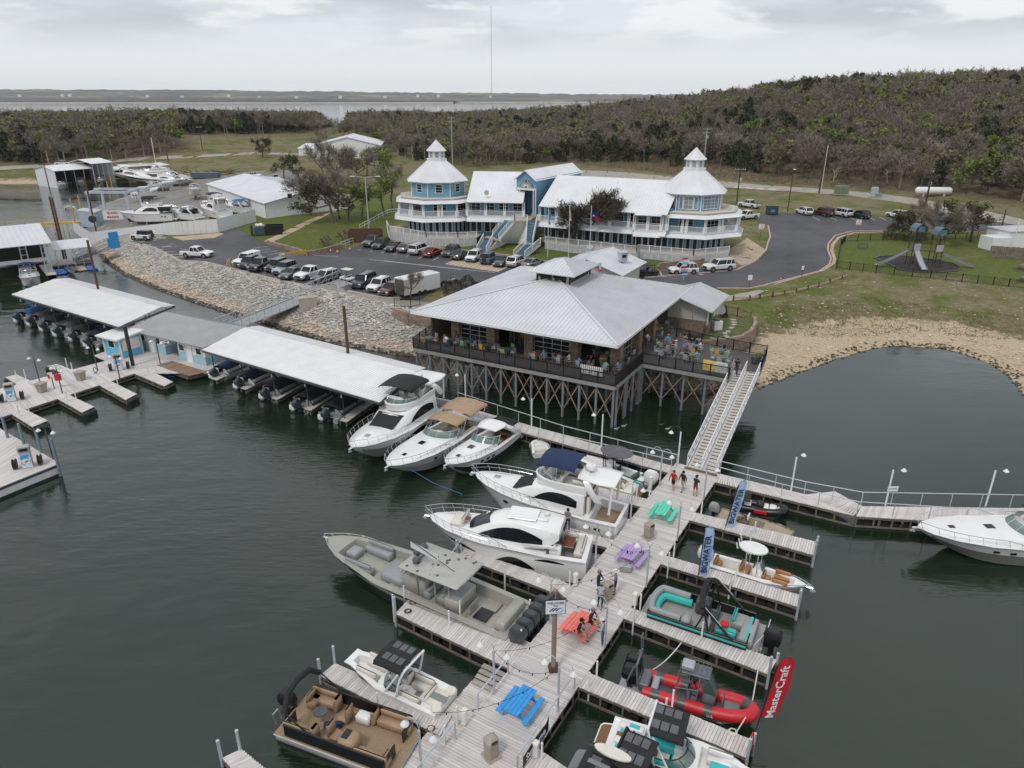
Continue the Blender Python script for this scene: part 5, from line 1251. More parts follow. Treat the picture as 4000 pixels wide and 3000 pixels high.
canopy(r,-.3,L*.25,1.3,1.15,CANB,.06,.05,'black_cover');outboard(r,0,0,.5,.8,BK)
r,L=boat('jon_boat','flat tan jon boat in camouflage trim with black outboard','boat',R23(2010,1065),R23(945,770),.6,.55,None,None)
CAMO=mat('camouflage',(.30,.25,.16),.8,var=0,scale=5,col2=(.04,.035,.02),contrast=(.45,.5));TANP=mat('tan_paint',(.36,.29,.21),.7,var=.1)
B=1.85;pl=[(0,-B/2),(L*.8,-B/2),(L,-B*.3),(L,B*.3),(L*.8,B/2),(0,B/2)]
prism([(x*.97,y*.85)for x,y in pl],-.15,.52,pl).mk('hull',CAMO,r);prism([(x*.98+.03,y*.93)for x,y in pl],.525,.535).mk('deck',TANP,r)
tube([(x,y,.55)for x,y in pl],.05,5,True).mk('gunwale',CAMO,r);box((L*.45,0,.545),(L*.34,B*.75,.02)).mk('footwell',mat('dark_tan_mat',(.20,.16,.11),.9),r)  # footwell is a flat sheet on the deck, darker than its tan paint
rbox((L*.38,-.35,.85),(.45,.5,.6),.06).mk('console',CAMO,r);seat(r,L*.25,0,.5,CAMO,.5,.45,.4);rbox((L*.42,-.3,1.25),(.1,.5,.4),.03).mk('screen',PLW,r);outboard(r,-.1,0,.72,.85,BK,0,cowl=mat('silver_cowl',(.3,.3,.3),.3))
r,L=boat('centre_console','white centre console boat with caramel seats, white hard top and white outboard','boat',R20(1850,1215),R20(930,975),1.0,.6,None,None)
B=L*.30;h=Hull(L,B,.8,1.1,.9,.45,2.3,.14,sh=1.5);h.mk(r,WHITE);h.deck(r,WHITE,[(0,.25,-.02,0),(.06,.27,0,0),(.065,.28,-.5,0),(.6,.28,-.48,0),(.86,.26,-.4,0),(.87,.24,.02,.02),(1,.01,.02,0)]);zc=h.z(.3)-.5
sheet([[(L*t,y*(h.w(t)-.38),zc+.012+.1*max(0,t-.3))for y in(-1,0,1)]for t in(.07,.3,.6,.84)]).mk('cockpit_sole',mat('cream_deck',(.56,.52,.45),.8,var=.06),r)
rbox((L*.50,0,zc+.55),(L*.1,.95,1.1),.1).mk('console',WHITE,r,50);panel4(r,(L*.555,-.42,zc+1.05),(L*.555,.42,zc+1.05),(L*.52,.4,zc+1.5),(L*.52,-.4,zc+1.5),GT,'windshield',5,.05);box((L*.455,0,zc+1.05),(.06,.6,.3)).mk('dashboard',BK,r)
bench(r,L*.36,0,zc,.55,1.0,TAN2,(-1,0),'leaning_post',.65);bench(r,L*.07,0,zc,.4,B*.5,TAN2,(-1,0));bench(r,L*.59,0,zc,.5,.75,TAN2,(-1,0),'console_seat');
for sd in(-1,1):bench(r,L*.74,sd*h.w(.74)*.55,h.z(.74)-.45,L*.16,.42,TAN2,(0,sd),'bow_seat')
c=prism([(L*.42+L*.15*cos(a),B*.37*sin(a))for a in[k*PI/10 for k in range(20)]],zc+2.2,zc+2.3).mk('hard_top',PLW,r)
for x in(.38,.5):
 for sd in(-1,1):tube([(L*x,sd*.45,zc),(L*x,sd*.7,zc+2.2)],.035,5).mk('top_leg',CRM,r)
for k in range(3):tube([(L*.275,-.5+k*.5,zc+2.2),(L*.255,-.5+k*.5,zc+2.6)],.04,5).mk('rod_holder',PLW,c)
outboard(r,-.1,0,.8,1.1,PLW);h.rail(r,.75,.1,step=3,mid=False,name='bow_grab_rail');anchor(r,h)
r,L=boat('pontoon_boat','teal and black pontoon boat with grey floor and dark tower','boat',R20(300,1370),R19(1710,235),.72,.72,None,None)
B=2.9;zd=pontoon(r,L,B,BK,mat('grey_woven_deck',(.30,.29,.28),.85,var=.1),GRYV,3,TEAL,.74,.62)
pts=[(L*.90+L*.05*cos(a),(B/2-.38)*sin(a))for a in[rad(-90+15*k)for k in range(13)]]
tube([(x*.98,y,zd+.62)for x,y in[(L*.66,-B/2+.38)]+pts+[(L*.66,B/2-.38)]],.2,8).mk('bow_couch_back',GRYV,r,True);tube([(x*.94,y*.8,zd+.3)for x,y in[(L*.66,-B/2+.3)]+pts+[(L*.66,B/2-.3)]],.24,8).mk('bow_couch_seat',TEAL,r,True)
rbox((L*.915,-.05,zd+.4),(.05,1.0,.75),.02).mk('bow_gate',TEAL,r)
rbox((L*.60,B/2-.5,zd+.45),(.5,.7,.8),.12).mk('couch_arm',GRYV,r,50);rbox((L*.52,-B/2+.6,zd+.5),(.8,.8,1.0),.12).mk('helm_console',DGY,r,50)
seat(r,L*.42,-B*.2,zd,CANG,.6,.55,.7);seat(r,L*.42,B*.2,zd,CANG,.6,.55,.7);bench(r,L*.27,B*.25,zd,1.0,.9,TEAL,(0,1),'rear_couch',.5);rbox((L*.3,B*.12,zd+.62),(.45,.4,.3),.08).mk('red_bag',REDF,r)
bench(r,L*.2,-B*.22,zd,.8,1.0,GRYV,(1,0),'lounge',.55,TEAL);bench(r,L*.11,0,zd,.75,B*.72,GRYV,None,'sun_lounge',.6);box((L*.11,0,zd+.615),(.12,B*.7,.02)).mk('pad_stripe',TEAL,r)
tw=tower(r,L*.40,B*.96,zd+.6,zd+2.3,BK,-.5);tube([(L*.47,-B*.48,zd+2.0),(L*.50,-B*.2,zd+2.5),(L*.50,B*.2,zd+2.5),(L*.47,B*.48,zd+2.0)],.16,8).mk('folded_bimini',CANB,r,True)
for sd in(-1,1):beam((L*.45,sd*B*.48,zd+2.1),(L*.2,sd*B*.49,zd+.6),.12,.1).mk('tower_beam',BK,r);beam((L*.445,sd*B*.49,zd+2.15),(L*.3,sd*B*.5,zd+1.3),.05,.04).mk('tower_trim',CRM,r)
h_=tube([(-.2,-B*.4,zd),(-.2,-B*.4,zd+.7),(-.2,-B*.1,zd+.7),(-.2,-B*.1,zd)],.03,5).mk('stern_rail',CRM,r);tube([(-.1,B*.1,zd),(-.1,B*.1,zd+.7),(.2,B*.45,zd+.7),(.2,B*.45,zd)],.03,5).mk('stern_rail',CRM,r)
outboard(r,-.2,0,.85,1.15,BK)
r,L=boat('inflatable_boat','red and grey rigid inflatable with grey steel frame and windscreen cabin','boat',R19(1690,850),R19(680,590),.8,.5,None,None)
B=L*.33;P=rib(r,L,B,RED,.32,.55,[(1,2),(4,5),(7,8),(10,10),(13,14),(16,17),(19,20),(22,23)],DGY)
prism([(0.0,-B*.32),(L*.72,-B*.32),(L*.93,0),(L*.72,B*.32),(0,B*.32)],-.1,.42).mk('hull',ALU,r);prism([(0.1,-B*.31),(L*.72,-B*.31),(L*.9,0),(L*.72,B*.31),(.1,B*.31)],.425,.44).mk('deck',DGY,r)
GM=mat('frame_grey',(.13,.145,.16),.5,var=.1)
rbox((L*.03,0,.75),(.5,B*.62,.5),.06).mk('stern_box',GM,r);rbox((L*.12,0,.62),(.35,B*.7,.35),.06).mk('stern_seat',LGREYP,r)
rbox((L*.585,0,.95),(L*.12,B*.42,1.05),.12,0,.85).mk('console',GM,r,50);panel4(r,(L*.64,-B*.2,1.4),(L*.64,B*.2,1.4),(L*.57,B*.19,2.25),(L*.57,-B*.19,2.25),GT,'windshield',6,.1)
for sd in(-1,1):
 panel4(r,(L*.64,sd*B*.2,1.4),(L*.57,sd*B*.2,2.25),(L*.5,sd*B*.2,2.25),(L*.53,sd*B*.2,1.4),GT,'side_screen',3)
 for x in(.32,.5):tube([(L*x-.1,sd*B*.24,.45),(L*x,sd*B*.2,2.3)],.035,5).mk('frame_leg',GM,r)
 tube([(L*.3,sd*B*.25,1.3),(L*.5,sd*B*.25,1.5)],.03,5).mk('side_rail',GM,r)
rf=rbox((L*.46,0,2.32),(L*.24,B*.46,.08),.03).mk('cabin_roof',GM,r);rbox((L*.385,0,2.5),(.6,B*.3,.3),.05).mk('roof_box',LGREYP,rf)
tube([(L*.35,-B*.22,2.55),(L*.57,-B*.22,2.5),(L*.57,B*.22,2.5),(L*.35,B*.22,2.55)],.025,5,True).mk('roof_rack',GM,rf)
for k in range(4):tube([(L*(.42+.04*k),-B*.22,2.5),(L*(.42+.04*k),B*.22,2.5)],.018,4).mk('rack_bar',GM,rf)
seat(r,L*.45,-.3,.44,GM,.5,.5,.8);seat(r,L*.45,.3,.44,GM,.5,.5,.8);rbox((L*.45,.0,1.35),(.2,.5,.3),.08).mk('red_vest',REDF,r)
rbox((L*.78,0,.6),(.8,B*.3,.35),.06).mk('bow_locker',GM,r);tube([(L*.69,-.4,.45),(L*.7,-.4,1.1),(L*.7,.4,1.1),(L*.69,.4,.45)],.025,5).mk('bow_frame',GM,r)
fr_=tube([(-L*.02,-B*.33,.8),(-L*.04,-B*.33,2.1),(-L*.04,B*.33,2.1),(-L*.02,B*.33,.8)],.06,6).mk('stern_gantry',GM,r,True);tube([(-L*.12,-B*.3,.8),(-L*.06,-B*.33,2.0)],.05,5).mk('gantry_strut',GM,fr_);tube([(-L*.12,B*.3,.8),(-L*.06,B*.33,2.0)],.05,5).mk('gantry_strut',GM,fr_)
tube([(-L*.04,B*.2,2.1),(-L*.05,B*.2,3.0),(-L*.05,B*.42,3.0),(-L*.04,B*.42,2.1)],.03,5).mk('gantry_ladder',GM,fr_);prism([(-L*.19,-B*.3),(0,-B*.32),(0,B*.32),(-L*.19,B*.3)],.25,.33).mk('stern_platform',LGREYP,r)
outboard(r,-.25,-.3,.9,1.05,BK);outboard(r,-.25,.35,.9,1.05,BK)
lettering('U.S.',.2,WINK,r,(L*.62,-B/2-.01,.6),(PI/2,0,0),True)
def wake(root,L,B,m,seatm,trim,plat,bim,boardm=None):
 h=Hull(L*.93,B,.9,1.1,.92,.55,2.6,.12,.4);h.mk(root,m);h.deck(root,m,[(0,.2,0,0),(.24,.22,.02,.02),(.245,.24,-.5,0),(.55,.26,-.5,0),(.56,.26,.15,.02),(.64,.28,.15,.02),(.65,.3,-.4,0),(.93,.3,-.36,0),(.94,.3,.03,.02),(1,.02,.02,0)])
 zc=h.z(.3)-.5;sheet([[(L*.93*t,y*(h.w(t)-.36),zc+.012)for y in(-1,0,1)]for t in(.25,.4,.545)]).mk('cockpit_sole',plat,root)
 for k in range(4):
  y=-B*.3+k*B*.2;rbox((L*.13,y,h.zs+.09),(L*.17,B*.185,.14),.05).mk('sun_pad',seatm,root,50);box((L*(.10+.05*(k%2)),y,h.zs+.165),(L*.07,B*.1,.02)).mk('pad_inlay',trim,root)
 box((L*.13,0,h.zs+.17),(L*.16,.22,.03)).mk('pad_walkway',plat,root)
 seats_ring(root,h,L*.25,L*.44,zc,trim);seat(root,L*.46,-B*.22,zc,trim);bench(root,L*.47,B*.25,zc,.6,.5,seatm,(1,0),'observer_seat');seats_ring(root,h,L*.64,L*.8,h.z(.7)-.4,seatm,.42,.3,'bow_bench')
 rbox((L*.73,0,h.z(.75)-.1),(L*.12,B*.3,.1),.04).mk('bow_filler',trim,root);wrap_screen(root,L*.46,L*.12,B*.42,h.z(.5)+.14,h.z(.5)+.6,GT,.35,100,12,4,BK)
 pts=[(-L*.09,-B*.3),(-L*.075,-B*.38),(.05,-B*.45),(.05,B*.45),(-L*.075,B*.38),(-L*.09,B*.3)]
 prism(pts,.36,.46).mk('swim_platform',m,root);prism([(x*.9,y*.9)for x,y in pts],.462,.475).mk('platform_mat',plat,root)
 tower(root,L*.34,B*.96,h.z(.4)+.03,h.z(.4)+1.9,WP if bim is CANB else BK,.45)
 c=canopy(root,L*.27,L*.50,B*.8,h.z(.4)+1.75,CANB,.12,.12,'tower_canopy')
 for sd in(-1,1):
  for k in range(3):box((L*.31+k*L*.06,sd*B*.19,h.z(.4)+1.90),(L*.05,B*.2,.05)).mk('canopy_pocket',CANG,c)
 if boardm:b=prism([(L*.26+L*.13*cos(a),-B*.3+.28*sin(a))for a in[k*PI/8 for k in range(16)]],h.z(.4)+2.0,h.z(.4)+2.07).mk('wake_board',boardm,c)
 return h
TEALW=mat('turquoise_vinyl',(.04,.50,.50),.5,var=.08)
r,L=boat('wake_boat','white and turquoise wake boat with brown mats and black canopy at the bottom','boat',(2985,3055),R19(395,1085),1.1,.45,None,None)
wake(r,L,L*.33,WHITE,PLW,TEALW,TEAK,CANB)
r,L=boat('wake_boat','dark wake boat cut off at the bottom edge, cream board on its tower','boat',(2830,3200),(2270,2995),1.1,.45,None,None)
wake(r,L,2.4,BK,CANB,CANG,SOLEG,CANG,CRMV)
r,L=boat('express_cruiser','white express cruiser with taupe hull band and black canvas at the right pier','boat',R12(985,1225),(4330,2125),1.8,.5,None,G_Y)
h=cruiser(r,L,L*.30,mat('hull_taupe',(.19,.18,.165),.25,var=.08,coat=.3),CANB,CRMV)
dome(r,L*.23,.2,h.z(.2)+1.6,1.1)
def covered(label,q,hd,cm,L=6.6,B=2.45,grp=None,rail=GRYV):
 s=at(q,.8);r=thing('covered_pontoon',label,'boat',(s.x,s.y,0),hd,grp)
 pontoon(r,L,B,rail,SOLEG,GRYV,2,None,.6,.5)
 g=[]
 for i in range(9):
  u=i/8;x=L*lerp(.07,.93,u);e=sin(PI*min(1,.12+u*.88))**.5
  g.append([(x,y*B/2*1.02,.75+(1.0-abs(y)**2.5)*(.55+.35*e))for y in(-1,-.8,-.4,0,.4,.8,1)])
 sheet(g,.03).mk('mooring_cover',cm,r,60)
 tube([(L*.45,-B/2,1.0),(L*.35,-B/2,2.0),(L*.34,0,2.12),(L*.35,B/2,2.0),(L*.45,B/2,1.0)],.1,6).mk('folded_bimini',cm,r)
 outboard(r,-.05,-.1,.95,1.0,mat('outboard_bluegrey',(.055,.075,.10),.3,var=.25),-.55)
 tube([(-.1,.5,.6),(-.25,.5,1.0),(-.25,.9,1.0),(-.1,.9,.6)],.025,5).mk('boarding_ladder',CRM,r);rbox((-.15,.7,.45),(.4,.6,.5),.05).mk('stern_step',PLW,r)
 return r
hd1=ang(at((1500,1570),4),at((1695,1443),4));hd2=ang(at((460,1275),4),at((680,1192),4))
G1='covered pontoons under the front slip roof';G2='covered pontoons under the back slip roof'
for i,(q,cm,lab)in enumerate(((R7(105,570),CANN,'navy covered pontoon, first from the office'),(R7(320,655),CANN,'navy covered pontoon, second from the office'),(R7(545,745),CANB,'charcoal covered pontoon in the middle slip'),(R7(815,840),CANB,'charcoal covered pontoon, second from the yacht'),(R7(1065,925),CANB,'charcoal covered pontoon nearest the yacht'))):
 covered(lab+' under the front slip roof',q,hd1,cm,grp=G1,rail=PLW if i<2 else GRYV)
for i,(q,cm,lab)in enumerate(((R6(175,420),CANBL,'bright blue covered pontoon at the far end'),(R6(290,450),CANG,'pale grey covered pontoon, second from the far end'),(R6(400,495),CANB,'black covered pontoon, third from the far end'),(R6(520,540),CANG,'pale grey covered pontoon, third from the kiosk'),(R6(655,580),CANB,'black covered pontoon, second from the kiosk'),(R6(785,630),CANN,'dark covered pontoon nearest the kiosk'))):
 covered(lab+' under the back slip roof',q,hd2,cm,grp=G2)
r,L=boat('express_cruiser','white cruiser with navy canvas in the slip at the left edge','boat',R27(390,800),R27(290,500),1.2,.6,8.5,None)
cruiser(r,8.5,2.9,WHITE,CANN,CRMV)
def og_boat(name,label,bow,stern,zo,L=None,group='boats standing in the boat yard'):
 b,s=og(bow),og(stern);d=V3((b.x-s.x,b.y-s.y));L=L or d.length
 r=thing(name,label,'boat',(s.x,s.y,max(s.z,b.z)+zo),atan2(d.y,d.x),group)
 for x in(.15,.45,.72):
  for sd in(-1,1):beam((L*x,sd*L*.17,-zo),(L*x,sd*L*.1,-.0),.12,.12).mk('jack_stand',YELLOW,r)
 box((L*.4,0,-zo/2-.15),(L*.5,.4,zo*.7)).mk('keel_block',WDD,r)
 return r,L
r,L=og_boat('motor_yacht','big white sport fishing yacht standing by the far sheds',R5(1640,405),R5(1170,405),.4);flybridge(r,L,L*.28,WHITE,None,True,1.0,1.8)
r,L=og_boat('motor_yacht','white yacht hull half hidden behind the big sport fishing yacht',R5(1700,388),R5(1330,382),.4);flybridge(r,L,L*.26,WHITE,None,False,.8,1.5,False)
r,L=og_boat('express_cruiser','pale blue sided sport boat on stands in front of the big yacht',R5(1560,425),R5(1290,440),.9);cruiser(r,L,L*.3,mat('pale_blue_hull',(.35,.43,.50),.3),None,BK,False)
r,L=og_boat('centre_console','white boat with three white outboards facing away on yellow stands',R5(1390,490),R5(1195,530),1.0);h=cruiser(r,L,L*.32,CREAM,None,CRMV,True,hard=True)
for k in(-1,0,1):outboard(r,-.25,k*.75,.9,1.2,PLW)
r,L=og_boat('express_cruiser','white cruiser on stands with its bow facing the car park',R5(1660,580),R5(1700,490),1.0,9.0);cruiser(r,L,3.2,CREAM,None,CRMV,True)
r,L=og_boat('motor_yacht','white trawler yacht with black trim right behind the fence',R5(1215,720),R5(1510,705),.5,11.5);h,s_=flybridge(r,L,3.7,WHITE,CANB,False,1.5,2.1,False,cover_screen=False);rbox((L*.12,0,2.6),(L*.2,3.0,.9),.1).mk('aft_enclosure',GLD,r,50);rbox((L*.12,0,3.1),(L*.24,3.3,.12),.05).mk('aft_roof',WHITE,r,50)
r,L=og_boat('express_cruiser','white hardtop cruiser with black cockpit curtains behind the fence',R5(1490,690),R5(1725,700),.5,9.5);cruiser(r,L,3.1,WHITE,None,BK,True,hard=True);rbox((L*.22,0,1.7),(L*.22,2.3,1.0),.1).mk('cockpit_curtain',GLD,r)
r,L=og_boat('motor_yacht','white aft cabin yacht with dark bimini behind the fence',R5(1690,640),R5(1960,690),.5,11.5);flybridge(r,L,3.7,WHITE,CANB,False,1.4,2.0)
r,L=og_boat('express_cruiser','white cruiser with bright blue canvas behind the fence',R5(1960,630),R5(2150,640),.5,9.0);cruiser(r,L,3.0,WHITE,CANBL,CANBL,True)
r,L=og_boat('express_cruiser','white cruiser standing on the left edge of the boat yard by the basin',R5(640,520),R5(620,680),.7,9.0);cruiser(r,L,3.1,WHITE,None,CRMV,True)
for i,(b,s,m_,lab)in enumerate(((R5(700,372),R5(690,300),WHITE,'white cabin boat in the far boat shed'),(R5(880,365),R5(850,300),mat('hull_wine',(.10,.01,.02),.3),'cream boat with wine red hull in the far boat shed'),(R5(535,400),R5(540,330),GRYV,'small grey boat in the far boat shed'),(R5(1130,345),R5(1180,310),PLW,'small white boat under the long far roof'))):
 r,L=boat('moored_boat',lab,'boat',b,s,.9,.6,7.5,'boats in the far sheds');cruiser(r,L,2.7,m_,CANB if i<2 else None,CRMV,i<2)
def float_dock(label,q,hd,m,ski=False):
 r=thing('jet_ski_float',label,'float',at(q,0),hd,'jet ski floats by the left shed')
 rbox((0,0,.15),(3.6,1.5,.35),.1).mk('float_body',m,r,50)
 for y in(-.3,.3):rbox((.1,y,.33),(3.0,.16,.08),.03).mk('float_ridge',m,r)
 if ski:
  s=thing('jet_ski','white and black jet ski resting on a blue float','jet ski',at(q,.4),hd);h=Hull(3.0,1.15,.35,.6,.8,.5,2,.15,.05);h.mk(s,PLW);h.deck(s,DGY,[(0,.15,0,0),(.1,.2,.1,.05),(.5,.25,.3,.1),(.8,.2,.2,.1),(1,.02,.02,0)])
  rbox((1.1,0,.62),(1.3,.4,.3),.1).mk('saddle',BK,s,50);tube([(1.9,-.35,.95),(1.85,0,1.0),(1.9,.35,.95)],.03,5).mk('handlebar',BK,s)
hdj=ang(at(R27(680,660)),at(R27(740,720)))
for q,m_,sk,lab in((R27(640,690),KAYAK,False,'blue float half hidden behind the shed post'),(R27(755,680),KAYAK,False,'blue float left of the jet ski'),(R27(870,650),KAYAK,True,'blue float carrying the jet ski'),(R27(1000,640),mat('tan_float_plastic',(.45,.36,.26),.6),False,'tan float beside the jet ski'),(R27(1130,630),KAYAK,False,'blue float nearest the short gangway')):float_dock(lab,q,hdj,m_,sk)
for i,(a_,b_)in enumerate(((R6(1300,890),R6(1510,935)),)):
 r,L=boat('kayak','bright blue paddle board floating beside the fuel dock finger','kayak',b_,a_,.1,.1);
 MB().loft([[(L*t,cos(a)*.42*max(.03,sin(PI*t)**.5),.12+.1*sin(a))for a in[k*PI/4 for k in range(8)]]for t in[i/10 for i in range(11)]],True,True).mk('board_hull',KAYAK,r,True);rbox((L*.45,0,.22),(.6,.4,.06),.02).mk('deck_pad',CANBL,r)
def rope(label,pts,m,r_=.02,sag=0):
 P=[Vector(p)for p in pts];o=P[0].copy();out=[]
 for i in range(len(P)-1):
  for k in range(9):f=k/8;q=P[i].lerp(P[i+1],f)-o;q.z-=sag*4*f*(1-f);out.append(q)
 ob=tube(out,r_,5).mk('mooring_line',m);ob.location=o;return tag(ob,label,'rope')
RWH=mat('white_rope',(.68,.66,.6),.8);RBL=mat('blue_rope',(.05,.16,.34),.8)
rope('blue mooring line from the tan topped cruiser to the navy topped yacht',[at(R13(890,1010),1.4),at(R13(1230,1210),.3),at(R13(1540,1330),.8)],RBL,.025)
rope('white rope from the red inflatable to the teal pontoon finger',[at(R19(735,495),.9),at(R19(1020,245),DZ)],RWH,.03,.3)
rope('white rope from the red inflatable bow up to the finger behind it',[at(R19(1625,800),1.0),at(R19(1690,440),DZ)],RWH,.03,.1)
rope('white rope from the red inflatable bow down to the finger in front',[at(R19(1625,800),1.0),at(R19(1485,1030),DZ)],RWH,.03,.1)
for q,lab,m_ in((R16(870,860),'black rope coil at the tip of the long left finger',BK),(R16(910,785),'small black rope coil near the tip of the long left finger',BK),(R19(1465,1020),'white rope coil on the red banner finger',RWH),(R14(615,940),'cream rope coil at the tip of the finger behind the grey boat',RWH),(R15(720,1140),'cream rope coil on the finger at the navy topped yacht stern',RWH),(R17(1680,1105),'dark rope coil on the low finger by the pontoon bow',BRNV)):
 o=tube([(.22*(1-.3*k/24)*cos(k*.8),.22*(1-.3*k/24)*sin(k*.8),.03+.002*k)for k in range(25)],.025,4).mk('rope_coil',m_);o.location=at(q,DZ);tag(o,lab,'rope coil')
# buildings
def rfp(root,pts,m,sp=.45,t=.1,name='roof_panel',rib=.05,ribm=None,o=V3((0,0,0))):
 """pts: eave start, eave end, then the rest; seams run up the slope as raised ribs"""
 P=[Vector(p)-o for p in pts];pl=MB().slab(P,t).mk(name,m,root)
 e=(P[1]-P[0]).normalized();nr=(P[1]-P[0]).cross(P[-1]-P[0]).normalized();nr=nr if nr.z>0 else-nr;u=nr.cross(e).normalized();u=u if u.z>0 else-u
 q=[((p-P[0]).dot(e),(p-P[0]).dot(u))for p in P];mb=MB();x=min(a for a,_ in q)+sp/2;n=len(q)
 while x<max(a for a,_ in q):
  ys=[]
  for i in range(n):
   (ax,ay),(bx,by)=q[i],q[(i+1)%n]
   if(ax<=x<bx)or(bx<=x<ax):ys.append(ay+(x-ax)/(bx-ax)*(by-ay))
  if len(ys)==2 and abs(ys[0]-ys[1])>.1:
   a,b=min(ys),max(ys);mb.beam(P[0]+e*x+u*a+nr*rib*.4,P[0]+e*x+u*b+nr*rib*.4,rib,rib)
  x+=sp
 if mb.v:tag(mb.mk('standing_seam',ribm or m,pl),kind='stuff')
 return pl
def balus(root,pts,h=1.0,m=WP,sp=.17,posts=True,ps=1.9,bw=.04,pw=.14,name='balustrade',ph=None):
 P=[Vector(p)for p in pts]
 for i in range(len(P)-1):
  a,b=P[i],P[i+1];L=(b-a).length;mb=MB();k=max(2,int(L/sp));U=V3((0,0,1))
  for j in range(1,k):mb.beam(a.lerp(b,j/k)+U*.12,a.lerp(b,j/k)+U*(h-.06),bw,bw)
  r=beam(a+U*h,b+U*h,.1,.07).mk('top_rail',m,root);beam(a+U*.1,b+U*.1,.08,.06).mk('bottom_rail',m,r);tag(mb.mk('balusters',m,r),kind='stuff')
  if posts:
   n=max(1,round(L/ps))
   for j in range(n+(1 if i==len(P)-2 else 0)):c=a.lerp(b,j/n);box((c.x,c.y,c.z+(ph or h*1.08)/2),(pw,pw,ph or h*1.08)).mk('rail_post',m,root)
def lattice(root,a,b,z0,z1,m=WP):
 a,b=Vector(a),Vector(b);L=(b-a).length;d=(b-a)/L;n=max(1,round(L/1.15));hh=z1-z0
 MB().slab([(a.x+d.y*-.1,a.y+d.x*.1,z0),(b.x+d.y*-.1,b.y+d.x*.1,z0),(b.x+d.y*-.1,b.y+d.x*.1,z1),(a.x-d.y*.1,a.y+d.x*.1,z1)],.02).mk('skirt_backing',mat('pale_skirt',(.36,.39,.42),.8),root)
 for i in range(n):
  p=a+d*(L*i/n);q=a+d*(L*(i+1)/n);mb=MB();w=(q-p).length;k=6
  for j in range(-k,k):
   for s in(1,-1):
    x0=w*j/k;pts=[]
    for t in(0,1):pts.append((x0+hh*t,t*hh))
    (xa,za),(xb,zb)=pts
    if xa<0:za,xa=za-xa,0
    if xb>w:zb,xb=zb-(xb-w),w
    if xb-xa<.08:continue
    if s<0:xa,xb=w-xa,w-xb
    mb.beam((p.x+d.x*xa,p.y+d.y*xa,z0+za),(p.x+d.x*xb,p.y+d.y*xb,z0+zb),.02,.045)
  mb.beam((p.x,p.y,z1-.04),(q.x,q.y,z1-.04),.05,.1);mb.beam((p.x,p.y,z0),(p.x,p.y,z1),.08,.08)
  tag(mb.mk('lattice_panel',m,root),kind='stuff')
def window(root,c,d,w,h,m=GLASSB,fr=WP,cols=1,rows=2,dep=.06,name='window'):
 """c centre on the wall, d unit direction along the wall (x,y), outside is to the right of d"""
 d=V3((d[0],d[1],0)).normalized();n=V3((d.y,-d.x,0));c=Vector(c);U=V3((0,0,1));r=atan2(d.y,d.x)
 f=MB()
 for s in(-1,1):q=c+d*(s*w/2)+n*.03;f.box(q,(.1,.1,h+.1),r);q=c+U*(s*h/2)+n*.03;f.box(q,(w+.1,.1,.1),r)
 f=f.mk(name,fr,root);f_=box(c+n*.015,(w,.04,h),r).mk('pane',m,f)
 mb=MB()
 for i in range(1,cols):mb.box(c+d*(w*(i/cols-.5))+n*.04,(.045,.04,h),r)
 for i in range(1,rows):mb.box(c+U*(h*(i/rows-.5))+n*.045,(w,.035,.05),r)
 if mb.v:mb.mk('muntin',fr,f)
 return f
def wallbox(root,a,b,z0,z1,m,th=.2,name='wall',side=1):
 a,b=V3((a[0],a[1],0)),V3((b[0],b[1],0));d=(b-a).normalized();n=V3((d.y,-d.x,0))*-th*side
 return prism([a[:2],b[:2],(b+n)[:2],(a+n)[:2]],z0,z1).mk(name,m,root)
def gable(name,label,A,B,depth,z0,hw,rise,wm,rm,over=.4,side=1,cat='building',sp=.6,walls=(1,1,1,1),ribs=True,ridge=.5):
 """long front wall from A to B; body runs back by depth to the left of A->B"""
 A,B=V3((A[0],A[1],0)),V3((B[0],B[1],0));d=(B-A).normalized();n=V3((-d.y,d.x,0))*side
 root=thing(name,label,cat,(A.x,A.y,0));o=V3((A.x,A.y,0));U=V3((0,0,1));C,D=B+n*depth,A+n*depth
 L=[p-o for p in(A,B,C,D)];zt=z0+hw;e=over
 for i in range(4):
  if walls[i]:
   p,q=L[i],L[(i+1)%4];poly=[p+U*(z0-1),q+U*(z0-1),q+U*zt]+([p.lerp(q,ridge if i==1 else 1-ridge)+U*(zt+rise)]if i in(1,3)else[])+[p+U*zt]
   MB().slab(poly,.15).mk('wall',wm,root)
 rA,rB=L[0].lerp(L[3],ridge)+U*(zt+rise),L[1].lerp(L[2],ridge)+U*(zt+rise);k1=rise/(depth*ridge);k2=rise/(depth*(1-ridge))
 f=V3((0,0,.08))
 rfp(root,[L[0]-d*e-n*e+U*(zt-k1*e)+f,L[1]+d*e-n*e+U*(zt-k1*e)+f,rB+d*e+f,rA-d*e+f],rm,sp)
 rfp(root,[L[2]+d*e+n*e+U*(zt-k2*e)+f,L[3]-d*e+n*e+U*(zt-k2*e)+f,rA-d*e+f,rB+d*e+f],rm,sp)
 return root,L,d,n
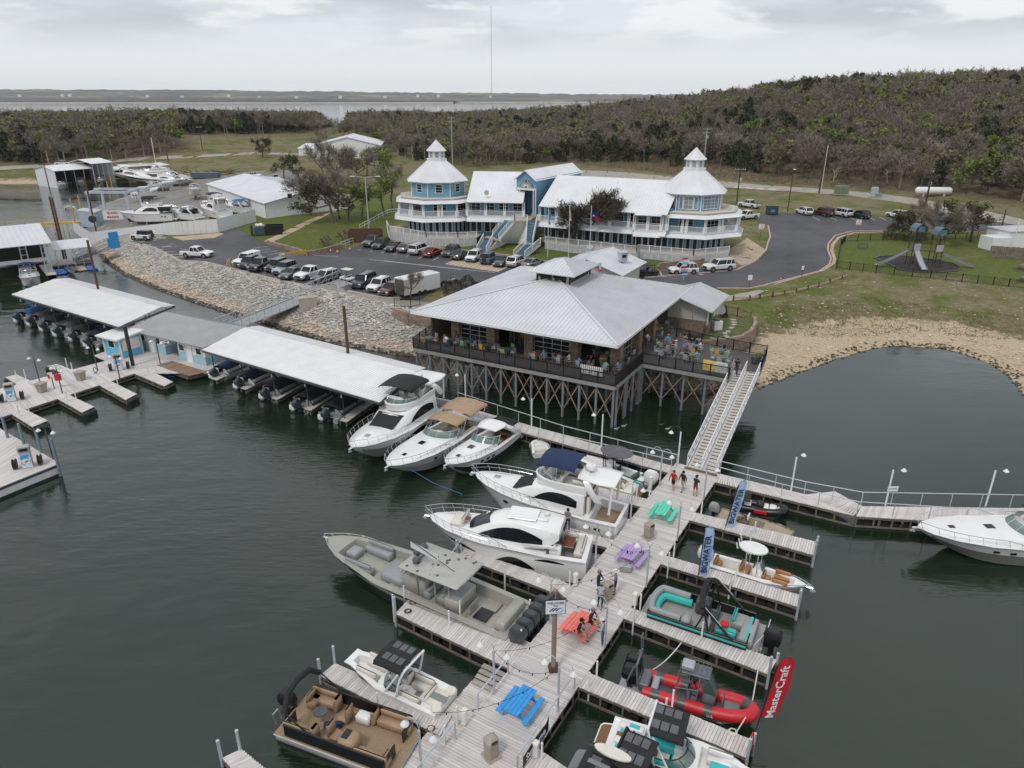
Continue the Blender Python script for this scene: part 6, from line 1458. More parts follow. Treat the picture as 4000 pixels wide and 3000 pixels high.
# hotel
ho=thing('lakeside_hotel','blue and white three storey hotel with two turreted octagonal towers and long verandas','hotel',(0,0,0))
def octa(c,r,z,rot,k=8):return[V3((c[0]+r*cos(rot+2*PI*i/k),c[1]+r*sin(rot+2*PI*i/k),z))for i in range(k)]
def oct_roof(c,r0,z0,r1,z1,rot,m,sp=.45,name='tower_roof',skip=()):
 a,b=octa(c,r0,z0,rot),octa(c,r1,z1,rot)
 for i in range(8):
  j=(i+1)%8
  if i in skip:continue
  rfp(ho,[a[i],a[j]]+([b[j],b[i]]if r1>.05 else[b[i]]),m,sp,.08,name)
def tower(c,rot,dz,win3,rbig):
 z=lambda v:v+dz
 prism([p[:2]for p in octa(c,6.3,0,rot)],z(3.2),z(10.9)).mk('tower_wall',BLUEW,ho)
 prism([p[:2]for p in octa(c,rbig,0,rot)],z(8.2),z(8.35)).mk('veranda_floor',WP,ho)
 oct_roof(c,rbig+.8,z(7.55),rbig-.2,z(8.2),rot,RWHITE,.5,'skirt_roof')
 prism([p[:2]for p in octa(c,rbig-.6,0,rot)],z(11.25),z(11.45)).mk('flat_roof',mat('tan_flat_roof',(.46,.42,.36),.9),ho)
 oct_roof(c,rbig+.3,z(10.65),rbig-1.3,z(11.5),rot,RWHITE,.5,'veranda_roof')
 prism([p[:2]for p in octa(c,5.25,0,rot)],z(11.3),z(14.1)).mk('upper_wall',BLUEW,ho)
 for p in octa(c,5.28,z(12.7),rot):box(p,(.14,.14,2.8)).mk('corner_trim',WP,ho)
 prism([p[:2]for p in octa(c,5.95,0,rot)],z(13.98),z(14.1)).mk('soffit',WP,ho)
 oct_roof(c,6.0,z(14.1),1.75,z(17.6),rot,RWHITE,.42)
 prism([p[:2]for p in octa(c,1.95,0,rot)],z(17.4),z(17.85)).mk('cupola_base',WP,ho)
 prism([p[:2]for p in octa(c,1.5,0,rot)],z(17.8),z(19.25)).mk('cupola_wall',WP,ho)
 oc=octa(c,1.5,z(18.55),rot)
 for i in range(8):j=(i+1)%8;window(ho,oc[i].lerp(oc[j],.5),(oc[j]-oc[i])[:2],.75,1.05,mat('louvre_grey',(.30,.31,.33),.6),WP,1,2,name='cupola_window')
 oct_roof(c,1.95,z(19.2),.02,z(21.1),rot,RWHITE,.3,'cupola_roof')
 o3,o2,o1=octa(c,5.25,0,rot),octa(c,6.3,0,rot),octa(c,6.3,0,rot)
 for i in range(8):
  j=(i+1)%8;d=(o3[j]-o3[i])[:2]
  if(o3[i].y+o3[j].y)/2>c[1]+2.5:continue
  w,h,co,ro=win3;m=o3[i].lerp(o3[j],.5);m.z=z(12.95)
  if w<2:window(ho,m,d,w,h,GLASSB,WP,co,ro)
  else:
   m.z=z(12.75)
   if i%2==0:window(ho,m,d,w,h,mat('sky_glass',(.22,.27,.30),.12,var=.4,scale=.8),WP,co,ro)
   else:
    for f_ in(.2,.5,.8):q=o3[i].lerp(o3[j],f_);q.z=z(12.7);window(ho,q,d,.6 if f_!=.5 else 1.5,2.1,mat('sky_glass',(.22,.27,.30),.12),WP,1 if f_!=.5 else 2,1 if f_!=.5 else 3)
  m2=o2[i].lerp(o2[j],.5);m2.z=z(9.6);window(ho,m2,d,2.3,1.9,GLD,WP,3,3)
  for f_ in(.14,.38,.62,.86):q=o1[i].lerp(o1[j],f_);q.z=z(6.25);window(ho,q,d,.72,2.3,GLASSB,WP,1,1)
 ve=octa(c,rbig-.25,z(8.35),rot)
 for i in range(8):
  if(ve[i].y+ve[(i+1)%8].y)/2>c[1]+5:continue
  a,b=ve[i],ve[(i+1)%8];balus(ho,[a,b],.95,ps=99,bw=.05)
  for f_ in(0,.45,.55):
   p=a.lerp(b,f_)
   for s in(-.12,.12):q=p+(b-a).normalized()*s;box((q.x,q.y,z(9.55)),(.13,.13,2.4)).mk('veranda_post',WP,ho)
   box((p.x,p.y,z(8.85)),(.5,.5,1.0),atan2(b.y-a.y,b.x-a.x)).mk('post_plinth',WP,ho)
cL,cR=(-13.9,137.0),(30.7,124.2);rotL,rotR=rad(-90+8+22.5),rad(-90+3)
tower(cL,rotL,0,(1.25,1.45,1,3),8.1);tower(cR,rotR,-.5,(3.1,2.1,4,4),8.8)
def wing(e0,e1,dep,ze,zr,dz):
 e0,e1=V3((*e0,0)),V3((*e1,0));d=(e1-e0).normalized();n=V3((-d.y,d.x,0));U=V3((0,0,1))
 rfp(ho,[e0+U*ze,e1+U*ze,e1+n*dep+U*zr,e0+n*dep+U*zr],RWHITE,.55,.12)
 rfp(ho,[e1+n*dep*2+U*ze,e0+n*dep*2+U*ze,e0+n*dep+U*zr,e1+n*dep+U*zr],RWHITE,.55,.12)
 w0,w1=e0+n*2.6,e1+n*2.6
 prism([w0[:2],w1[:2],(w1+n*(dep*2-3.5))[:2],(w0+n*(dep*2-3.5))[:2]],3.0,ze+.6).mk('wing_wall',BLUEW,ho)
 prism([(e0+n*.4)[:2],(e1+n*.4)[:2],w1[:2],w0[:2]],8.15+dz,8.33+dz).mk('veranda_floor',WP,ho)
 a,b=e0-n*.5,e1-n*.5
 rfp(ho,[a+U*(7.5+dz),b+U*(7.5+dz),e1+n*.5+U*(8.16+dz),e0+n*.5+U*(8.16+dz)],RWHITE,.5,.08,'skirt_roof')
 L=(e1-e0).length;k=max(2,round(L/3.2))
 balus(ho,[e0+n*.6+U*(8.33+dz),e1+n*.6+U*(8.33+dz)],.95,ps=99,bw=.05)
 for i in range(k+1):
  p=e0.lerp(e1,i/k)+n*.6
  for s in(-.15,.15):q=p+d*s;box((q.x,q.y,9.5+dz),(.13,.13,ze-8.3-dz)).mk('veranda_post',WP,ho)
  box((p.x,p.y,8.85+dz),(.5,.4,1.0),atan2(d.y,d.x)).mk('post_plinth',WP,ho)
 k=round(L/2.6)
 for i in range(k):
  p=w0.lerp(w1,(i+.5)/k);p.z=9.55+dz;window(ho,p,d[:2],1.7,1.7,GLD,WP,2,3)
  p=p.copy();p.z=6.2+dz;window(ho,p-d*.5,d[:2],1.0,2.0,GLASSB,WP,1,1);window(ho,p+d*.6,d[:2],.9,2.0,GLASSB,WP,1,1)
wing((-8.2,130.4),(2.0,129.2),8.4,10.85,15.4,0);wing((4.6,126.4),(25.0,114.2+2.2),8.4,10.7,15.2,-.2)
wing((20.0,118.0),(24.2,116.6),7.0,10.5,13.6,-.4)
ed=V3((.84,-.54,0));en=V3((.54,.84,0));ec=V3((2.6,131.4,0));U=V3((0,0,1));eh=1.9
p0,p1=ec-ed*eh,ec+ed*eh
for a,b in((p0,p0+en*17),(p1+en*17,p1)):wallbox(ho,a,b,8,14.8,BLUEW,.2,'entrance_wall')
MB().slab([p0+U*12.9,p1+U*12.9,p1+U*14.8,ec+U*16.1,p0+U*14.8],.15).mk('entrance_gable',BLUEW,ho);MB().slab([p0+en*3+U*8.3,p1+en*3+U*8.3,p1+en*3+U*13,p0+en*3+U*13],.1).mk('recessed_wall',BLUEW,ho)
window(ho,ec+en*3+ed*.6+U*9.6,ed[:2],1.2,2.4,GLD,WP,1,2,name='entrance_door');window(ho,ec+en*3+ed*.6+U*12,ed[:2],1.2,1.4,GLD,WP,1,2)
for a in(p0,p1):
 for s in(0,.45):q=a+(ec-a).normalized()*s;box((q.x,q.y,10.7),(.17,.17,4.8)).mk('entrance_post',WP,ho)
beam(p0+U*13.0,p1+U*13.0,.25,.35).mk('entrance_lintel',WP,ho)
fan=MB().add([tuple(ec-en*.12+U*13.35)]+[tuple(ec-en*.12+ed*(1.45*cos(a))+U*(13.35+1.25*sin(a)))for a in[PI*k/12 for k in range(13)]],[(0,k,k+1)for k in range(1,13)]).mk('fan_window',GLD,ho)
for k in range(0,13):a=PI*k/12;beam(ec-en*.15+U*13.35+ed*(.2*cos(a))+U*(.2*sin(a)),ec-en*.15+ed*(1.45*cos(a))+U*(13.35+1.25*sin(a)),.05,.08).mk('fan_ray',WP,fan)
for s in(-1,1):rfp(ho,[ec+ed*s*2.3-en*.5+U*14.55,ec+ed*s*2.3+en*17.4+U*14.55,ec+en*17.4+U*16.25,ec-en*.5+U*16.25],RWHITE,.5,.12,'entrance_roof')
def skirt_deck(pts,z,zg,gaps=()):
 P=[V3((*p,z))for p in pts]
 for i in range(len(P)-1):
  if i in gaps:continue
  balus(ho,[P[i],P[i+1]],1.0,ps=2.0,bw=.045);lattice(ho,P[i],P[i+1],zg,z-.05)
def arc(c,r,rot,ks):return[octa(c,r,0,rot)[k%8][:2]for k in ks]
dkL=[(-24.3,139.5),(-23.0,133.8),(-15.3,127.1),(-9.6,126.6),(-6.3,127.4)]
dkR=[(5.8,124.4),(20.4,120.4-4.6),(20.9,117.0),(29.0,113.0),(35.4,115.6)]
skirt_deck(dkL,5.1,3.4);skirt_deck(dkR,4.8,3.1)
DKM=mat('tan_boardwalk',(.40,.34,.27),.85,var=.12)
prism(dkL+[(-5.5,131),(-9,136),(-18,140)],4.95,5.08).mk('terrace_deck',DKM,ho);prism(dkR+[(36.5,120),(26,121),(8,130),(5,129)],4.65,4.78).mk('terrace_deck',DKM,ho)
def stairs(b0,b1,t0,t1,n,name='staircase'):
 b0,b1,t0,t1=map(Vector,(b0,b1,t0,t1))
 for i in range(n):f=(i+.5)/n;beam(b0.lerp(t0,f),b1.lerp(t1,f),((t0-b0).xy.length/n)*1.1,.16).mk('stair_tread',STAIRB,ho)
 for a,b in((b0,t0),(b1,t1)):balus(ho,[a,b],1.0,ps=2.2);beam(a-U*.15,b-U*.15,.08,.3).mk('stringer',WP,ho)
T=at(R25(1410,1000),8.3),at(R25(1550,1000),8.3)
prism([(T[0]+V3((-.2,-.3,0)))[:2],(T[1]+V3((.2,-.3,0)))[:2],(4.6,131.5),(.6,132)],8.1,8.3).mk('stair_landing',DKM,ho);balus(ho,[T[0],T[1]],1.0,ps=9)
m0,m1=at(R25(1175,1165),5.3),at(R25(1240,1200),5.3);stairs(m0,m1,T[0]+V3((-1.7,.6,0)),T[0],14)
b0,b1=at(R25(1005,1335),3.5),at(R25(1105,1345),3.5);stairs(b0,b1,at(R25(1075,1205),5.2),at(R25(1170,1215),5.2),9)
m2,m3=at(R25(1535,1230),5.2),at(R25(1605,1245),5.2);stairs(m2,m3,T[1],T[1]+V3((1.7,.2,0)),14)
b2,b3=at(R25(1400,1385),3.4),at(R25(1520,1395),3.4);stairs(b2,b3,at(R25(1525,1260),5.1),at(R25(1690,1250),5.1),9)
for a,b in((m0,m1),(m2,m3)):prism([(a+V3((-1.4,-.6,0)))[:2],(b+V3((.4,-.9,0)))[:2],(b+V3((.6,.8,0)))[:2],(a+V3((-1,.9,0)))[:2]],5.0,5.18).mk('mid_landing',DKM,ho)
wl=[at(R25(*q),z)for q,z in(((1112,1338),3.45),((1335,1252),3.6),((1430,1250),3.6),((1530,1232),4.9),((1640,1035),7.6),((1545,1000),8.2),((1410,1000),8.2),((1240,1200),5.1))];o3=V3((0,-.35,0));BW=mat('bright_white_wall',(.82,.82,.81),.6,var=.03)
for q in((0,1,6,7),(1,2,5,6),(2,3,4,5)):MB().slab([wl[k]+o3 for k in q],.12).mk('white_stair_wall',BW,ho)
dsh=lathe([(.0,0),(.3,.05),(.45,.2)],(0,0,0),12).mk('satellite_dish',GPN,ho,True);dsh.location=(-4.6,130.9,12.4);dsh.rotation_euler=(1.3,0,.2)
# restaurant over the water
re=thing('restaurant','restaurant with broad grey hip roof and cupola on a railed deck over the water','restaurant',(0,0,0))
Sc=V3((9.6,60.9,0));fx=(V3((-10.6,72.0,0))-Sc);fl=fx.length;fx.normalize();fy=V3((-fx.y,fx.x,0));fy=fy if fy.y>0 else-fy
rp=lambda x,y,z=0.0:Sc+fx*x+fy*y+V3((0,0,z))
DEP=24.5;ze,zr=7.55,10.2;hx=fl
rA,rB=rp(hx*.5,hx*.48,zr),rp(hx*.5,DEP-hx*.40,zr)
rfp(re,[rp(hx,-.1,ze),rp(0,-.1,ze),rA],RLIGHT,.42,.14,'hip_roof');rfp(re,[rp(0,-.1,ze),rp(0,DEP,ze),rB,rA],RGREY,.42,.14,'hip_roof')  # front slope paler, right slope greyer: light and shade put into the colour
rfp(re,[rp(0,DEP,ze),rp(hx,DEP,ze),rB],RGREY,.42,.14,'hip_roof');rfp(re,[rp(hx,DEP,ze),rp(hx,-.1,ze),rA,rB],RLIGHT,.42,.14,'hip_roof')  # rear slope in the shaded tone, left slope in the lit one
for a in(rp(0,-.1,ze+.05),rp(hx,-.1,ze+.05)):beam(a,rA+U*.06,.22,.08).mk('hip_cap',RLIGHT,re)
for a,b in((rp(0,-.1),rp(hx,-.1)),(rp(0,-.1),rp(0,DEP)),(rp(hx,-.1),rp(hx,DEP))):beam(a+U*(ze-.12),b+U*(ze-.12),.1,.26).mk('fascia',WP,re)
cc=rp(hx*.5,hx*.5);cw,cd=3.9,5.4
q=lambda x,y,z:cc+fx*x+fy*y+U*z
prism([q(*p,0)[:2]for p in((-cw/2,-1.2),(cw/2,-1.2),(cw/2,cd-1.2),(-cw/2,cd-1.2))],9.2,10.95).mk('cupola_wall',CPANEL,re)
for x,y,d_,w in[(x,-1.2,-fx,1.25)for x in(-.85,.85)]+[(-cw/2,y,fy,1.3)for y in(-.2,1.4,3.0)]:
 f=window(re,q(x,y,10.3),d_[:2],w,.7,GLD,BK,1,1,name='cupola_window');nn=V3((d_.y,-d_.x,0));MB().slab([q(x,y,10.8)+d_*(w*.62),q(x,y,10.8)-d_*(w*.62),q(x,y,10.4)-d_*(w*.62)+nn*.45,q(x,y,10.4)+d_*(w*.62)+nn*.45],.03).mk('window_awning',CANB,re)
for x,y in((-cw/2,-1.2),(cw/2,-1.2),(-cw/2,cd-1.2)):box(q(x,y,10.15),(.2,.2,1.6)).mk('corner_trim',BK,re)
e=.95;c4=[q(-cw/2-e,-1.2-e,10.9),q(-cw/2-e,cd-1.2+e,10.9),q(cw/2+e,cd-1.2+e,10.9),q(cw/2+e,-1.2-e,10.9)];k1,k2=q(0,1.3,11.95),q(0,1.9,11.95)
rfp(re,[c4[0],c4[1],k2,k1],RGREY,.4,.1,'cupola_roof');rfp(re,[c4[1],c4[2],k2],RGREY,.4,.1,'cupola_roof');rfp(re,[c4[2],c4[3],k1,k2],RLIGHT,.4,.1,'cupola_roof');rfp(re,[c4[3],c4[0],k1],RLIGHT,.4,.1,'cupola_roof')  # same painted split: right and rear slopes shaded, left and front lit
DK=4.2
deckp=[at((1615,1358),DK),at((2403,1510),DK),at((2508,1420),DK),at((2843,1480),DK),at((2862,1443),DK),at((2968,1455),DK),at((2992,1392),DK),at((2740,1342),DK),at((2640,1318),DK)]+[rp(-1,17),rp(hx-2,17),rp(hx+.4,8),at((1752,1255),DK)]
prism([p[:2]for p in deckp],DK-.35,DK-.06).mk('deck_slab',mat('deck_underside',(.16,.155,.15),.8),re)
prism([p[:2]for p in deckp],DK-.055,DK).mk('deck_floor',mat('charcoal_decking',(.075,.07,.07),.75,var=.2,scale=8,stretch=(8,.6,1)),re)
for a,b in zip(deckp[:8],deckp[1:8]):beam(a-U*.2,b-U*.2,.14,.34).mk('edge_beam',mat('grey_edge_beam',(.27,.27,.26),.7,var=.15),re)
def iron(root,pts,h=1.1,m=BK,ps=1.75):balus(root,pts,h,m,.115,True,ps,.03,.11,ph=h*1.08)
o_=U*0
iron(re,[p+o_ for p in deckp[:4]]+[at((2858,1450),DK)]);iron(re,[at((2966,1452),DK),deckp[6],deckp[7],deckp[8]]);iron(re,[deckp[0],deckp[12],rp(hx+.4,9,DK)])
wi=2.3;bays=[.9,5.2,10.1,14.5,18.8]
nstone=0
STN=[box((0,0,0),(1,1,1)).mesh('stone',STONE)]
def stone_col(x,y,w=.95,z1=7.5):
 p=rp(x,y);c=box((p.x,p.y,(DK+z1)/2),(w-.06,w-.06,z1-DK),atan2(fx.y,fx.x)).mk('stone_column',STONE,re)
 z=DK;k=0
 while z<z1-.1:
  hh=RN.uniform(.16,.30);off=RN.uniform(.35,.65)
  for a,b in((0,off),(off,1)):
   s_=obj('stone',STN[0],c);m_=p+fx*((a+b-1)/2*w)-fy*(w/2-.03);s_.location=(m_.x,m_.y,z+hh/2);s_.rotation_euler=(0,0,atan2(fx.y,fx.x));s_.scale=((b-a)*w-.03,.1+RN.uniform(0,.05),hh-.02)
   s_=obj('stone',STN[0],c);m_=p+fy*((a+b-1)/2*w)-fx*(w/2-.03);s_.location=(m_.x,m_.y,z+hh/2);s_.rotation_euler=(0,0,atan2(fy.y,fy.x));s_.scale=((b-a)*w-.03,.1+RN.uniform(0,.05),hh-.02)
  z+=hh
for x in bays:stone_col(x,wi)
for y in(8.0,12.5):stone_col(.9,y,.8)
for i,(a,b)in enumerate(zip(bays,bays[1:])):
 if i in(1,3):
  p=rp((a+b)/2,wi,DK+1.6);window(re,p,(-fx)[:2],b-a-.95,3.0,GLD,ALU,3 if i==3 else 4,6,name='glass_garage_door')
p=rp(.9,4.9,DK+1.55);window(re,p,fy[:2],2.6,2.8,GLD,ALU,3,4,name='glass_door')
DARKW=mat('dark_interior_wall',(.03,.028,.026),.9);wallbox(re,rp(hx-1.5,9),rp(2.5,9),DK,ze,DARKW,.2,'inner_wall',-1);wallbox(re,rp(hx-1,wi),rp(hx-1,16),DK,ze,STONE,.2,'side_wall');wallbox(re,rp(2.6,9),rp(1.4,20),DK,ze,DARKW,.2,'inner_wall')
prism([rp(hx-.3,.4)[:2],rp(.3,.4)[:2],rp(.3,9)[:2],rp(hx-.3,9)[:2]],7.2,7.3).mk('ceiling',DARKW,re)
def piles(a,b,n,z0=-2.0,brace=True):
 pr_=None
 for i in range(n):
  p=a.lerp(b,i/(n-1));tube([(p.x,p.y,z0),(p.x,p.y,DK-.3)],.12,8).mk('deck_pile',PILEM,re)
  if brace and pr_ is not None:
   for(u,v)in(((pr_,.7),(p,DK-.5)),((p,.7),(pr_,DK-.5))):beam((u[0].x,u[0].y,u[1]),(v[0].x,v[0].y,v[1]),.07,.09).mk('cross_brace',RUSTP,re)
  pr_=p
piles(deckp[0]-fx*.2+fy*.25,deckp[1]+fx*.2+fy*.25,14);piles(deckp[0]+fy*3.2,deckp[1]+fy*3.2,12);piles(deckp[0]+fy*6.4,deckp[1]+fy*6.4,9)
piles(deckp[1]+fy*.6,deckp[2]-fy*.3,4);piles(deckp[2]+fy*.3,deckp[3]+fy*.4,5);piles(deckp[2]+fy*3,deckp[3]+fy*3,4)
Fp=at((2658,1163),7.5);F2=Fp+fy*8.2;G=Fp-fx*3.7;G.z=6.3;G2=G+fy*8.2;K=Fp+fx*3.7;K.z=6.3;K2=K+fy*8.2
rfp(re,[G,G2,F2,Fp],RGREY,.42,.12,'wing_roof');rfp(re,[K2,K,Fp,F2],RGREY,.42,.12,'wing_roof')
wa,wb=V3((K.x,K.y,0))+fy*.9,V3((G.x,G.y,0))+fy*.9+fx*.7;zz=2.9
for i in range(4):
 a,b=wa.lerp(wb,i/4),wa.lerp(wb,(i+1)/4);za,zb=[6.3+1.2*(1-abs(((c-Fp).dot(-fx)))/3.7)-.1 for c in(a,b)];MB().slab([a+U*4.9-fx*.03,b+U*4.9+fx*.03,b+U*zb+fx*.03,a+U*za-fx*.03],.1).mk('grey_panel',GPN,re)
wallbox(re,wa,wb,zz,4.9,STONE,.3,'stone_base');wallbox(re,wb,wb+fy*6.6,zz,4.4,STONE,.3,'stone_base',1);wallbox(re,wb-fx*.02,wb-fx*.02+fy*6.6,4.4,6.3,CPANEL,.2,'panel_wall',1)
sgn=box(wb-fx*.16+fy*2.2+U*5.35,(2.9,.05,1.5),atan2(fy.y,fy.x)).mk('wall_sign',BK,re)
LIMEP=mat('lime_sign_paint',(.12,.75,.05),.5);m_=MB();sp=lambda u,v:wb-fx*.20+fy*(2.2+u)+U*(5.35+v)
m_.tube([sp(-.55,-.5),sp(-.45,.1),sp(-.5,.35)],.06,5)
for k in range(6):a=k*1.05;m_.tube([sp(-.5,.35),sp(-.5+.45*cos(a),.38+.3*sin(a))],[.07,.02],4)
m_.mk('sign_palm',LIMEP,sgn)
for k in range(5):beam(sp(.0+k*.25,-.45+.1*(k%2)),sp(.12+k*.25,.35-.1*(k%3)),.04,.14).mk('sign_letter',WINK,sgn)
NE=at(R10(545,375),3.3);gable('restaurant_kitchen_wing','cream panelled kitchen wing behind the restaurant with roof vents',NE-fy*8.5,NE,9.5,3.3,2.5,1.5,CPANEL,RLIGHT,.8,1)
va=thing('rooftop_vent','square galvanised exhaust hood with dark opening on the kitchen roof','vent',at(R10(365,185),6.6),.4);rbox((0,0,.5),(.9,.9,1.3),.03,0,1.35).mk('hood',GALV,va);rbox((0,0,1.2),(1.35,1.35,.15),.03).mk('hood_top',GALV,va);box((-.1,-.55,.75),(.7,.06,.5)).mk('opening',BK,va)
vb=thing('rooftop_vent','round galvanised mushroom vent on the low kitchen roof','vent',at(R26(287,1240),5.6),0);lathe([(.5,-.4),(.5,.3),(.72,.35),(.72,.75),(.45,.8),(.5,1.1),(.62,1.15),(.6,1.5),(0,1.55)],(0,0,0),14).mk('vent_body',GALV,vb,True)
fl_=thing('roof_flue','short grey flue pipe with red collar on the restaurant roof','flue',at(R10(122,290),9.4),0);tube([(0,0,-.3),(0,0,.9)],.12,8).mk('pipe',GALV,fl_);tube([(0,0,-.2),(0,0,.1)],.2,8).mk('collar',RED,fl_)
# floating slip roofs
def slip(label,fl_,fr,br,bl,nposts,dlab):
 fl_,fr,br,bl=(at(q,4.0)for q in(fl_,fr,br,bl));d=(fr-fl_).normalized();s=((bl-fl_)+(br-fr))*.5;bl,br=fl_+s,fr+s
 r=thing('slip_roof',label,'boat slip roof',fl_);o=Vector(fl_);rl,rr=fl_+s*.74+U*.45,fr+s*.74+U*.45
 WM=mat('bright_white_roof',(.80,.80,.795),.4,var=.05,scale=.5)
 rfp(r,[fl_,fr,rr,rl],WM,.32,.07,'roof_panel',.05,None,o);rfp(r,[br,bl,rl,rr],WM,.32,.07,'roof_panel',.05,None,o)
 for a,b in((fl_,fr),(bl,br),(fl_,bl),(fr,br)):beam(a-U*.18-o,b-U*.18-o,.1,.2).mk('eave_beam',DGY,r)
 sn=s.normalized()
 for i in range(nposts):
  for f in(.12,.5,.88):
   p=fl_+(fr-fl_)*((i+.03)/(nposts-1)*.97)+s*f;tube([V3((p.x,p.y,.2))-o,V3((p.x,p.y,3.9))-o],.055,6).mk('roof_post',DGY,r)
  p=fl_+(fr-fl_)*((i+.03)/(nposts-1)*.97)+s*.12;box(V3((p.x-.1,p.y-.12,2.9))-o,(.12,.1,.3)).mk('slip_number',PLW,r)
 return fl_,fr,s
fl_,fr,s=slip('white corrugated roof over the front row of boat slips',(790,1366),(1482,1570),(1692,1443),(990,1268),6,'')
for i in range(6):
 a=fl_.lerp(fr,(i+.02)/5*.96)+s*.06;b=a+s*.8;w=(fr-fl_).normalized()*.9
 dsec('slip_finger','plank finger under the front slip roof, number %s from the yacht'%['six','five','four','three','two','one'][i],'dock',a,b,a+w,b+w,.6,.3,False,depth=.4,group='fingers under the slip roofs')
dsec('slip_walkway','back walkway under the front slip roof','dock',fl_+s*.84,fr+s*.84,fl_+s*.98,fr+s*.98,.6,.4,True,depth=.4)
fl_,fr,s=slip('white corrugated roof over the back row of boat slips',R27(145,945),R27(1465,1345),R27(2155,1078),R27(855,752),7,'')
for i in range(7):
 a=fl_.lerp(fr,(i+.02)/6*.96)+s*.06;b=a+s*.8;w=(fr-fl_).normalized()*.8
 dsec('slip_finger','plank finger under the back slip roof, number %s from the kiosk'%['seven','six','five','four','three','two','one'][i],'dock',a,b,a+w,b+w,.6,.4,False,depth=.4,group='fingers under the slip roofs')
dsec('slip_walkway','back walkway under the back slip roof','dock',fl_+s*.84,fr+s*.84,fl_+s*.98,fr+s*.98,.6,.4,True,depth=.4)
# marina office, kiosk, fuel dock
od=thing('office_dock','broad plank dock carrying the blue kiosk and the grey roofed office','dock',at(R6(1165,900),.7));
planks(od,at(R6(810,750),.7),at(R6(1165,905),.7),at(R6(1250,590),.7),at(R6(1990,770),.7),.7,.3)
planks(od,at(R6(1165,905),.7),at(R6(1800,900),.7),at(R6(1600,680),.7),at(R6(2050,780),.7),.694,.3)
bp_=thing('brown_landing','brown plank landing at the front of the office dock','dock',at(R6(1350,840),.76));planks(bp_,at(R6(1360,830),.76),at(R6(1630,925),.76),at(R6(1490,795),.76),at(R6(1790,890),.76),.76,.22,FLAT_BR);beam(at(R6(1355,850),.45)-bp_.location,at(R6(1635,935),.45)-bp_.location,.3,.5).mk('landing_front',WDD,bp_);beam(at(R6(1640,935),.45)-bp_.location,at(R6(1850,885),.45)-bp_.location,.3,.5).mk('landing_front',WDD,bp_)
offA,offB=at(R6(1215,690),.7),at(R6(1800,835),.7);odv=(offB-offA).normalized();odn=V3((-odv.y,odv.x,0));OL=(offB-offA).length
of=thing('marina_office','low floating marina office with grey metal roof and pale blue skirting','building',(0,0,0));PBL=mat('pale_blue_paint',(.33,.52,.60),.7);op=lambda x,y,z=0.0:offA+odv*x+odn*y+U*(z)
for x0,x1,y0 in((0,.40,0),(.4,.62,2.2),(.62,1,-.2)):
 for z0,z1,m_,k in((.0,1.0,PBL,.02),(1.0,2.5,WP,0)):prism([op(x0*OL,y0-k)[:2],op(x1*OL,y0-k)[:2],op(x1*OL,6)[:2],op(x0*OL,6)[:2]],.7+z0,.7+z1).mk('wall',m_,of)
for x,y,w,nm in((.07,0,.9,'window'),(.2,0,.9,'office_door'),(.32,0,.9,'window'),(.68,-.2,.9,'window'),(.78,-.2,.95,'office_door'),(.92,-.2,.9,'window')):window(of,op(x*OL,y,1.55 if nm=='window' else 1.1),odv[:2],w,.8 if nm=='window' else 2.1,GLD if nm=='window' else WP,WP,1,1,name=nm)
e0,e1,e2,e3=op(-.9,-.9,2.5),op(OL+.9,-.9,2.5),op(OL+.9,6.8,2.5),op(-.9,6.8,2.5);k1,k2=op(1.6,3,4.0),op(OL-2.0,3,4.0)
rfp(of,[e0,e1,k2,k1],OFFGREY,.3,.08);rfp(of,[e1,e2,k2],OFFGREY,.3,.08);rfp(of,[e2,e3,k1,k2],OFFGREY,.3,.08);rfp(of,[e3,e0,k1],OFFGREY,.3,.08)
rs_=box(op(.5*OL,-.75,2.15),(1.7,.05,.35),atan2(odv.y,odv.x)).mk('restrooms_sign',WP,of);lettering('RESTROOMS',.22,INK,rs_,tuple(op(.5*OL,-.79,2.15)),(PI/2,0,atan2(odv.y,odv.x)),True)
ka,kb,kc=at(R6(920,742),.7),at(R6(1060,778),.7),at(R6(1240,722),.7);kd=ka+(kc-kb);ki=thing('rental_kiosk','sky blue rental kiosk with sloping white roof and closed white shutter','kiosk',(0,0,0))
prism([p[:2]for p in(ka,kb,kc,kd)],.7,3.15).mk('wall',KIOSK,ki)
for p in(ka,kb,kc):box((p.x,p.y,1.9),(.14,.14,2.4)).mk('corner_trim',CREAM,ki)
dA,dB=(kb-ka).normalized(),(kc-kb).normalized();ov=[ka-dA*.6-dB*.5+U*2.4,kb+dA*.5-dB*.6+U*2.45,kc+dA*.4+dB*.5+U*2.75,kd-dA*.5+dB*.5+U*2.7];MB().slab(ov,.18).mk('roof',PLW,ki)
window(ki,ka.lerp(kb,.5)+U*1.55,dA[:2],1.15,.9,GLD,CREAM,1,1);window(ki,kb.lerp(kc,.5)+U*1.45,dB[:2],2.0,1.2,PLW,CREAM,1,1,name='shutter')
s_=box(kb.lerp(kc,.42)+U*2.3+V3((dB.y,-dB.x,0))*.03,(1.5,.05,.22),atan2(dB.y,dB.x)).mk('kiosk_sign',WP,ki);lettering('BOAT RENTALS',.17,INK,s_,tuple(kb.lerp(kc,.42)+U*2.3+V3((dB.y,-dB.x,0))*.07),(PI/2,0,atan2(dB.y,dB.x)),True)
dsec('fuel_dock','long plank fuel dock with pumps and planters leading left from the office dock','dock',at(R6(930,790),.7),at(R6(-260,1105),.7),at(R6(1165,903),.7),at(R6(-150,1335),.7),.7,.2,depth=.5)
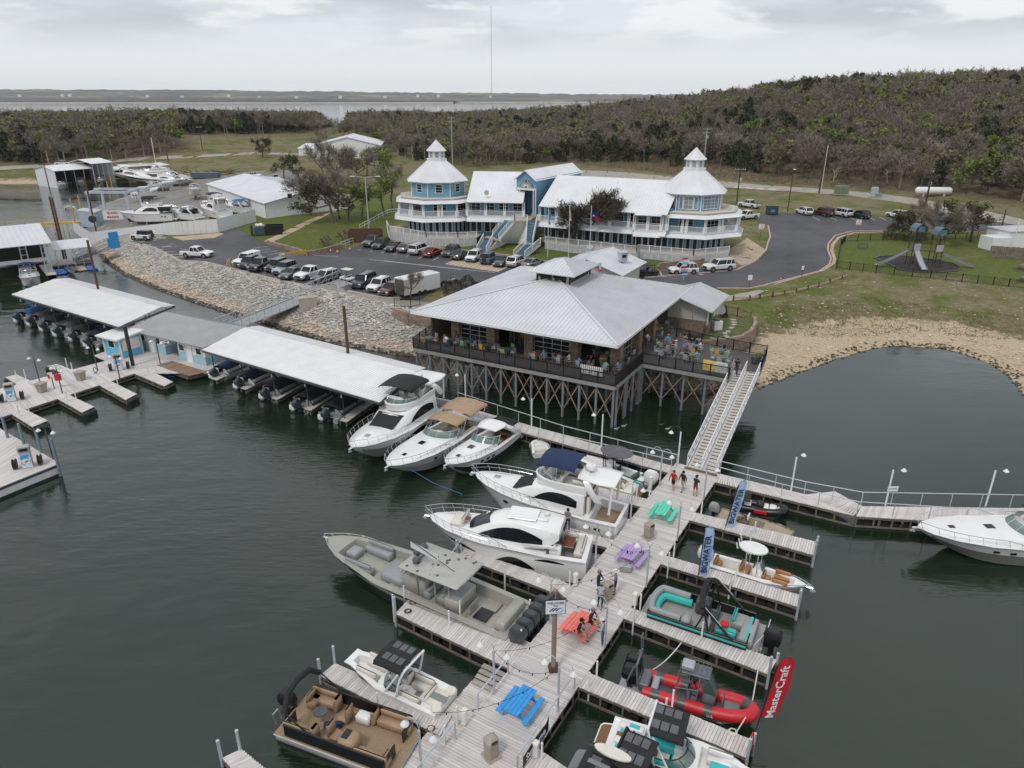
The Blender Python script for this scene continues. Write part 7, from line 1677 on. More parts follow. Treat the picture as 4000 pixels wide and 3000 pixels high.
for i,(a,b,c,d_,lab)in enumerate((((60,1228),(282,1365),(170,1190),(412,1310),'front fuel dock finger nearest the left edge'),((468,1105),(710,1240),(575,1078),(815,1190),'front fuel dock finger below the red box'),((832,990),(1085,1130),(945,962),(1180,1080),'front fuel dock finger in the middle'),((1162,905),(1420,1012),(1290,872),(1492,975),'front fuel dock finger beside the blue paddle board'),((220,1040),(45,935),(330,995),(142,912),'back fuel dock finger behind the left lamp'),((590,925),(405,838),(675,890),(492,820),'back fuel dock finger behind the red box'))):
 dsec('dock_finger',lab,'dock',at(R6(*a),.7),at(R6(*b),.7),at(R6(*c),.7),at(R6(*d_),.7),.69,.2,depth=.5,group='fingers of the fuel dock')
 e=at(R6(*b),.7).lerp(at(R6(*d_),.7),.5);o=rbox((0,0,.2),(1.4,.7,.75),.15).mk('end_float',FLOATB);o.location=(e.x,e.y,0);o.rotation_euler=(0,0,ang(at(R6(*b)),at(R6(*d_))));tag(o,'black float at the tip of the '+lab.replace('dock finger ',''),'float')
for i,(q_,lab)in enumerate((((170,1270),'on the left front finger, outer side'),((255,1250),'on the left front finger, inner side'),((585,1140),'on the finger below the red box, left side'),((660,1130),'on the finger below the red box, right side'),((1022,1015),'on the middle front finger'),((1285,930),'on the finger by the paddle board, left side'),((1350,905),'on the finger by the paddle board, right side'),((150,960),'on the left back finger'),((225,950),'beside the left back finger'),((582,850),'on the back finger behind the red box'),((630,890),'at the inner end of the back finger behind the red box'),((460,1085),'on the front edge below the left planter'),((825,965),'on the front edge below the right planter'),((1215,870),'on the front edge below the kiosk pump'))):
 o=obj('mooring_post',mpost);o.location=at(R6(*q_),.7);tag(o,'pale mooring post '+lab,'post','mooring posts on the fuel dock')
o_pl=thing('near_fuel_platform','grey plank platform at the left edge with a fuel pump and slatted skirt','dock',at(R8(430,1045),.95));c_=[at(R8(-300,640),.95),at(R8(-300,1320),.95),at(R8(60,852),.95),at(R8(455,1058),.95)]
planks(o_pl,at(R8(-60,740),.95),at(R8(440,1030),.95),at(R8(-420,1100),.95),at(R8(-60,1240),.95),.95,.16)
planks(o_pl,at(R8(440,1030),.95),at(R8(462,1066),.95),at(R8(-60,1240),.95),at(R8(-60,1275),.95),.95,.16)
fa,fb=at(R8(-60,1275),.95),at(R8(462,1066),.95)
for i in range(18):
 p=fa.lerp(fb,(i+.5)/18)-o_pl.location;box((p.x,p.y-.03,-.45),(.3,.06,.8),ang(fa,fb)).mk('skirt_slat',PLW,o_pl)
beam(fa-o_pl.location-U*.15,fb-o_pl.location-U*.15,.1,.2).mk('skirt_rail',DGY,o_pl);beam(fa-o_pl.location+U*-.9,fb-o_pl.location+U*-.9,.3,.25).mk('bumper',FLOATB,o_pl)
for q_,h_,m_,lab in((R8(65,850),2.0,mat('blue_grey_steel',(.17,.22,.27),.5),'far left'),(R8(195,905),2.0,mat('blue_grey_steel',(.17,.22,.27)),'second'),(R8(335,970),2.0,mat('blue_grey_steel',(.17,.22,.27)),'third'),(R8(470,1075),2.4,mat('blue_grey_steel',(.17,.22,.27)),'corner')):
 b=at(q_,.95);o=box((0,0,(h_-1)/2),(.16,.16,h_+1)).mk('platform_pile',m_);o.location=b;tag(o,'blue grey steel pile on the near fuel platform edge, %s one'%lab,'pile','piles of the near fuel platform')
def pump(q_,z,label,sc=1.0):
 r=thing('fuel_pump',label,'fuel pump',at(q_,z),.45,'fuel pumps on the docks');rbox((0,0,.7),(.75,.5,1.4),.03).mk('pump_body',GALV,r);p=rbox((0,-.26,.62),(.7,.04,1.1),.01).mk('front_panel',mat('pump_blue_white',(.70,.74,.78),.4,var=0,scale=1.3,col2=(.06,.36,.62),contrast=(.42,.5)),r)
 lathe([(.26,0),(.26,.03),(0,.03)],(0,0,0),14).mk('panel_disc',PLW,p).matrix_local=Matrix.Translation((0,-.3,.62))@Matrix.Rotation(PI/2,4,'X')
 m_=MB()
 for k in range(2):m_.poly([(-.13+k*.1,-.335,.53),(-.05+k*.1,-.335,.53),(.08+k*.1,-.335,.7),(0+k*.1,-.335,.7)])
 m_.mk('panel_logo',INK,p);rbox((0,0,1.62),(.85,.55,.5),.05).mk('pump_head',GPN,r);box((0,-.29,1.62),(.6,.03,.22)).mk('display',BK,r)
 for s in(-1,1):
  h=lathe([(.14,-.14),(.38,-.14),(.38,-.08),(.28,-.06),(.28,.06),(.38,.08),(.38,.14),(.14,.14)],(0,0,0),14).mk('hose_reel',RUBBER,r);h.matrix_local=Matrix.Translation((s*.85,0,.5))@Matrix.Rotation(PI/2,4,'Y');box((s*.85,0,.12),(.3,.5,.1)).mk('reel_stand',DGY,r)
pump(R6(110,1140),.7,'fuel pump with blue and white front at the left end of the long fuel dock');pump(R6(1035,872),.7,'fuel pump with blue and white front before the blue kiosk');pump(R8(232,1085),.95,'fuel pump with blue and white front on the near left platform')
xb=thing('extinguisher_box','red fire extinguisher box with white notice on a dark post at the fuel dock','extinguisher box',at(R6(470,1032),.7),.3);tube([(0,0,0),(0,0,1.5)],.05,6).mk('post',DGY,xb);rbox((.55,.0,1.15),(.6,.25,.7),.04).mk('red_box',REDF,xb);rbox((-.2,0,1.35),(.2,.35,.5),.05).mk('red_ring',REDF,xb);rbox((-.05,-.1,1.5),(.45,.03,.55),.01).mk('notice',WP,xb)
hc=tube([(.2*cos(k*.6),.12*sin(k*3),.4+.3*sin(k*.6))for k in range(22)],.03,5).mk('hose_coil',RUBBER);hc.location=at(R6(830,905),.7);tag(hc,'black hose coil hung on the lamp pole by the right planter','hose')
def tall_pole(q0,z0,vtop,r_,m_,label,name='mooring_pile',low=-1.5):
 b=at(q0,z0);zt=ztop(b,vtop);o=tube([(0,0,low-z0),(0,0,zt-z0)],r_,9).mk(name,m_);o.location=b;return tag(o,label,'pile')
tall_pole(R6(1150,835),.7,R6(1095,500)[1],.2,mat('dark_pile',(.035,.03,.028),.7,var=.4,scale=1.5),'thick dark pile standing in front of the blue kiosk');tall_pole(R7(1238,405),4.3,R7(1212,-10)[1],.16,BRR,'tall rusty pile rising through the front slip roof');tall_pole(R27(1216,895),4.2,R27(1092,278)[1],.16,BRR,'tall rusty pile rising through the back slip roof')
tall_pole(R5(512,845),4,R5(430,480)[1],.17,BRR,'tall brown pile behind the left shed, left one of a pair');tall_pole(R5(535,855),4,R5(456,495)[1],.17,BRR,'tall brown pile behind the left shed, right one of a pair')
tall_pole(R5(828,765),2,R5(760,320)[1],.16,BRR,'brown pole in the boat yard beside the blue shed');tall_pole(R5(320,250),1,R1(285,1290)[1],.2,BRR,'rusty pile behind the end wall of the far shed');tall_pole(R5(425,400),0,R1(375,1330)[1],.2,BRR,'rusty pile in front of the far shed');tall_pole(R5(1465,240),2,R1(1445,1300)[1],.2,BRR,'rusty pole at the right end of the long far roof')
la,lb=at(R27(-420,420),5.6),at(R27(640,312),5.6);ld=(lb-la).normalized();ln=V3((-ld.y,ld.x,0));ls=thing('boat_shed','open fronted boat shed with pale metal roof at the left edge','boat shed',la);o=Vector(la)
ap=at(R27(250,68),7.6);dd=max(7,(ap-lb).dot(ln));rfp(ls,[la,lb,lb+ln*dd+U*1.7,la+ln*dd+U*1.7],RLIGHT,.8,.1,'roof_panel',.06,None,o);rfp(ls,[lb+ln*dd*2,la+ln*dd*2,la+ln*dd+U*1.7,lb+ln*dd+U*1.7],RLIGHT,.8,.1,'roof_panel',.06,None,o)
for x in(.0,3.0,8.5,11.5):
 for dx_ in(0,.9):
  p=lb-ld*(x+.8+dx_)+ln*.5-o;tube([(p.x,p.y,-5.3),(p.x,p.y,-.1)],.09,6).mk('shed_column',GALV,ls)
 p,q_=lb-ld*(x+.8)+ln*.5-o,lb-ld*(x+1.7)+ln*.5-o
 for k in range(5):beam((p.x,p.y,-4.6+k),(q_.x,q_.y,-4.6+k),.05,.08).mk('column_rung',GALV,ls)
 a=lb-ld*(x+.5)-ln*1.5;dsec('slip_finger','plank finger of the left boat shed, '+{0.0:'nearest the jet ski floats',3.0:'right of the white cruiser',8.5:'left of the white cruiser',11.5:'at the picture edge'}[x],'dock',a,a+ln*10,a-ld*1.5,a-ld*1.5+ln*10,.6,.4,False,depth=.4,group='fingers of the left boat shed')
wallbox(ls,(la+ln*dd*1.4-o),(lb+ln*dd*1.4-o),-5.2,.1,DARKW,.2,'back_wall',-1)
ca_,cb_=at(R27(655,405),3.6),at(R27(1140,355),3.6);cn=V3((-(cb_-ca_).y,(cb_-ca_).x,0)).normalized();sh2=thing('walkway_roof','low pale metal roof over the walkway right of the left boat shed','roof shelter',ca_);o=Vector(ca_);rfp(sh2,[ca_,cb_,cb_+cn*4.5+U*.9,ca_+cn*4.5+U*.9],RLIGHT,.7,.08,'roof_panel',.05,None,o)
for i in range(5):p=ca_.lerp(cb_,.04+i*.22)+cn*.4-o;tube([(p.x,p.y,-3.3),(p.x,p.y,0)],.06,6).mk('roof_post',GALV,sh2)
dsec('shed_walkway','plank walkway below the low roof behind the jet ski floats','dock',at(R27(520,610),.6),at(R27(1140,545),.6),at(R27(640,520),.6),at(R27(1140,500),.6),.6,.35,depth=.4)
def far_shed(label,A,B,dep,h,rise,endw):
 r,L,d,n=gable('boat_shed',label,at(A,.4),at(B,.4),dep,.5,h,rise,WP,RWHITE,.3,1,'boat shed',1.2,endw)
 for i in range(5):p=L[0].lerp(L[1],i/4);tube([p,p+U*(h+.4)],.09,5).mk('shed_column',GALV,r)
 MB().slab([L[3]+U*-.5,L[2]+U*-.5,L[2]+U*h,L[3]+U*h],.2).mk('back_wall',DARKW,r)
far_shed('white far boat shed with its end wall facing the basin',R5(500,400),R5(825,370),14,5.0,1.3,(0,0,0,1));far_shed('taller white boat shed joined to the far shed',R5(830,375),R5(1000,355),12,6.6,1.2,(0,1,0,0));far_shed('long low white roof right of the far boat sheds',R5(1005,355),R5(1470,300),9,3.8,.7,(0,0,0,0))
gable('warehouse','long white metal warehouse with skylights beside the lawn',og(R5(1815,520)),og(R2(92,1225)),20,2.6,4.6,1.9,WP,RWHITE,.4,1,'warehouse',1.0)
WH=og(R2(92,1225));we=(og(R2(600,1165))-WH);wd_=we.normalized();wr=thing('warehouse_door','grey door and small dark window on the warehouse gable wall','door',WH);window(wr,wd_*8.3+V3((wd_.y,-wd_.x,0))*.1+U*1.2,wd_[:2],1.1,2.2,GPN,GPN,1,1,name='door_leaf');window(wr,wd_*5.5+V3((wd_.y,-wd_.x,0))*.1+U*4.2,wd_[:2],1.0,1.0,GLD,WP,1,1)
gable('storage_hall','small white metal hall in front of the peninsula lawn',og(R2(370,680)),og(R2(610,690)),14,4,4.2,1.6,WP,RWHITE,.3,1,'hall',1.5);g_=gable('storage_hall','large white gabled hall half hidden by bare trees',og(R2(1080,700)),og(R2(1110,640)),26,4.5,5.5,3.2,WP,RWHITE,.4,1,'hall',1.5)
def fence_wall(name,label,pts,h,m_,gatepos=()):
 r=thing(name,label,'fence',pts[0]);o=Vector(pts[0]);P=[Vector(p)-o for p in pts]
 for i in range(len(P)-1):
  a,b=P[i],P[i+1];n=max(1,int((b-a).length/1.0))
  for k in range(n):p,q_=a.lerp(b,k/n),a.lerp(b,(k+.97)/n);MB().slab([p-U*.6,q_-U*.6,q_+U*h,p+U*h],.05).mk('fence_panel',m_,r)
 return r
FW=mat('white_corrugated',(.72,.73,.74),.6,var=.06,scale=1,stretch=(6,6,.3))
fence_wall('yard_fence','white metal sheet fence enclosing the boat yard along the car park',[og(R5(645,800)),og((362,957)),og((692,919)),og((854,907)),og((1002,866))],2.6,FW)
gt=thing('blue_gate','bright blue steel gate panel at the top of the short gangway','gate',at(R27(1430,380),2.7),.9);rbox((0,0,1.5),(1.7,.1,3.0),.03).mk('gate_panel',mat('gate_blue',(.03,.30,.62),.5),gt);rbox((-.75,.1,1.1),(.9,.08,1.6),.02).mk('gate_wing',mat('gate_blue',(.03,.30,.62)),gt);beam((.8,0,.9),(3.4,-.6,.9),.06,.06).mk('gate_rail',mat('gate_blue',(.03,.30,.62)),gt)
tl=thing('boat_hoist','white steel travelling boat hoist with big black tyres in the yard','boat hoist',og(R5(1020,690)),ang(og(R5(890,680)),og(R5(1150,670))))
for x in(-4.2,4.2):
 for y in(-2.5,3.5):
  beam((x,y,.8),(x*.95,y,6.2),.4,.4).mk('hoist_leg',GALV,tl);w=lathe([(.25,-.25),(.75,-.25),(.8,0),(.75,.25),(.25,.25)],(0,0,0),14).mk('hoist_tyre',RUBBER,tl);w.matrix_local=Matrix.Translation((x,y,.75))@Matrix.Rotation(PI/2,4,'X')
 beam((x*.95,-3.2,6.3),(x*.95,4.2,6.3),.4,.5).mk('top_beam',GALV,tl);beam((x,-2.5,1.2),(x,3.5,1.2),.35,.4).mk('lower_beam',GALV,tl)
beam((-5.6,3.6,6.4),(5.6,3.6,6.4),.45,.5).mk('cross_beam',GALV,tl);beam((-4.5,-2.6,6.4),(4.5,-2.6,6.4),.4,.45).mk('cross_beam',GALV,tl)
yb=thing('yard_banner','white banner with red lettering hung on the boat hoist','banner',og(R5(1000,700))+U*.3,.15);b_=box((0,-.9,1.3),(4.0,.05,2.0)).mk('cloth',WP,yb);INKR=mat('red_ink',(.45,.02,.02),.7);lettering('BLARD',.7,INKR,b_,(0,-.95,1.75),(PI/2,0,0));lettering('MARINE',.7,INKR,b_,(0,-.95,.85),(PI/2,0,0))
gable('tool_shed','small pale blue metal shed beside the boat hoist',og(R5(700,770)),og(R5(840,730)),3.2,2.3,2.5,.3,mat('pale_blue_metal',(.38,.47,.56),.6),RLIGHT,.1,1,'shed',.6)
for i,(a,b,lab)in enumerate(((R5(230,725),R5(690,705),'long yellow steel beam along the basin edge'),(R5(40,700),R5(690,680),'thin yellow railing behind the left shed'))):
 a,b=at(a,1.8),at(b,2.2);o=thing('yellow_rail',lab,'rail',a);beam((0,0,0),b-a,.4 if i==0 else.1,.5 if i==0 else.1).mk('beam',YELLOW,o)
 for k in range(5):p=(b-a)*(k/4);beam(p,p-U*2,.15,.15).mk('beam_post',YELLOW,o)
for i,q_ in enumerate(((690,480),(765,430),(870,380),(935,345),(965,310),(625,520))):b=at(R5(q_[0]+12,q_[1]+130),.8);o=tube([(0,0,-2),(0,0,4.2)],.14,7).mk('yellow_pile',YELLOW);o.location=b;tag(o,'yellow pile of the lift basin, %s'%('nearest the standing cruiser','beside the hoist','behind the hoist','before the wine red boat','before the long low roof','left of the standing cruiser')[i],'pile','yellow piles of the lift basin')
wb_=thing('white_hut','white flat roofed pump building at the right edge behind a board fence','building',og(R4(2140,1480)),.15);rbox((1.0,1.5,1.3),(7.5,5,3.2),.03).mk('wall',WP,wb_);rbox((1.0,1.5,3.0),(7.8,5.3,.2),.03).mk('roof',RGREY,wb_);rbox((-4.0,.3,1.0),(3.5,3,2.2),.03).mk('wall',WP,wb_)
bf0,bf1=og(R4(1905,1555)),og(R4(2400,1590));br_=thing('board_fence','weathered grey board fence in front of the white hut','fence',bf0)
for k in range(26):p,q_=(bf1-bf0)*(k/26),(bf1-bf0)*((k+.93)/26);MB().slab([p,q_,q_+U*(1.75+RN.uniform(0,.1)),p+U*(1.75+RN.uniform(0,.1))],.04).mk('fence_board',WDD,br_)
# vehicles
PLAIN=mat('car_primer',(.5,.5,.5),.3)
CW=mat('car_white',(.76,.76,.76),.25,var=.03,coat=.6);CK=mat('car_black',(.014,.015,.017),.2,coat=.6);CGR=mat('car_grey',(.10,.105,.115),.25,.3,coat=.6);CSL=mat('car_silver',(.34,.34,.34),.28,.4,coat=.6)
CRD=mat('car_red',(.28,.012,.018),.22,coat=.6);CMR=mat('car_maroon',(.075,.012,.016),.22,coat=.6);CNV=mat('car_navy',(.012,.022,.045),.2,coat=.6);CBL=mat('car_dusty_blue',(.10,.19,.26),.3,coat=.6);COL_=mat('car_olive',(.045,.045,.032),.25,coat=.6);CIC=mat('car_ice_grey',(.30,.37,.39),.3,coat=.6);CTL=mat('car_deep_teal',(.01,.025,.032),.2,coat=.6)
LAMPW=mat('headlight',(.6,.62,.65),.1);LAMPR=mat('tail_light',(.30,.01,.01),.15);RIM=mat('wheel_rim',(.30,.30,.31),.3,.7)
def car_proto(kind):
 L,W,Hh,hood,belt,gx0,gx1,inset=dict(suv=(4.65,1.88,1.68,1.0,1.02,-2.15,.95,.62),bigsuv=(5.1,1.98,1.85,1.12,1.15,-2.42,1.0,.5),pickup=(5.6,1.98,1.85,1.12,1.15,-.85,1.05,.55),sedan=(4.7,1.82,1.42,.88,.93,-1.75,.95,.95),jeep=(4.4,1.86,1.85,1.12,1.14,-2.0,.55,.2))[kind]
 r=thing('parked_car','x','car');z0=.32 if kind in('sedan','suv')else.42
 def ring(x,zt,w,c=.12):return[(x,-w+.06,z0),(x,-w,z0+.2),(x,-w,zt-c),(x,-w+.1,zt),(x,w-.1,zt),(x,w,zt-c),(x,w,z0+.2),(x,w-.06,z0)]
 h=L/2;w=W/2;boxy=kind in('jeep','bigsuv','pickup');sq=.97 if boxy else.86
 st=[(-h,belt-.12,w*sq),(-h+.12,belt,w*.97),(gx0+.2,belt,w),(gx1,belt,w),(gx1+.35,hood+.02,w),(h-.35,hood-.06,w*.97),(h-.08,hood-.22,w*sq),(h,hood-.4,w*sq*.96)]
 b=MB().loft([ring(*s)for s in st],True,True).mk('body',PLAIN,r,35)
 roof=Hh;tb=gx0+(.12 if boxy else.45 if kind=='suv' else.95);tf=gx1-inset
 def gh(x,z,ww):return[(x,-ww,z),(x,ww,z)]
 lo,hi=[(gx0,w-.08),(gx1,w-.08)],[(tb,w*.80),(tf,w*.80)]
 P=[(gx0,-w+.08,belt-.02),(gx1,-w+.08,belt-.02),(gx1,w-.08,belt-.02),(gx0,w-.08,belt-.02)];Tp=[(tb,-w*.8,roof-.05),(tf,-w*.8,roof-.05),(tf,w*.8,roof-.05),(tb,w*.8,roof-.05)]
 MB().loft([P,Tp],True,True).mk('window_glass',GLD,r)
 rf=rbox(((tb+tf)/2,0,roof-.03),(tf-tb+.1,w*1.66,.1),.04).mk('roof',PLAIN,r,35);mb=MB()
 for sd in(-1,1):
  for(xa,xb)in((gx0,tb),(gx1,tf))+(((lerp(gx0,gx1,.5),lerp(tb,tf,.46)),)if True else())+(((lerp(gx0,gx1,.24),lerp(tb,tf,.18)),)if kind!='sedan' and kind!='pickup' else()):mb.beam((xa,sd*(w-.075),belt),(xb,sd*w*.805,roof-.04),.09,.05)
 mb.mk('pillars',PLAIN,r)
 for x in(-h*.60,h*.63):
  for sd in(-1,1):
   R_=.40 if boxy else.35;t=tube([(x,sd*(w-.22),R_),(x,sd*(w+.015),R_)],R_,14).mk('wheel',RUBBER,r,40);tube([(x,sd*(w-.1),R_),(x,sd*(w+.03),R_)],R_*.62,10).mk('rim',RIM,t,40);tube([(x,sd*(w-.3),R_+.03),(x,sd*(w+.005),R_+.03)],R_+.08,14).mk('wheel_arch',BK,r)
 for sd in(-1,1):
  rbox((h-.10,sd*w*.68,hood-.27),(.16,.42,.16),.03).mk('headlight',LAMPW,r);rbox((-h+.03,sd*w*.80,belt-.22),(.1,.24,.3 if kind!='sedan' else.16),.03).mk('tail_light',LAMPR,r);rbox((gx1-.25,sd*(w+.08),belt+.06),(.12,.16,.12),.03).mk('wing_mirror',BK,r)
 rbox((h-.04,0,hood-.42),(.12,w*1.1,.26),.03).mk('grille',BK,r);rbox((h-.04,0,z0+.12),(.16,w*1.8,.2),.05).mk('bumper',DGY,r);rbox((-h+.03,0,z0+.15),(.14,w*1.8,.22),.05).mk('bumper',DGY,r);box((-h-.005,0,belt-.3),(.02,.32,.16)).mk('number_plate',PLW,r)
 if kind=='pickup':box((-h*.55-.2,0,belt+.015),(h*.78,w*1.7,.04)).mk('load_bed',BK,r)
 if kind=='jeep':
  tube([(-h-.05,0,.98),(-h-.28,0,.98)],.38,14).mk('spare_wheel',RUBBER,r,40)
  for x in(-h*.60,h*.63):rbox((x,0,.88),(1.0,W+.14,.1),.04).mk('fender',BK,r)
 if kind in('suv','bigsuv'):
  for sd in(-1,1):tube([(tb+.2,sd*w*.68,roof+.06),(tf-.2,sd*w*.68,roof+.06)],.03,5).mk('roof_rail',BK,r)
 return r
PROTO={}
def paint(r,m,roofm=None):
 for c in KIDS[r.name]:
  n=c.name.split('.')[0]
  if n in('body','roof','pillars'):
   s=c.material_slots[0];s.link='OBJECT';s.material=(roofm or m)if n!='body' else m
def car(kind,m,label,fq,rq,ground=None,roofm=None,group='cars parked on the asphalt',cat=None):
 a,b=(og(fq),og(rq))if ground is None else(at(fq,ground),at(rq,ground));c=(a+b)/2;hd=atan2(a.y-b.y,a.x-b.x)
 if kind not in PROTO:PROTO[kind]=r=car_proto(kind)
 else:r=dup(PROTO[kind],(0,0,0))
 r.location=(c.x,c.y,hz1(c.x,c.y)+.02);r.rotation_euler=(0,0,hd);r['label']=label;r['group']=group;r.scale=(.96,)*3
 if cat or kind=='pickup':r['category']=cat or 'pickup'
 paint(r,m,roofm);return r
car('pickup',CW,'white pickup with a white topper, first in the front row by the yellow barrier',R24(265,375),R24(470,300));KIDS_=rbox((-1.75,0,1.5),(1.9,1.75,.75),.08).mk('bed_topper',CW,PROTO['pickup'])
car('suv',CK,'small black car wedged between the white topper pickup and a black pickup',R24(325,392),R24(450,330));o_b=KIDS[PROTO['pickup'].name].pop()
car('pickup',CK,'black pickup with covered bed, third in the front row',R24(410,420),R24(560,345));car('jeep',CK,'boxy black off-roader with black top, fourth in the front row',R24(535,430),R24(705,358));car('jeep',CIC,'pale grey blue off-roader with black top, fifth in the front row',R24(600,455),R24(785,385),None,CK);car('sedan',CGR,'low dark grey coupe beside the white pickup',R24(690,480),R24(805,425));car('pickup',CW,'white pickup with open black bed in the middle of the front row',R24(800,490),R24(1025,420));car('suv',CGR,'grey SUV with white roof beside the golf cart',R24(970,500),R24(1125,460),None,CW)
car('bigsuv',CNV,'dark navy SUV with roof rack right of the golf cart',R24(1295,565),R24(1450,490));car('suv',CW,'white SUV between navy and maroon SUVs',R24(1425,592),R24(1590,520));car('suv',CMR,'maroon SUV beside the white trailer',R24(1545,622),R24(1690,562))
car('pickup',CGR,'blue grey pickup at the left end of the back row below the rusty container',R24(1375,205),R24(1535,140));car('suv',COL_,'dark olive wagon, second in the back row',R24(1460,222),R24(1590,165));car('sedan',CK,'black sedan, third in the back row',R24(1580,240),R24(1690,190));car('sedan',CSL,'silver brown sedan facing away, fourth in the back row',R24(1800,200),R24(1690,245));car('bigsuv',CW,'big white SUV facing away in the back row',R24(1930,215),R24(1785,268));car('sedan',CRD,'bright red sedan facing away in the back row',R24(2030,238),R24(1905,288));car('suv',CGR,'dark grey SUV facing the lot, right of the red sedan',R24(2065,290),R24(2190,230))
car('sedan',CGR,'grey sedan facing away, right of the dark grey SUV',R25(890,1370),R25(755,1440));car('suv',CW,'white SUV on the striped bays facing the lot',R25(895,1475),R25(1050,1380));car('jeep',CBL,'dusty blue off-roader with spare wheel on the striped bays',R25(1215,1410),R25(1055,1500),None,CGR);car('sedan',CNV,'dark navy sedan facing the lot at the end of the striped bays',R25(1195,1530),R25(1350,1430));car('suv',CW,'white SUV half hidden by the restaurant roof, facing the hotel lawn',R25(1510,1450),R25(1355,1515));car('sedan',CSL,'silver car nearly hidden behind the restaurant roof',R25(1680,1470),R25(1530,1520))
car('suv',CW,'white SUV with black wheels parked by the kitchen wing',R26(1140,1440),R26(1445,1425));car('bigsuv',CW,'big white SUV parked below the right tower',R26(1505,1415),R26(1840,1385))
car('suv',CW,'white SUV, leftmost of the row by the upper lawn',R4(250,1172),R4(370,1205));car('bigsuv',CMR,'dark red SUV in the row by the upper lawn',R4(400,1185),R4(545,1215));car('bigsuv',CW,'white SUV right of the dark red SUV',R4(565,1192),R4(695,1220));car('suv',CTL,'dark teal SUV at the right of the row by the upper lawn',R4(720,1205),R4(868,1235));car('suv',CW,'white car half hidden by the dark shrub',R4(1035,1205),R4(1185,1228));car('pickup',CBL,'dark blue pickup behind the bare trees near the playground',R4(1570,1258),R4(1370,1235))
car('pickup',CW,'white pickup behind the right tower, upper one',R3(1985,1120),R3(2110,1140));car('pickup',CW,'white pickup behind the right tower, lower one',R3(1970,1235),R3(2080,1225));car('jeep',CW,'white off-roader with black soft top by the yard fence',R5(1140,868),R5(1330,850),None,CK);car('pickup',CW,'white pickup driving across the left car park',R5(1850,1005),R5(1570,1015))
car('pickup',CW,'white pickup on the far road behind the boat sheds',R1(500,1430),R1(585,1425));car('pickup',CW,'white flatbed truck parked behind the warehouse',R2(220,905),R2(120,880));car('pickup',CW,'white truck parked beyond the warehouse roof',R2(20,870),R2(-60,870))
gc=thing('golf_cart','golf cart with beige roof at the head of the gangway','golf cart',og(R24(1235,485)),2.6);rbox((0,0,.5),(2.3,1.15,.35),.1).mk('body',PLW,gc);rbox((-.1,0,.8),(.5,1.05,.3),.08).mk('seat',BK,gc);rbox((-.1,0,1.85),(1.6,1.15,.08),.03).mk('roof',CREAM,gc)
for x in(-.75,.6):
 for y in(-.5,.5):tube([(x,y,.6),(x,y,1.82)],.025,5).mk('roof_post',BK,gc);tube([(x,y*.9,.25),(x,y*1.2,.25)],.25,10).mk('wheel',RUBBER,gc)
tr=thing('box_trailer','white enclosed box trailer behind the small bare tree','trailer',og(R24(1845,590)),ang(og(R24(1730,615)),og(R24(1965,560))));rbox((0,0,1.55),(6.2,2.2,2.2),.06).mk('trailer_box',CW,tr);box((-3.12,0,1.5),(.05,1.9,2.0)).mk('rear_door',DGY,tr);beam((3.1,0,.5),(4.4,0,.5),.12).mk('tow_bar',BK,tr)
for x in(-.6,.3):
 for y in(-1,1):tube([(x,y*.95,.36),(x,y*1.13,.36)],.36,12).mk('wheel',RUBBER,tr)
ut=thing('utility_buggy','black utility buggy with roof and load tray by the kitchen wing','buggy',og(R26(915,1460)),.1);rbox((0,0,.65),(2.9,1.4,.5),.1).mk('body',BK,ut);rbox((.1,0,1.75),(1.5,1.35,.1),.04).mk('roof',BK,ut);rbox((-1.0,0,1.0),(1.0,1.35,.3),.04).mk('load_tray',DGY,ut);rbox((.1,0,1.0),(.5,1.2,.6),.06).mk('seat',CANG,ut)
for x in(-.95,.95):
 for y in(-.6,.6):tube([(x,y,.35),(x,y*1.25,.35)],.35,10).mk('wheel',RUBBER,ut)
for x in(-.55,.8):
 for y in(-.6,.6):tube([(x,y,.9),(x*.9,y,1.75)],.03,5).mk('roll_bar',BK,ut)
def cycle(q,label,m):
 b=thing('motorcycle',label,'motorcycle',og(q),.4);rbox((0,0,.6),(1.2,.35,.35),.1).mk('body',m,b);rbox((-.3,0,.8),(.6,.3,.12),.04).mk('saddle',BK,b);tube([(.5,-.35,1.05),(.55,0,1.0),(.5,.35,1.05)],.025,5).mk('handlebar',CRM,b)
 for x in(-.72,.75):tube([(x,-.07,.32),(x,.07,.32)],.32,12).mk('wheel',RUBBER,b)
cycle(R9(390,465),'blue motorcycle beside the dark round bush',CNV);cycle(R9(450,440),'chrome motorcycle half hidden behind the dark round bush',CSL)
def strip_(q0,q1,w,name='bay_line',m=MARK,off=.012):
 a,b=og(q0),og(q1);d=(b-a);d.z=0;d.normalize();n=V3((-d.y,d.x,0))*(w/2);k=max(1,int((b-a).length/3));g=[]
 for i in range(k+1):
  p=a.lerp(b,i/k);g.append([(x.x,x.y,hz1(x.x,x.y)+off)for x in(p-n,p+n)])
 return tag(sheet(g).mk(name,m),kind='structure')
for i in range(6):strip_(R5(1285+i*42,895+i*22),R5(1500+i*40,890+i*22),.13)
for i in range(4):strip_(R5(1700+i*75,1042+i*18),R5(1910+i*75,1005+i*18),.13)
for a,b in(((370,420),(440,395)),((450,440),(520,425)),((575,462),(620,450)),((735,495),(780,480)),((865,515),(960,490)),((1355,602),(1395,590)),((1490,622),(1520,612)),((1620,640),(1700,610)),((415,200),(540,182)),((440,222),(570,205)),((495,240),(625,220)),((540,256),(660,236)),((1325,215),(1350,208)),((1420,230),(1450,220)),((1525,242),(1550,230)),((1630,256),(1660,242)),((1740,270),(1770,256)),((1845,290),(1875,275)),((1965,305),(2020,280)),((945,262),(1150,268))):strip_(R24(*a),R24(*b),.12)
strip_(R24(1420,295),R24(2212,384),.12);strip_(R25(0,1435),R25(1200,1562),.12)
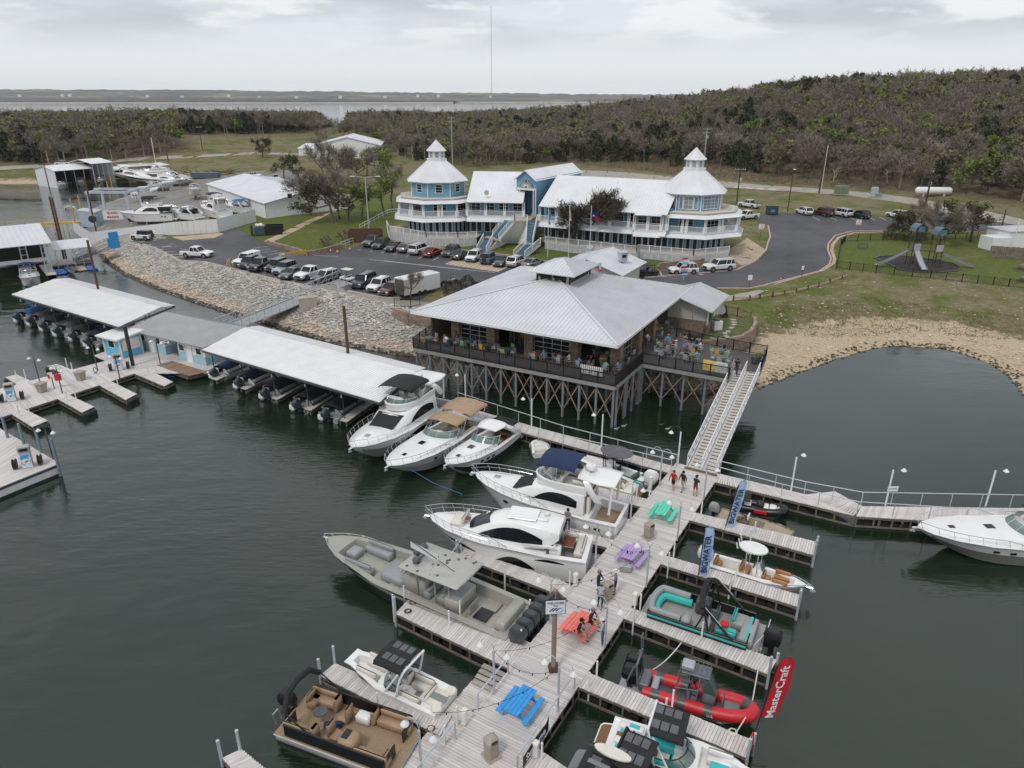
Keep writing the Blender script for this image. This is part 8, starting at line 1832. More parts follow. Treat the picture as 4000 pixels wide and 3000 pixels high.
tanpad=[og(q_)for q_ in(R25(650,1470),R25(740,1432),R25(1420,1470),R25(1225,1556))];drape('striped_bays',tanpad,TANC,.01,2)
for i in range(13):f=i/12;strip_(R25(lerp(665,1230,f),lerp(1468,1552,f)),R25(lerp(745,1330,f),lerp(1440,1490,f)),.1,'bay_line',MARK,.02)
for a,b in(((1045,1415),(1075,1470)),((1450,1405),(1490,1445)),((1835,1385),(1875,1395)),((1045,1468),(1110,1468)),((1460,1448),(1520,1442))):strip_(R26(*a),R26(*b),.13)
for x in(385,535,700,865,960):strip_(R4(x,1212),R4(x+60,1240),.13)
drape('hotel_apron',[og(q_)for q_ in(R26(1765,1190),R26(1990,1050),R26(2190,1180),R26(2100,1290),R26(1930,1350),R26(1760,1240))],TANC,.03,2);drape('gate_apron',[og(q_)for q_ in(R5(1480,830),R5(1890,795),R5(1935,805),R5(1850,840),R5(1580,862))],TANC,.02,2)
def kerb(pts,m,w=.28,h=.14,name='kerb'):
 g=[]
 for i in range(len(pts)):
  p=pts[i];d=pts[min(i+1,len(pts)-1)]-pts[max(i-1,0)];d.z=0;d.normalize();n=V3((-d.y,d.x,0))*w/2;g.append([tuple(p+n-U*.1),tuple(p+n+U*h),tuple(p-n+U*h),tuple(p-n-U*.1)])
 return tag(MB().loft(g,True,True).mk(name,m),kind='structure')
def dense(pts,k=4):return[og((lerp(a[0],b[0],j/k),lerp(a[1],b[1],j/k)))for a,b in zip(pts,pts[1:])for j in range(k)]+[og(pts[-1])]
kerb(dense([R10(1390,490),R10(1720,492),R10(1900,460),R11(0,690),R11(200,640),R11(440,580),R11(530,520),R11(545,470),R11(515,390),R11(520,340),R11(580,270),R11(720,232),R11(1030,222)]),KERB)
kerb(dense([R11(60,685),R11(240,632),R11(470,570),R11(565,510),R11(575,470),R11(550,395),R11(560,345),R11(610,285),R11(740,245),R11(1030,234)]),TANC,.5,.08)
kerb(dense([R26(870,1482),R26(1500,1430),R26(1880,1395),R26(2060,1310),R26(2190,1185),R26(2212,1100),R11(20,280),R11(0,180)]),KERB);kerb(dense([(561,955),(606,970),(705,1019),(800,1024),(890,1046),(1071,1091),(1184,1114)]),CONC,.4,.12);kerb(dense([(1360,1138),(1478,1161),(1564,1168)]),CONC,.4,.12);kerb(dense([R24(1505,135),R24(1860,190),R25(510,1290),R25(1000,1335)]),TANC,.25);kerb(dense([R25(1110,1345),R25(1390,1385)]),TANC,.25);kerb(dense([R25(1510,1425),R25(1700,1445),R25(1880,1440)]),TANC,.25)
# people
SK1=mat('light_skin',(.50,.29,.20),.6,var=.05);HRB=mat('brown_hair',(.05,.028,.016),.8);HRK=mat('dark_hair',(.012,.01,.009),.8);SHOE=mat('dark_shoe',(.03,.03,.032),.7);SHOW=mat('white_shoe',(.6,.6,.6),.7)
FB={n:mat(n,c,.9,var=.12,scale=6)for n,c in dict(red_shirt=(.42,.02,.03),black_shirt=(.018,.018,.02),grey_shirt=(.20,.205,.22),pale_grey_shirt=(.42,.43,.46),white_shirt=(.68,.68,.68),blue_shirt=(.05,.16,.45),sky_shirt=(.22,.40,.58),cyan_shirt=(.03,.34,.50),aqua_shirt=(.12,.48,.42),khaki_shorts=(.36,.30,.22),black_shorts=(.015,.015,.017),navy_shorts=(.02,.025,.05),brick_shorts=(.25,.035,.02),blue_jeans=(.055,.10,.18),dark_jeans=(.03,.05,.085),olive_shorts=(.13,.115,.07),charcoal_shirt=(.07,.07,.08),pink_cap=(.55,.08,.25),white_cap=(.66,.66,.66),black_cap=(.015,.015,.016),grey_cap=(.22,.22,.22),orange_cap=(.6,.14,.03)).items()}
POSE=dict(stand=((.03,.25,1.15),(.10,.25,.90),(.03,.25,1.15),(.10,.25,.90),(.02,.1,.5),(-.02,.1,.09),(.02,.1,.5),(-.02,.1,.09)),walk=((-.08,.25,1.16),(-.04,.25,.92),(.10,.25,1.16),(.22,.22,.95),(.16,.1,.52),(.14,.1,.09),(-.04,.1,.50),(-.26,.1,.15)),talk=((.04,.27,1.16),(.24,.14,1.08),(.05,.26,1.16),(.27,.12,1.14),(.02,.12,.5),(-.02,.13,.09),(.03,.1,.5),(.0,.1,.09)),phone=((.10,.24,1.18),(.28,.06,1.20),(.10,.24,1.18),(.28,.06,1.20),(.02,.1,.5),(-.02,.1,.09),(.1,.1,.5),(.05,.1,.09)),sit=((.12,.25,1.18),(.34,.14,1.10),(.12,.25,1.18),(.34,.12,1.12),(.43,.13,.96),(.42,.14,.53),(.43,.13,.96),(.44,.14,.53)),lean=((.20,.25,1.16),(.40,.12,1.00),(.20,.25,1.16),(.38,.08,1.04),(.43,.16,.96),(.40,.17,.53),(.43,.16,.98),(.52,.15,.55)))
def person(label,loc,rz,pose='stand',shirt='grey_shirt',legs='blue_jeans',shorts=False,sleeve=False,hat=None,hair=HRB,shoe=None,h=1.75,group=None,seat=0.0,brim='cap'):
 r=thing('person',label,'person',loc,rz,group);q=POSE[pose];lean_=.10 if pose=='lean' else(.02 if pose!='walk' else.04);sit=pose in('sit','lean');dz=(seat-.90)if sit else 0.0
 V=[(0,0,.95),(lean_*.4,0,1.16),(lean_,0,1.37),(lean_*1.2,0,1.50),(lean_*1.3+.01,0,1.57),(lean_*1.3+.025,0,1.655),(lean_*1.3+.015,0,1.72)];RD=[(.15,.125),(.125,.115),(.155,.125),(.052,.052),(.066,.066),(.085,.095),(.06,.07)];E_=[(0,1),(1,2),(2,3),(3,4),(4,5),(5,6)];BN=['t','t','t','s','s','s']
 for k,sd in((0,1),(1,-1)):
  el,wr,kn,an=q[k*2],q[k*2+1],q[4+k*2],q[5+k*2];b=len(V);sh=(lean_,sd*.185,1.41);el=(el[0]+lean_,sd*el[1],el[2]);wr=(wr[0]+lean_,sd*wr[1],wr[2]);d=Vector(wr)-Vector(el);d.normalize();hd=tuple(Vector(wr)+d*.10)
  V+=[sh,el,wr,hd];RD+=[(.068,.068),(.046,.046),(.032,.032),(.036,.025)];E_+=[(2,b),(b,b+1),(b+1,b+2),(b+2,b+3)];BN+=['t','t','f','s']
  b=len(V);V+=[(0,sd*.095,.90),(kn[0],sd*kn[1],kn[2]),(an[0],sd*an[1],an[2]),(an[0]+.16,sd*an[1]*1.08,an[2]-.035)];RD+=[(.092,.092),(.062,.062),(.042,.042),(.045,.032)];E_+=[(0,b),(b,b+1),(b+1,b+2),(b+2,b+3)];BN+=['p','p','c','h']
 me=bpy.data.meshes.new('body');me.from_pydata(V,E_,[]);o=bpy.data.objects.new('body',me);md=o.modifiers.new('s','SKIN');sv=me.skin_vertices[0].data
 for i,x in enumerate(RD):sv[i].radius=x
 sv[0].use_root=True;o.modifiers.new('u','SUBSURF').levels=1;o.modifiers['u'].render_levels=1
 m2=bake(o);bpy.data.objects.remove(o)
 mats=[FB[shirt],FB[legs],SK1,shoe or SHOE];m2.materials.clear()
 for x in mats:m2.materials.append(x)
 A_=np.array([V[a]for a,_ in E_]);B_=np.array([V[b]for _,b in E_]);D_=B_-A_;kd=dict(t=0,p=1,s=2,h=3,f=0 if sleeve else 2,c=2 if shorts else 1);code=[kd[x]for x in BN]
 for p in m2.polygons:
  c=np.array(p.center);t=np.clip(((c-A_)*D_).sum(1)/(D_*D_).sum(1),0,1);dd=np.linalg.norm(c-A_-D_*t[:,None],axis=1);k=int(dd.argmin());v=code[k]
  if BN[k]=='p' and E_[k][0]!=0 and shorts and t[k]>.72:v=2
  if BN[k]=='t' and not sleeve and E_[k][0]>6 and t[k]>.55:v=2
  if BN[k]=='t' and c[2]<.99 and abs(c[1])<.2:v=1
  p.material_index=v;p.use_smooth=True
 bm=bmesh.new();bm.from_mesh(m2)
 for k in(0,1):
  b=7+k*8;w,hd=Vector(V[b+2]),Vector(V[b+3]);d=(hd-w).normalized();s=d.cross(V3((1,0,.3))).normalized();n=d.cross(s)
  for j in range(5):
   base=hd+s*((j-1.5)*.018)+d*.01 if j<4 else w+d*.05+s*.035;L=(.07,.078,.072,.058,.05)[j];dr=(d+n*.25 if j<4 else d*.6+s*.7).normalized();mid,tip=base+dr*L*.55,base+dr*L*.55+(dr+n*.4).normalized()*L*.45;vs=[]
   for pt,rr in((base,.009),(mid,.0085),(tip,.006)):vs+=[bm.verts.new(pt+s*rr*a+n*rr*c)for a,c in((-1,-1),(1,-1),(1,1),(-1,1))]
   for i in(0,4):
    for u in range(4):f=bm.faces.new((vs[i+u],vs[i+(u+1)%4],vs[i+4+(u+1)%4],vs[i+4+u]));f.material_index=2
   bm.faces.new(vs[8:]).material_index=2
 hx=lean_*1.3;tri=lambda*p:setattr(bm.faces.new([bm.verts.new(x)for x in p]),'material_index',2)
 tri((hx+.10,-.014,1.63),(hx+.10,.014,1.63),(hx+.128,0,1.625));tri((hx+.095,0,1.675),(hx+.10,-.014,1.63),(hx+.128,0,1.625));tri((hx+.095,0,1.675),(hx+.128,0,1.625),(hx+.10,.014,1.63))
 for sd in(-1,1):tri((hx+.03,sd*.085,1.62),(hx+.03,sd*.085,1.68),(hx,sd*.11,1.665))
 bm.to_mesh(m2);bm.free();m2.name='body';k=h/1.75;m2.transform(Matrix.Translation((0,0,dz))@Matrix.Scale(k,4));bo=obj('body',m2,r)
 ch=lambda mb,n,m:setattr(mb.mk(n,m,bo,True),'matrix_local',Matrix.Translation((0,0,dz))@Matrix.Scale(k,4))
 for sd in(-1,1):ch(box((hx+.098,sd*.032,1.672),(.012,.018,.01)),'eye',HRK)
 ch(box((hx+.1,0,1.595),(.012,.045,.008)),'mouth',mat('lip',(.30,.10,.09),.6))
 if hat:
  ch(lathe([(.104,1.675),(.106,1.72),(.085,1.77),(0,1.785)],(hx+.015,0,0),12),'cap',FB[hat])
  if brim=='cap':ch(prism([(hx+.08,-.075),(hx+.19,-.06),(hx+.20,.06),(hx+.08,.075)],1.688,1.70),'cap_brim',FB[hat])
  else:ch(lathe([(.09,1.69),(.19,1.68),(.19,1.69),(.09,1.70)],(hx+.015,0,0),14),'hat_brim',FB[hat])
 ch(lathe([(.092,1.60),(.104,1.64),(.106,1.69)]+([(.09,1.745),(0,1.77)]if not hat else[(.1,1.70)]),(hx-.008,0,0),10),'hair',hair)
 return r
dr=atan2(-md.y,-md.x)
d2=lambda q:at(q,DZ)
person('person in red hoodie and black shorts walking on the dock by the ramp',d2(R15(1597,600)),dr+2.9,'walk','red_shirt','black_shorts',True,True,None,HRB,SHOW);person('person in black top, khaki shorts and black cap on the dock by the ramp',d2(R15(1700,608)),dr+2.7,'walk','black_shirt','khaki_shorts',True,True,'black_cap');person('person in black shirt and brick red shorts with black cap near the ramp',d2(R15(1832,660)),dr-.3,'phone','black_shirt','brick_shorts',True,False,'black_cap')
person('person in black jacket and dark jeans leaning by the litter bin',d2(R14(1735,1265)),-.5,'phone','black_shirt','dark_jeans',False,True,'grey_cap');person('person in grey shirt and navy shorts with pale hat behind the litter bin',d2(R14(1885,1262)),2.9,'talk','grey_shirt','navy_shorts',True,True,'white_cap',brim='hat');person('person in pale grey shirt and jeans in front of the litter bin',d2(R14(1755,1385)),1.2,'talk','pale_grey_shirt','dark_jeans',False,False,'grey_cap')
ct=(at(R18(1300,222),DZ)+at(R18(1190,345),DZ))/2;person('heavy set person in black shirt and shorts sitting on the coral table',at(R18(1340,275),DZ+.75),-.6,'lean','black_shirt','black_shorts',True,False,'grey_cap',seat=.05+.0);person('person in black shirt and olive shorts with black cap sitting on the coral table',at(R18(1240,365),DZ+.75),-.5,'lean','black_shirt','olive_shorts',True,False,'black_cap',seat=.05);person('person in pale grey shirt and blue jeans standing at the coral table',d2(R18(1445,485)),2.8,'talk','pale_grey_shirt','blue_jeans',False,True,'white_cap',None or HRB,SHOW)
person('person in grey shirt with cap standing on the finger between the yachts',d2(R15(462,1030)),-2.0,'phone','grey_shirt','dark_jeans',False,False,'black_cap');person('person in charcoal shirt, navy shorts and white hat aboard the coupe yacht',at(R15(405,1135),1.15),1.2,'talk','charcoal_shirt','navy_shorts',True,False,'white_cap',brim='hat')
person('person in bright blue shirt aboard the tan topped cruiser',at(R13(1590,590),1.2),2.4,'stand','blue_shirt','black_shorts',False,True,None,HRB);person('person in aqua shirt seated at the helm of the tan topped cruiser',at(R13(1445,610),1.0),2.6,'sit','aqua_shirt','navy_shorts',True,False,'black_cap',seat=.4);person('person in pale blue shirt standing at the office door',at(R6(1330,700),.7),-1.4,'phone','sky_shirt','blue_jeans',False,False,None,HRK,SHOW)
person('person in black shirt coming down the head of the gangway',at(R21(1868,465),4.2),-2.2,'walk','black_shirt','dark_jeans',False,False,None,HRK);person('person in pale blue shirt and white cap standing on the restaurant deck',at(R10(935,1228),DK),2.6,'stand','sky_shirt','khaki_shorts',True,False,'white_cap',shoe=SHOW)
def chair_proto(m,hgt=.45):
 r=thing('terrace_chair','x','chair');rbox((0,0,hgt),(.44,.44,.04),.02).mk('seat',m,r);rbox((-.21,0,hgt+.3),(.04,.44,.42),.015).mk('backrest',m,r)
 for x in(-.2,.2):
  for y in(-.2,.2):tube([(x,y,0),(x,y,hgt+(.5 if x<0 else.18))],.018,4).mk('leg',ALU,r)
 for y in(-.22,.22):tube([(-.2,y,hgt+.2),(.2,y,hgt+.2)],.015,4).mk('arm',ALU,r)
 return r
CH={(n,hh):chair_proto(m,hh)for n,m in(('green',LIME),('orange',AMBER),('grey',GRYV),('blue',CANN))for hh in((.45,.75)if n in('green','orange')else(.45,))}
usedc=set()
def chair(n,loc,rz,label,hh=.45):
 k=CH[(n,hh)]
 if(n,hh)in usedc:o=dup(k,loc,rz,label)
 else:usedc.add((n,hh));o=k;o.location=loc;o.rotation_euler=(0,0,rz);o['label']=label
 o['group']='%s %schairs on the restaurant deck'%(n,'bar ' if hh>.6 else '')
def rtable(p,label,hh=.72,r_=.5):
 t=thing('terrace_table',label,'table',p,0,'dark tables on the restaurant deck');lathe([(0,hh-.03),(r_,hh-.03),(r_,hh),(0,hh)],(0,0,0),14).mk('table_top',DGY,t);tube([(0,0,0),(0,0,hh)],.04,6).mk('pedestal',DGY,t);lathe([(0,0),(.28,0),(.28,.03),(0,.03)],(0,0,0),10).mk('foot',DGY,t)
TB=[((215,1085),'at the far left deck corner','oorg'),((450,1100),'seating two by the left railing','prpo'),((640,1125),'in front of the first glass door','grbr'),((840,1165),'in front of the second column','orgr'),((1050,1210),'at the first open bay','grgr'),((1385,1260),'before the third column','ppbr'),((1650,1300),'before the second glass door','pprr'),((1880,1340),'by the railing near the corner column','ppbr'),((2170,1385),'in the deck corner','ppgr')]
R9D=lambda x,y:at(R9(x,y),DK)
TB=[(R9D(*p),l,c)for p,l,c in TB]+[(at(R10(*p),DK),l,c)for p,l,c in(((330,1310),'beside the big pots','pprr'),((400,1220),'between the pots and the railing','rrgo'),((560,1075),'under the roof edge','ppgr'),((700,1020),'with empty chairs by the inner railing','grro'),((810,950),'at the foot of the panelled wall','obrr'),((830,1140),'beside the standing guest','pppg'),((810,1225),'behind the long railing','rbrr'),((1120,1170),'at the back railing','ppbp'),((1080,1270),'beside the banner railing, white shirted','ppob'),((1410,1220),'in the middle of the right terrace','orbg'),((1420,1300),'behind the yellow and white banner','rrgr'))]
SHS=['white_shirt','charcoal_shirt','red_shirt','cyan_shirt','grey_shirt','white_shirt','blue_shirt','black_shirt','aqua_shirt','sky_shirt','red_shirt','black_shirt','pale_grey_shirt'];CN=dict(g='green',o='orange',b='blue',r='grey',p='grey');pc=0;WD=['near side','right side','far side','left side']
for ti,(p,lab,cs)in enumerate(TB):
 rtable(p,'round dark table '+lab)
 for k,c in enumerate(cs):
  a=-2.2+k*PI/2+RN.uniform(-.2,.2);q_=p+V3((cos(a),sin(a),0))*.78;n=CN[c];chair(n,q_,a+PI,'%s chair, %s of the table %s'%(n,WD[k],lab))
  if c=='p':s_=SHS[pc%13];pc+=1;person('guest in %s, %s of the table %s'%(s_.replace('_',' '),WD[k],lab),q_,a+PI,'sit',s_,'dark_jeans' if pc%2 else 'navy_shorts',pc%2==0,False,('pink_cap' if 'white shirted' in lab else 'orange_cap')if pc in(8,17)else None,HRB if pc%3 else HRK,group='guests seated on the restaurant deck',seat=.5)
for ti,(x,y,lab)in enumerate(((7.2,4.0,'first open bay, front'),(7.6,6.2,'first open bay, back'),(16.2,4.6,'second open bay, left'),(13.0,5.2,'behind the glass door'),(3.2,4.4,'corner bay'))):
 p=rp(hx-x if False else x,y,DK);rtable(p,'tall round table inside the '+lab,1.05,.42)
 for k in range(4):a=k*1.57+.4;chair('orange' if k==ti%4 else 'green',p+V3((cos(a),sin(a),0))*.75,a+PI,'%s bar chair inside the %s, %s'%('orange' if k==ti%4 else 'green',lab,WD[k]),.75)
# trees
BARK=mat('grey_brown_bark',(.13,.105,.085),.9,var=.3);BARKP=mat('pale_bark',(.30,.27,.24),.9,var=.2)
TWIG=mat('bare_twig',(.25,.215,.17),.95,var=.0,scale=.12,col2=(.15,.125,.095),rnd=.18,detail=2);CEDAR=mat('cedar_foliage',(.062,.074,.030),.9,var=0,scale=.3,col2=(.030,.038,.018),rnd=.25,detail=2);FRESH=mat('fresh_leaf',(.20,.25,.05),.85,var=0,scale=.4,col2=(.10,.13,.03),rnd=.2);OAK=mat('brown_green_oak_leaf',(.085,.08,.032),.9,var=0,scale=.5,col2=(.045,.042,.022),rnd=.2);BUD=mat('tan_bud',(.20,.185,.085),.9,var=0,scale=.12,col2=(.12,.11,.055),rnd=.2,detail=2)
def slivers(rs,P,D,L,W):
 """thin triangles at P along D"""
 n=len(P);a=rs.normal(size=(n,3));s=np.cross(D,a);s/=np.linalg.norm(s,axis=1)[:,None]+1e-6
 V=np.stack([P-s*W[:,None],P+s*W[:,None],P+D*L[:,None]],1);return V.reshape(-1,3)
def leafquads(rs,P,S):
 n=len(P);a=rs.normal(size=(n,3));a/=np.linalg.norm(a,axis=1)[:,None];b=np.cross(a,rs.normal(size=(n,3)));b/=np.linalg.norm(b,axis=1)[:,None]+1e-6
 return np.stack([P-a*S[:,None],P+b*S[:,None]*.8,P+a*S[:,None]],1).reshape(-1,3)
def gen_tree(seed,h,spread,kind,n,fine=1.0):
 rs=np.random.RandomState(seed);mb=MB();tips=[]
 if kind=='cedar':
  mb.tube([(0,0,-.3),(0,0,h*.3),(0,0,h*.9)],[h*.022,h*.018,.02],5);z=rs.uniform(.02,1,n)**.8;prof=np.sin(np.clip(z*.86+.14,0,1)**.8*3.14)**.55
  th=rs.uniform(0,6.28,n);lob=.78+.22*np.sin(th*3+z*9+seed);r=spread*prof*lob*rs.uniform(.35,1,n)**.4;P=np.stack([r*np.cos(th),r*np.sin(th),z*h],1);return mb,leafquads(rs,P,rs.uniform(.22,.5,n)*fine)
 def limb(p,d,L,r,lv):
  q=p+d*L*.5+rs.normal(size=3)*L*.07;e=q+(d+np.array([0,0,.12])+rs.normal(size=3)*.12)*L*.5;mb.tube([tuple(p),tuple(q),tuple(e)],[r,r*.75,r*.5],4 if lv else 6)
  if lv<3:
   for k in range(3 if lv else 5):
    t=rs.uniform(.45,1)if lv else rs.uniform(.7,1.0);b=p+(e-p)*t;a=rs.normal(size=3)*np.array([1,1,.5]);nd=d*(.55 if lv else.35)+a*.55*(1.25 if lv==0 else 1)+np.array([0,0,.22]);nd/=np.linalg.norm(nd);limb(b,nd,L*rs.uniform(.5,.72)*(1.25 if lv==0 else 1),r*.5,lv+1)
  tips.append((p,e,lv))
 limb(np.array([0,0,-.3]),np.array([rs.uniform(-.08,.08),rs.uniform(-.08,.08),1.0]),h*.42,h*.024+.03,0)
 sg=[(p,e)for p,e,lv in tips if lv>=2];k=rs.randint(0,len(sg),n);t=rs.uniform(.15,1.05,n);P=np.array([sg[i][0]+(sg[i][1]-sg[i][0])*u for i,u in zip(k,t)])
 P+=rs.normal(size=(n,3))*h*.03;c=np.array([0,0,h*.42]);D=P-c;D/=np.linalg.norm(D,axis=1)[:,None]+1e-6;D=D*.6+rs.normal(size=(n,3))*.45;D[:,2]+=.25;D/=np.linalg.norm(D,axis=1)[:,None]
 sx=spread/max(1e-3,np.abs(P[:,:2]).max());
 if kind=='bare':return mb,slivers(rs,P,D,rs.uniform(.35,.95,n)*(h/9),rs.uniform(.012,.03,n)*fine)
 return mb,leafquads(rs,P+D*.3,rs.uniform(.12,.28,n)*fine)
def crown_mesh(V,m,name='crown'):
 me=bpy.data.meshes.new(name);n=len(V)//3;me.vertices.add(len(V));me.vertices.foreach_set('co',V.astype(np.float32).ravel());me.loops.add(len(V));me.loops.foreach_set('vertex_index',np.arange(len(V),dtype=np.int32));me.polygons.add(n);me.polygons.foreach_set('loop_start',np.arange(0,len(V),3,dtype=np.int32));me.materials.append(m);me.update(calc_edges=True);return me
def tree(name,label,pos,meshes,s=1.0,group=None,rz=None):
 t=obj(name,meshes[0]);t.location=pos;t.scale=(s,)*3;t.rotation_euler=(0,0,RN.uniform(0,6.28)if rz is None else rz);tag(t,label,'tree',group);c=obj('crown',meshes[1],t);return t
def both(seed,h,sp,kind,n,fine,m,bark=BARK):mb,V=gen_tree(seed,h,sp,kind,n,fine);return mb.mesh('trunk',bark,50),crown_mesh(V,m)
BIG=both(3,12.5,4.5,'bare',6500,2.4,mat('dark_twig',(.085,.07,.058),.95));mb_,V_=gen_tree(3,12.5,4.5,'leaf',1800,1.3);LEAFB=crown_mesh(V_,OAK,'leaf_clumps')
bt=tree('oak_tree','large dark oak with bare twisting limbs in front of the hotel',og(R3(665,1500)),BIG,1.05,rz=.5);obj('leaf_clumps',LEAFB,bt)
NB=[both(20+i,9.0,3.5,'bare',3000,1.3,TWIG)for i in range(4)];NL=[]
for i in range(3):mb_,V_=gen_tree(40+i,9.0,3.2,'leaf',1700,1.25);NL.append((mb_.mesh('trunk',BARK,50),crown_mesh(V_,(FRESH,OAK,FRESH)[i])))
for i,(q_,k,s,lab)in enumerate(((R2(480,1200),'b',.95,'bare grey tree against the warehouse gable'),(R2(670,1265),'l1',1.0,'olive leaved tree at the lawn path, nearest the warehouse'),(R2(725,1225),'b',1.1,'tall bare tree behind the olive leaved one on the lawn'),(R2(790,1240),'b',.85,'slim bare tree beside the tall lamp post'),(R2(915,1240),'l0',.85,'tree with fresh green crown touching the lamp post'),(R2(1115,1195),'l2',.8,'small green topped tree between the lamp post and the hotel'),(R2(1180,1130),'b',1.0,'bare spreading tree left of the left tower'),(R2(240,880),'l1',.9,'bushy tree standing beyond the warehouse roof'),(R2(560,900),'b',1.25,'bare tree behind the warehouse, leftmost of the big group'),(R2(690,980),'b',1.3,'bare tree in the middle of the big group behind the warehouse'),(R2(880,950),'b',1.15,'bare tree at the right of the big group behind the warehouse'),(R2(1090,880),'l0',1.0,'yellow green tree in front of the large white hall'),(R2(960,860),'l1',1.05,'dark olive tree before the large white hall'),(R2(60,690),'l1',.9,'lone dark tree on the peninsula lawn'),(R2(540,530),'b',1.0,'bare tree beside the pole on the peninsula lawn'),(R2(1020,790),'b',.8,'small bare tree by the far parking behind the lawn'),(R4(1220,1420),'l1',.75,'slim brown green tree by the playground fence'),(R4(1420,1400),'b',.9,'bare multi stemmed tree behind the playground'),(R4(1480,1470),'b',.95,'leaning bare tree right of the playground'),(R4(1745,1420),'l1',1.05,'dark topped tree at the corner of the playground lawn'),(R4(1330,1330),'b',.7,'small bare tree beside the power pole'),(R24(1780,650),'b',.5,'small bare tree on the corner planting by the trailer'))):
 tree('lawn_tree',lab,og(q_),NB[i%4]if k=='b' else NL[int(k[1])],s*(1.32 if i<16 else 1.05))
SH=both(60,2.6,1.0,'bare',900,.8,TWIG)
for q_,lab in((R2(575,1465),'bare shrub on the lawn, lowest of the row'),(R2(630,1450),'bare shrub on the lawn, second of the row'),(R2(740,1410),'bare shrub on the lawn, third of the row'),(R2(800,1390),'bare shrub on the lawn next to the container')):o=tree('bare_shrub',lab,og(q_),SH,1.0);o['category']='shrub'
def bush(name,label,pos,r,h,m,seed,n=1600,s=.16):
 rs=np.random.RandomState(seed);a=rs.normal(size=(n,3));a/=np.linalg.norm(a,axis=1)[:,None];a[:,2]=np.abs(a[:,2]);k=rs.uniform(.6,1,n)[:,None]**.5*(1+.14*np.sin(a[:,:1]*7+seed));P=a*k*np.array([r,r*.9,h]);o=obj(name,crown_mesh(leafquads(rs,P,rs.uniform(.5,1,n)*s),m,name));o.location=pos;return tag(o,label,'bush')
bush('round_bush','big dark round bush at the corner of the restaurant roof',og(R9(610,540)),3.1,2.2,HEDGEM,1,3000);bush('dark_shrub','large dark red green shrub beside the playground trees',og(R4(1180,1395)),3.6,3.8,mat('dark_olive_leaf',(.06,.055,.028),.9,var=.4,scale=1),2,3000,.2);bush('dark_shrub','dark green shrub by the air conditioner of the restaurant',og(R10(1275,975)),1.0,1.5,CEDAR,3,900);bush('dark_shrub','dark green shrub beside the satellite dish of the restaurant',og(R10(1440,790)),.7,1.5,CEDAR,4,700)
PB=[both(80+i,9.5,3.6,'bare',950,3.2,TWIG,BARKP if i==1 else BARK)for i in range(4)];PC=[both(90+i,7.5,2.3,'cedar',620,1.25,CEDAR)for i in range(3)];PF=[both(95+i,8.5,3.0,'leaf',520,2.4,FRESH)for i in range(2)];PD=[both(97+i,9.0,3.4,'leaf',620,2.2,BUD)for i in range(2)]
rsF=np.random.RandomState(21)
def spots(poly,step,cond):
 xs=[p[0]for p in poly];ys=[p[1]for p in poly];X,Y=np.meshgrid(np.arange(max(min(xs),-330),min(max(xs),420),step),np.arange(max(min(ys),120),min(max(ys),720),step),indexing='ij');X=(X+rsF.uniform(-.48,.48,X.shape)*step).ravel();Y=(Y+rsF.uniform(-.48,.48,Y.shape)*step).ravel()
 m=inpoly(X,Y,poly)&(np.abs(X)<Y*.76+14)&cond(X,Y);return np.stack([X[m],Y[m]],1)
gr_,_r2=inpoly,[(p.x,p.y)for p in ROAD2]
A1=spots(FOR_R,5.0,lambda X,Y:(Y<400));A1b=spots(FOR_R,8.5,lambda X,Y:(Y>=400));A2=spots(FOR_L,5.0,lambda X,Y:(Y<999))
clear=[og(q_)for q_ in[(1000,600),(1180,600),(1400,520),(1380,490),(1180,520),(800,570),(640,600)]]
EDGE=np.array([og(q_)[:2]for q_ in[(1180,560),(1250,575),(1330,540),(1420,540),(1480,560),(1540,590),(1600,600),(1660,610),(1720,620),(1850,640),(1400,590),(1560,560),(1000,560),(1060,545),(1120,530),(1640,560),(1760,570)]]);MID=[og(q_)for q_ in[(1000,520),(1400,480),(2150,560),(2150,640),(1850,655),(1560,620),(1440,560),(1200,545)]];A3=spots(MID,5.6,lambda X,Y:Y>0)
MID2=[(-420,515),(-230,552),(-90,615),(10,705),(150,880),(190,860),(70,600),(-40,470),(-120,440),(-200,420),(-420,390)];A4=spots(MID2,5.2,lambda X,Y:Y>0)
PT=np.concatenate([A1,A1b,A2,A3,A4,EDGE]);d_,_=sdist(PT[:,0],PT[:,1]);PT=PT[(d_>8)];PT=PT[~inpoly(PT[:,0],PT[:,1],ROAD)&~inpoly(PT[:,0],PT[:,1],clear)]
Z_=H(PT[:,0],PT[:,1]);patch=np.sin(PT[:,0]*.045+1.3)*np.sin(PT[:,1]*.038+.4)+rsF.uniform(-.9,.9,len(PT));dist=np.hypot(PT[:,0],PT[:,1])
fr_d=np.array([min((x-p[0])**2+(y-p[1])**2 for p in FOR_R[:4])for x,y in PT])**.5
kind=np.where(patch>.62,1,np.where(rsF.uniform(0,1,len(PT))<.085,2,0));kind=np.where((PT[:,0]>5)&(PT[:,0]<80)&(fr_d<34)&(rsF.uniform(0,1,len(PT))<.62),1,kind);kind=np.where((kind==1)&(rsF.uniform(0,1,len(PT))<.3),0,kind);var=rsF.randint(0,12,len(PT));scl=rsF.uniform(.78,1.25,len(PT))*np.where(PT[:,0]<-60,1.12,1);rot=rsF.uniform(0,6.28,len(PT))
WHERE=lambda x,y:'wood across the basin at the left' if x<-95 else 'wood behind the hotel' if x<45 else 'wooded slope on the right'
PR=[PB,PC,PF,PD];kind=np.where((kind==0)&(rsF.uniform(0,1,len(PT))<.22),3,kind);order=np.argsort(dist);single=set(order[:300].tolist())
LB=[('bare_tree','leafless grey tree in the %s'),('cedar_tree','dark green cedar in the %s'),('spring_tree','tree with fresh yellow green leaves in the %s'),('budding_tree','tree with dull tan green buds in the %s')]
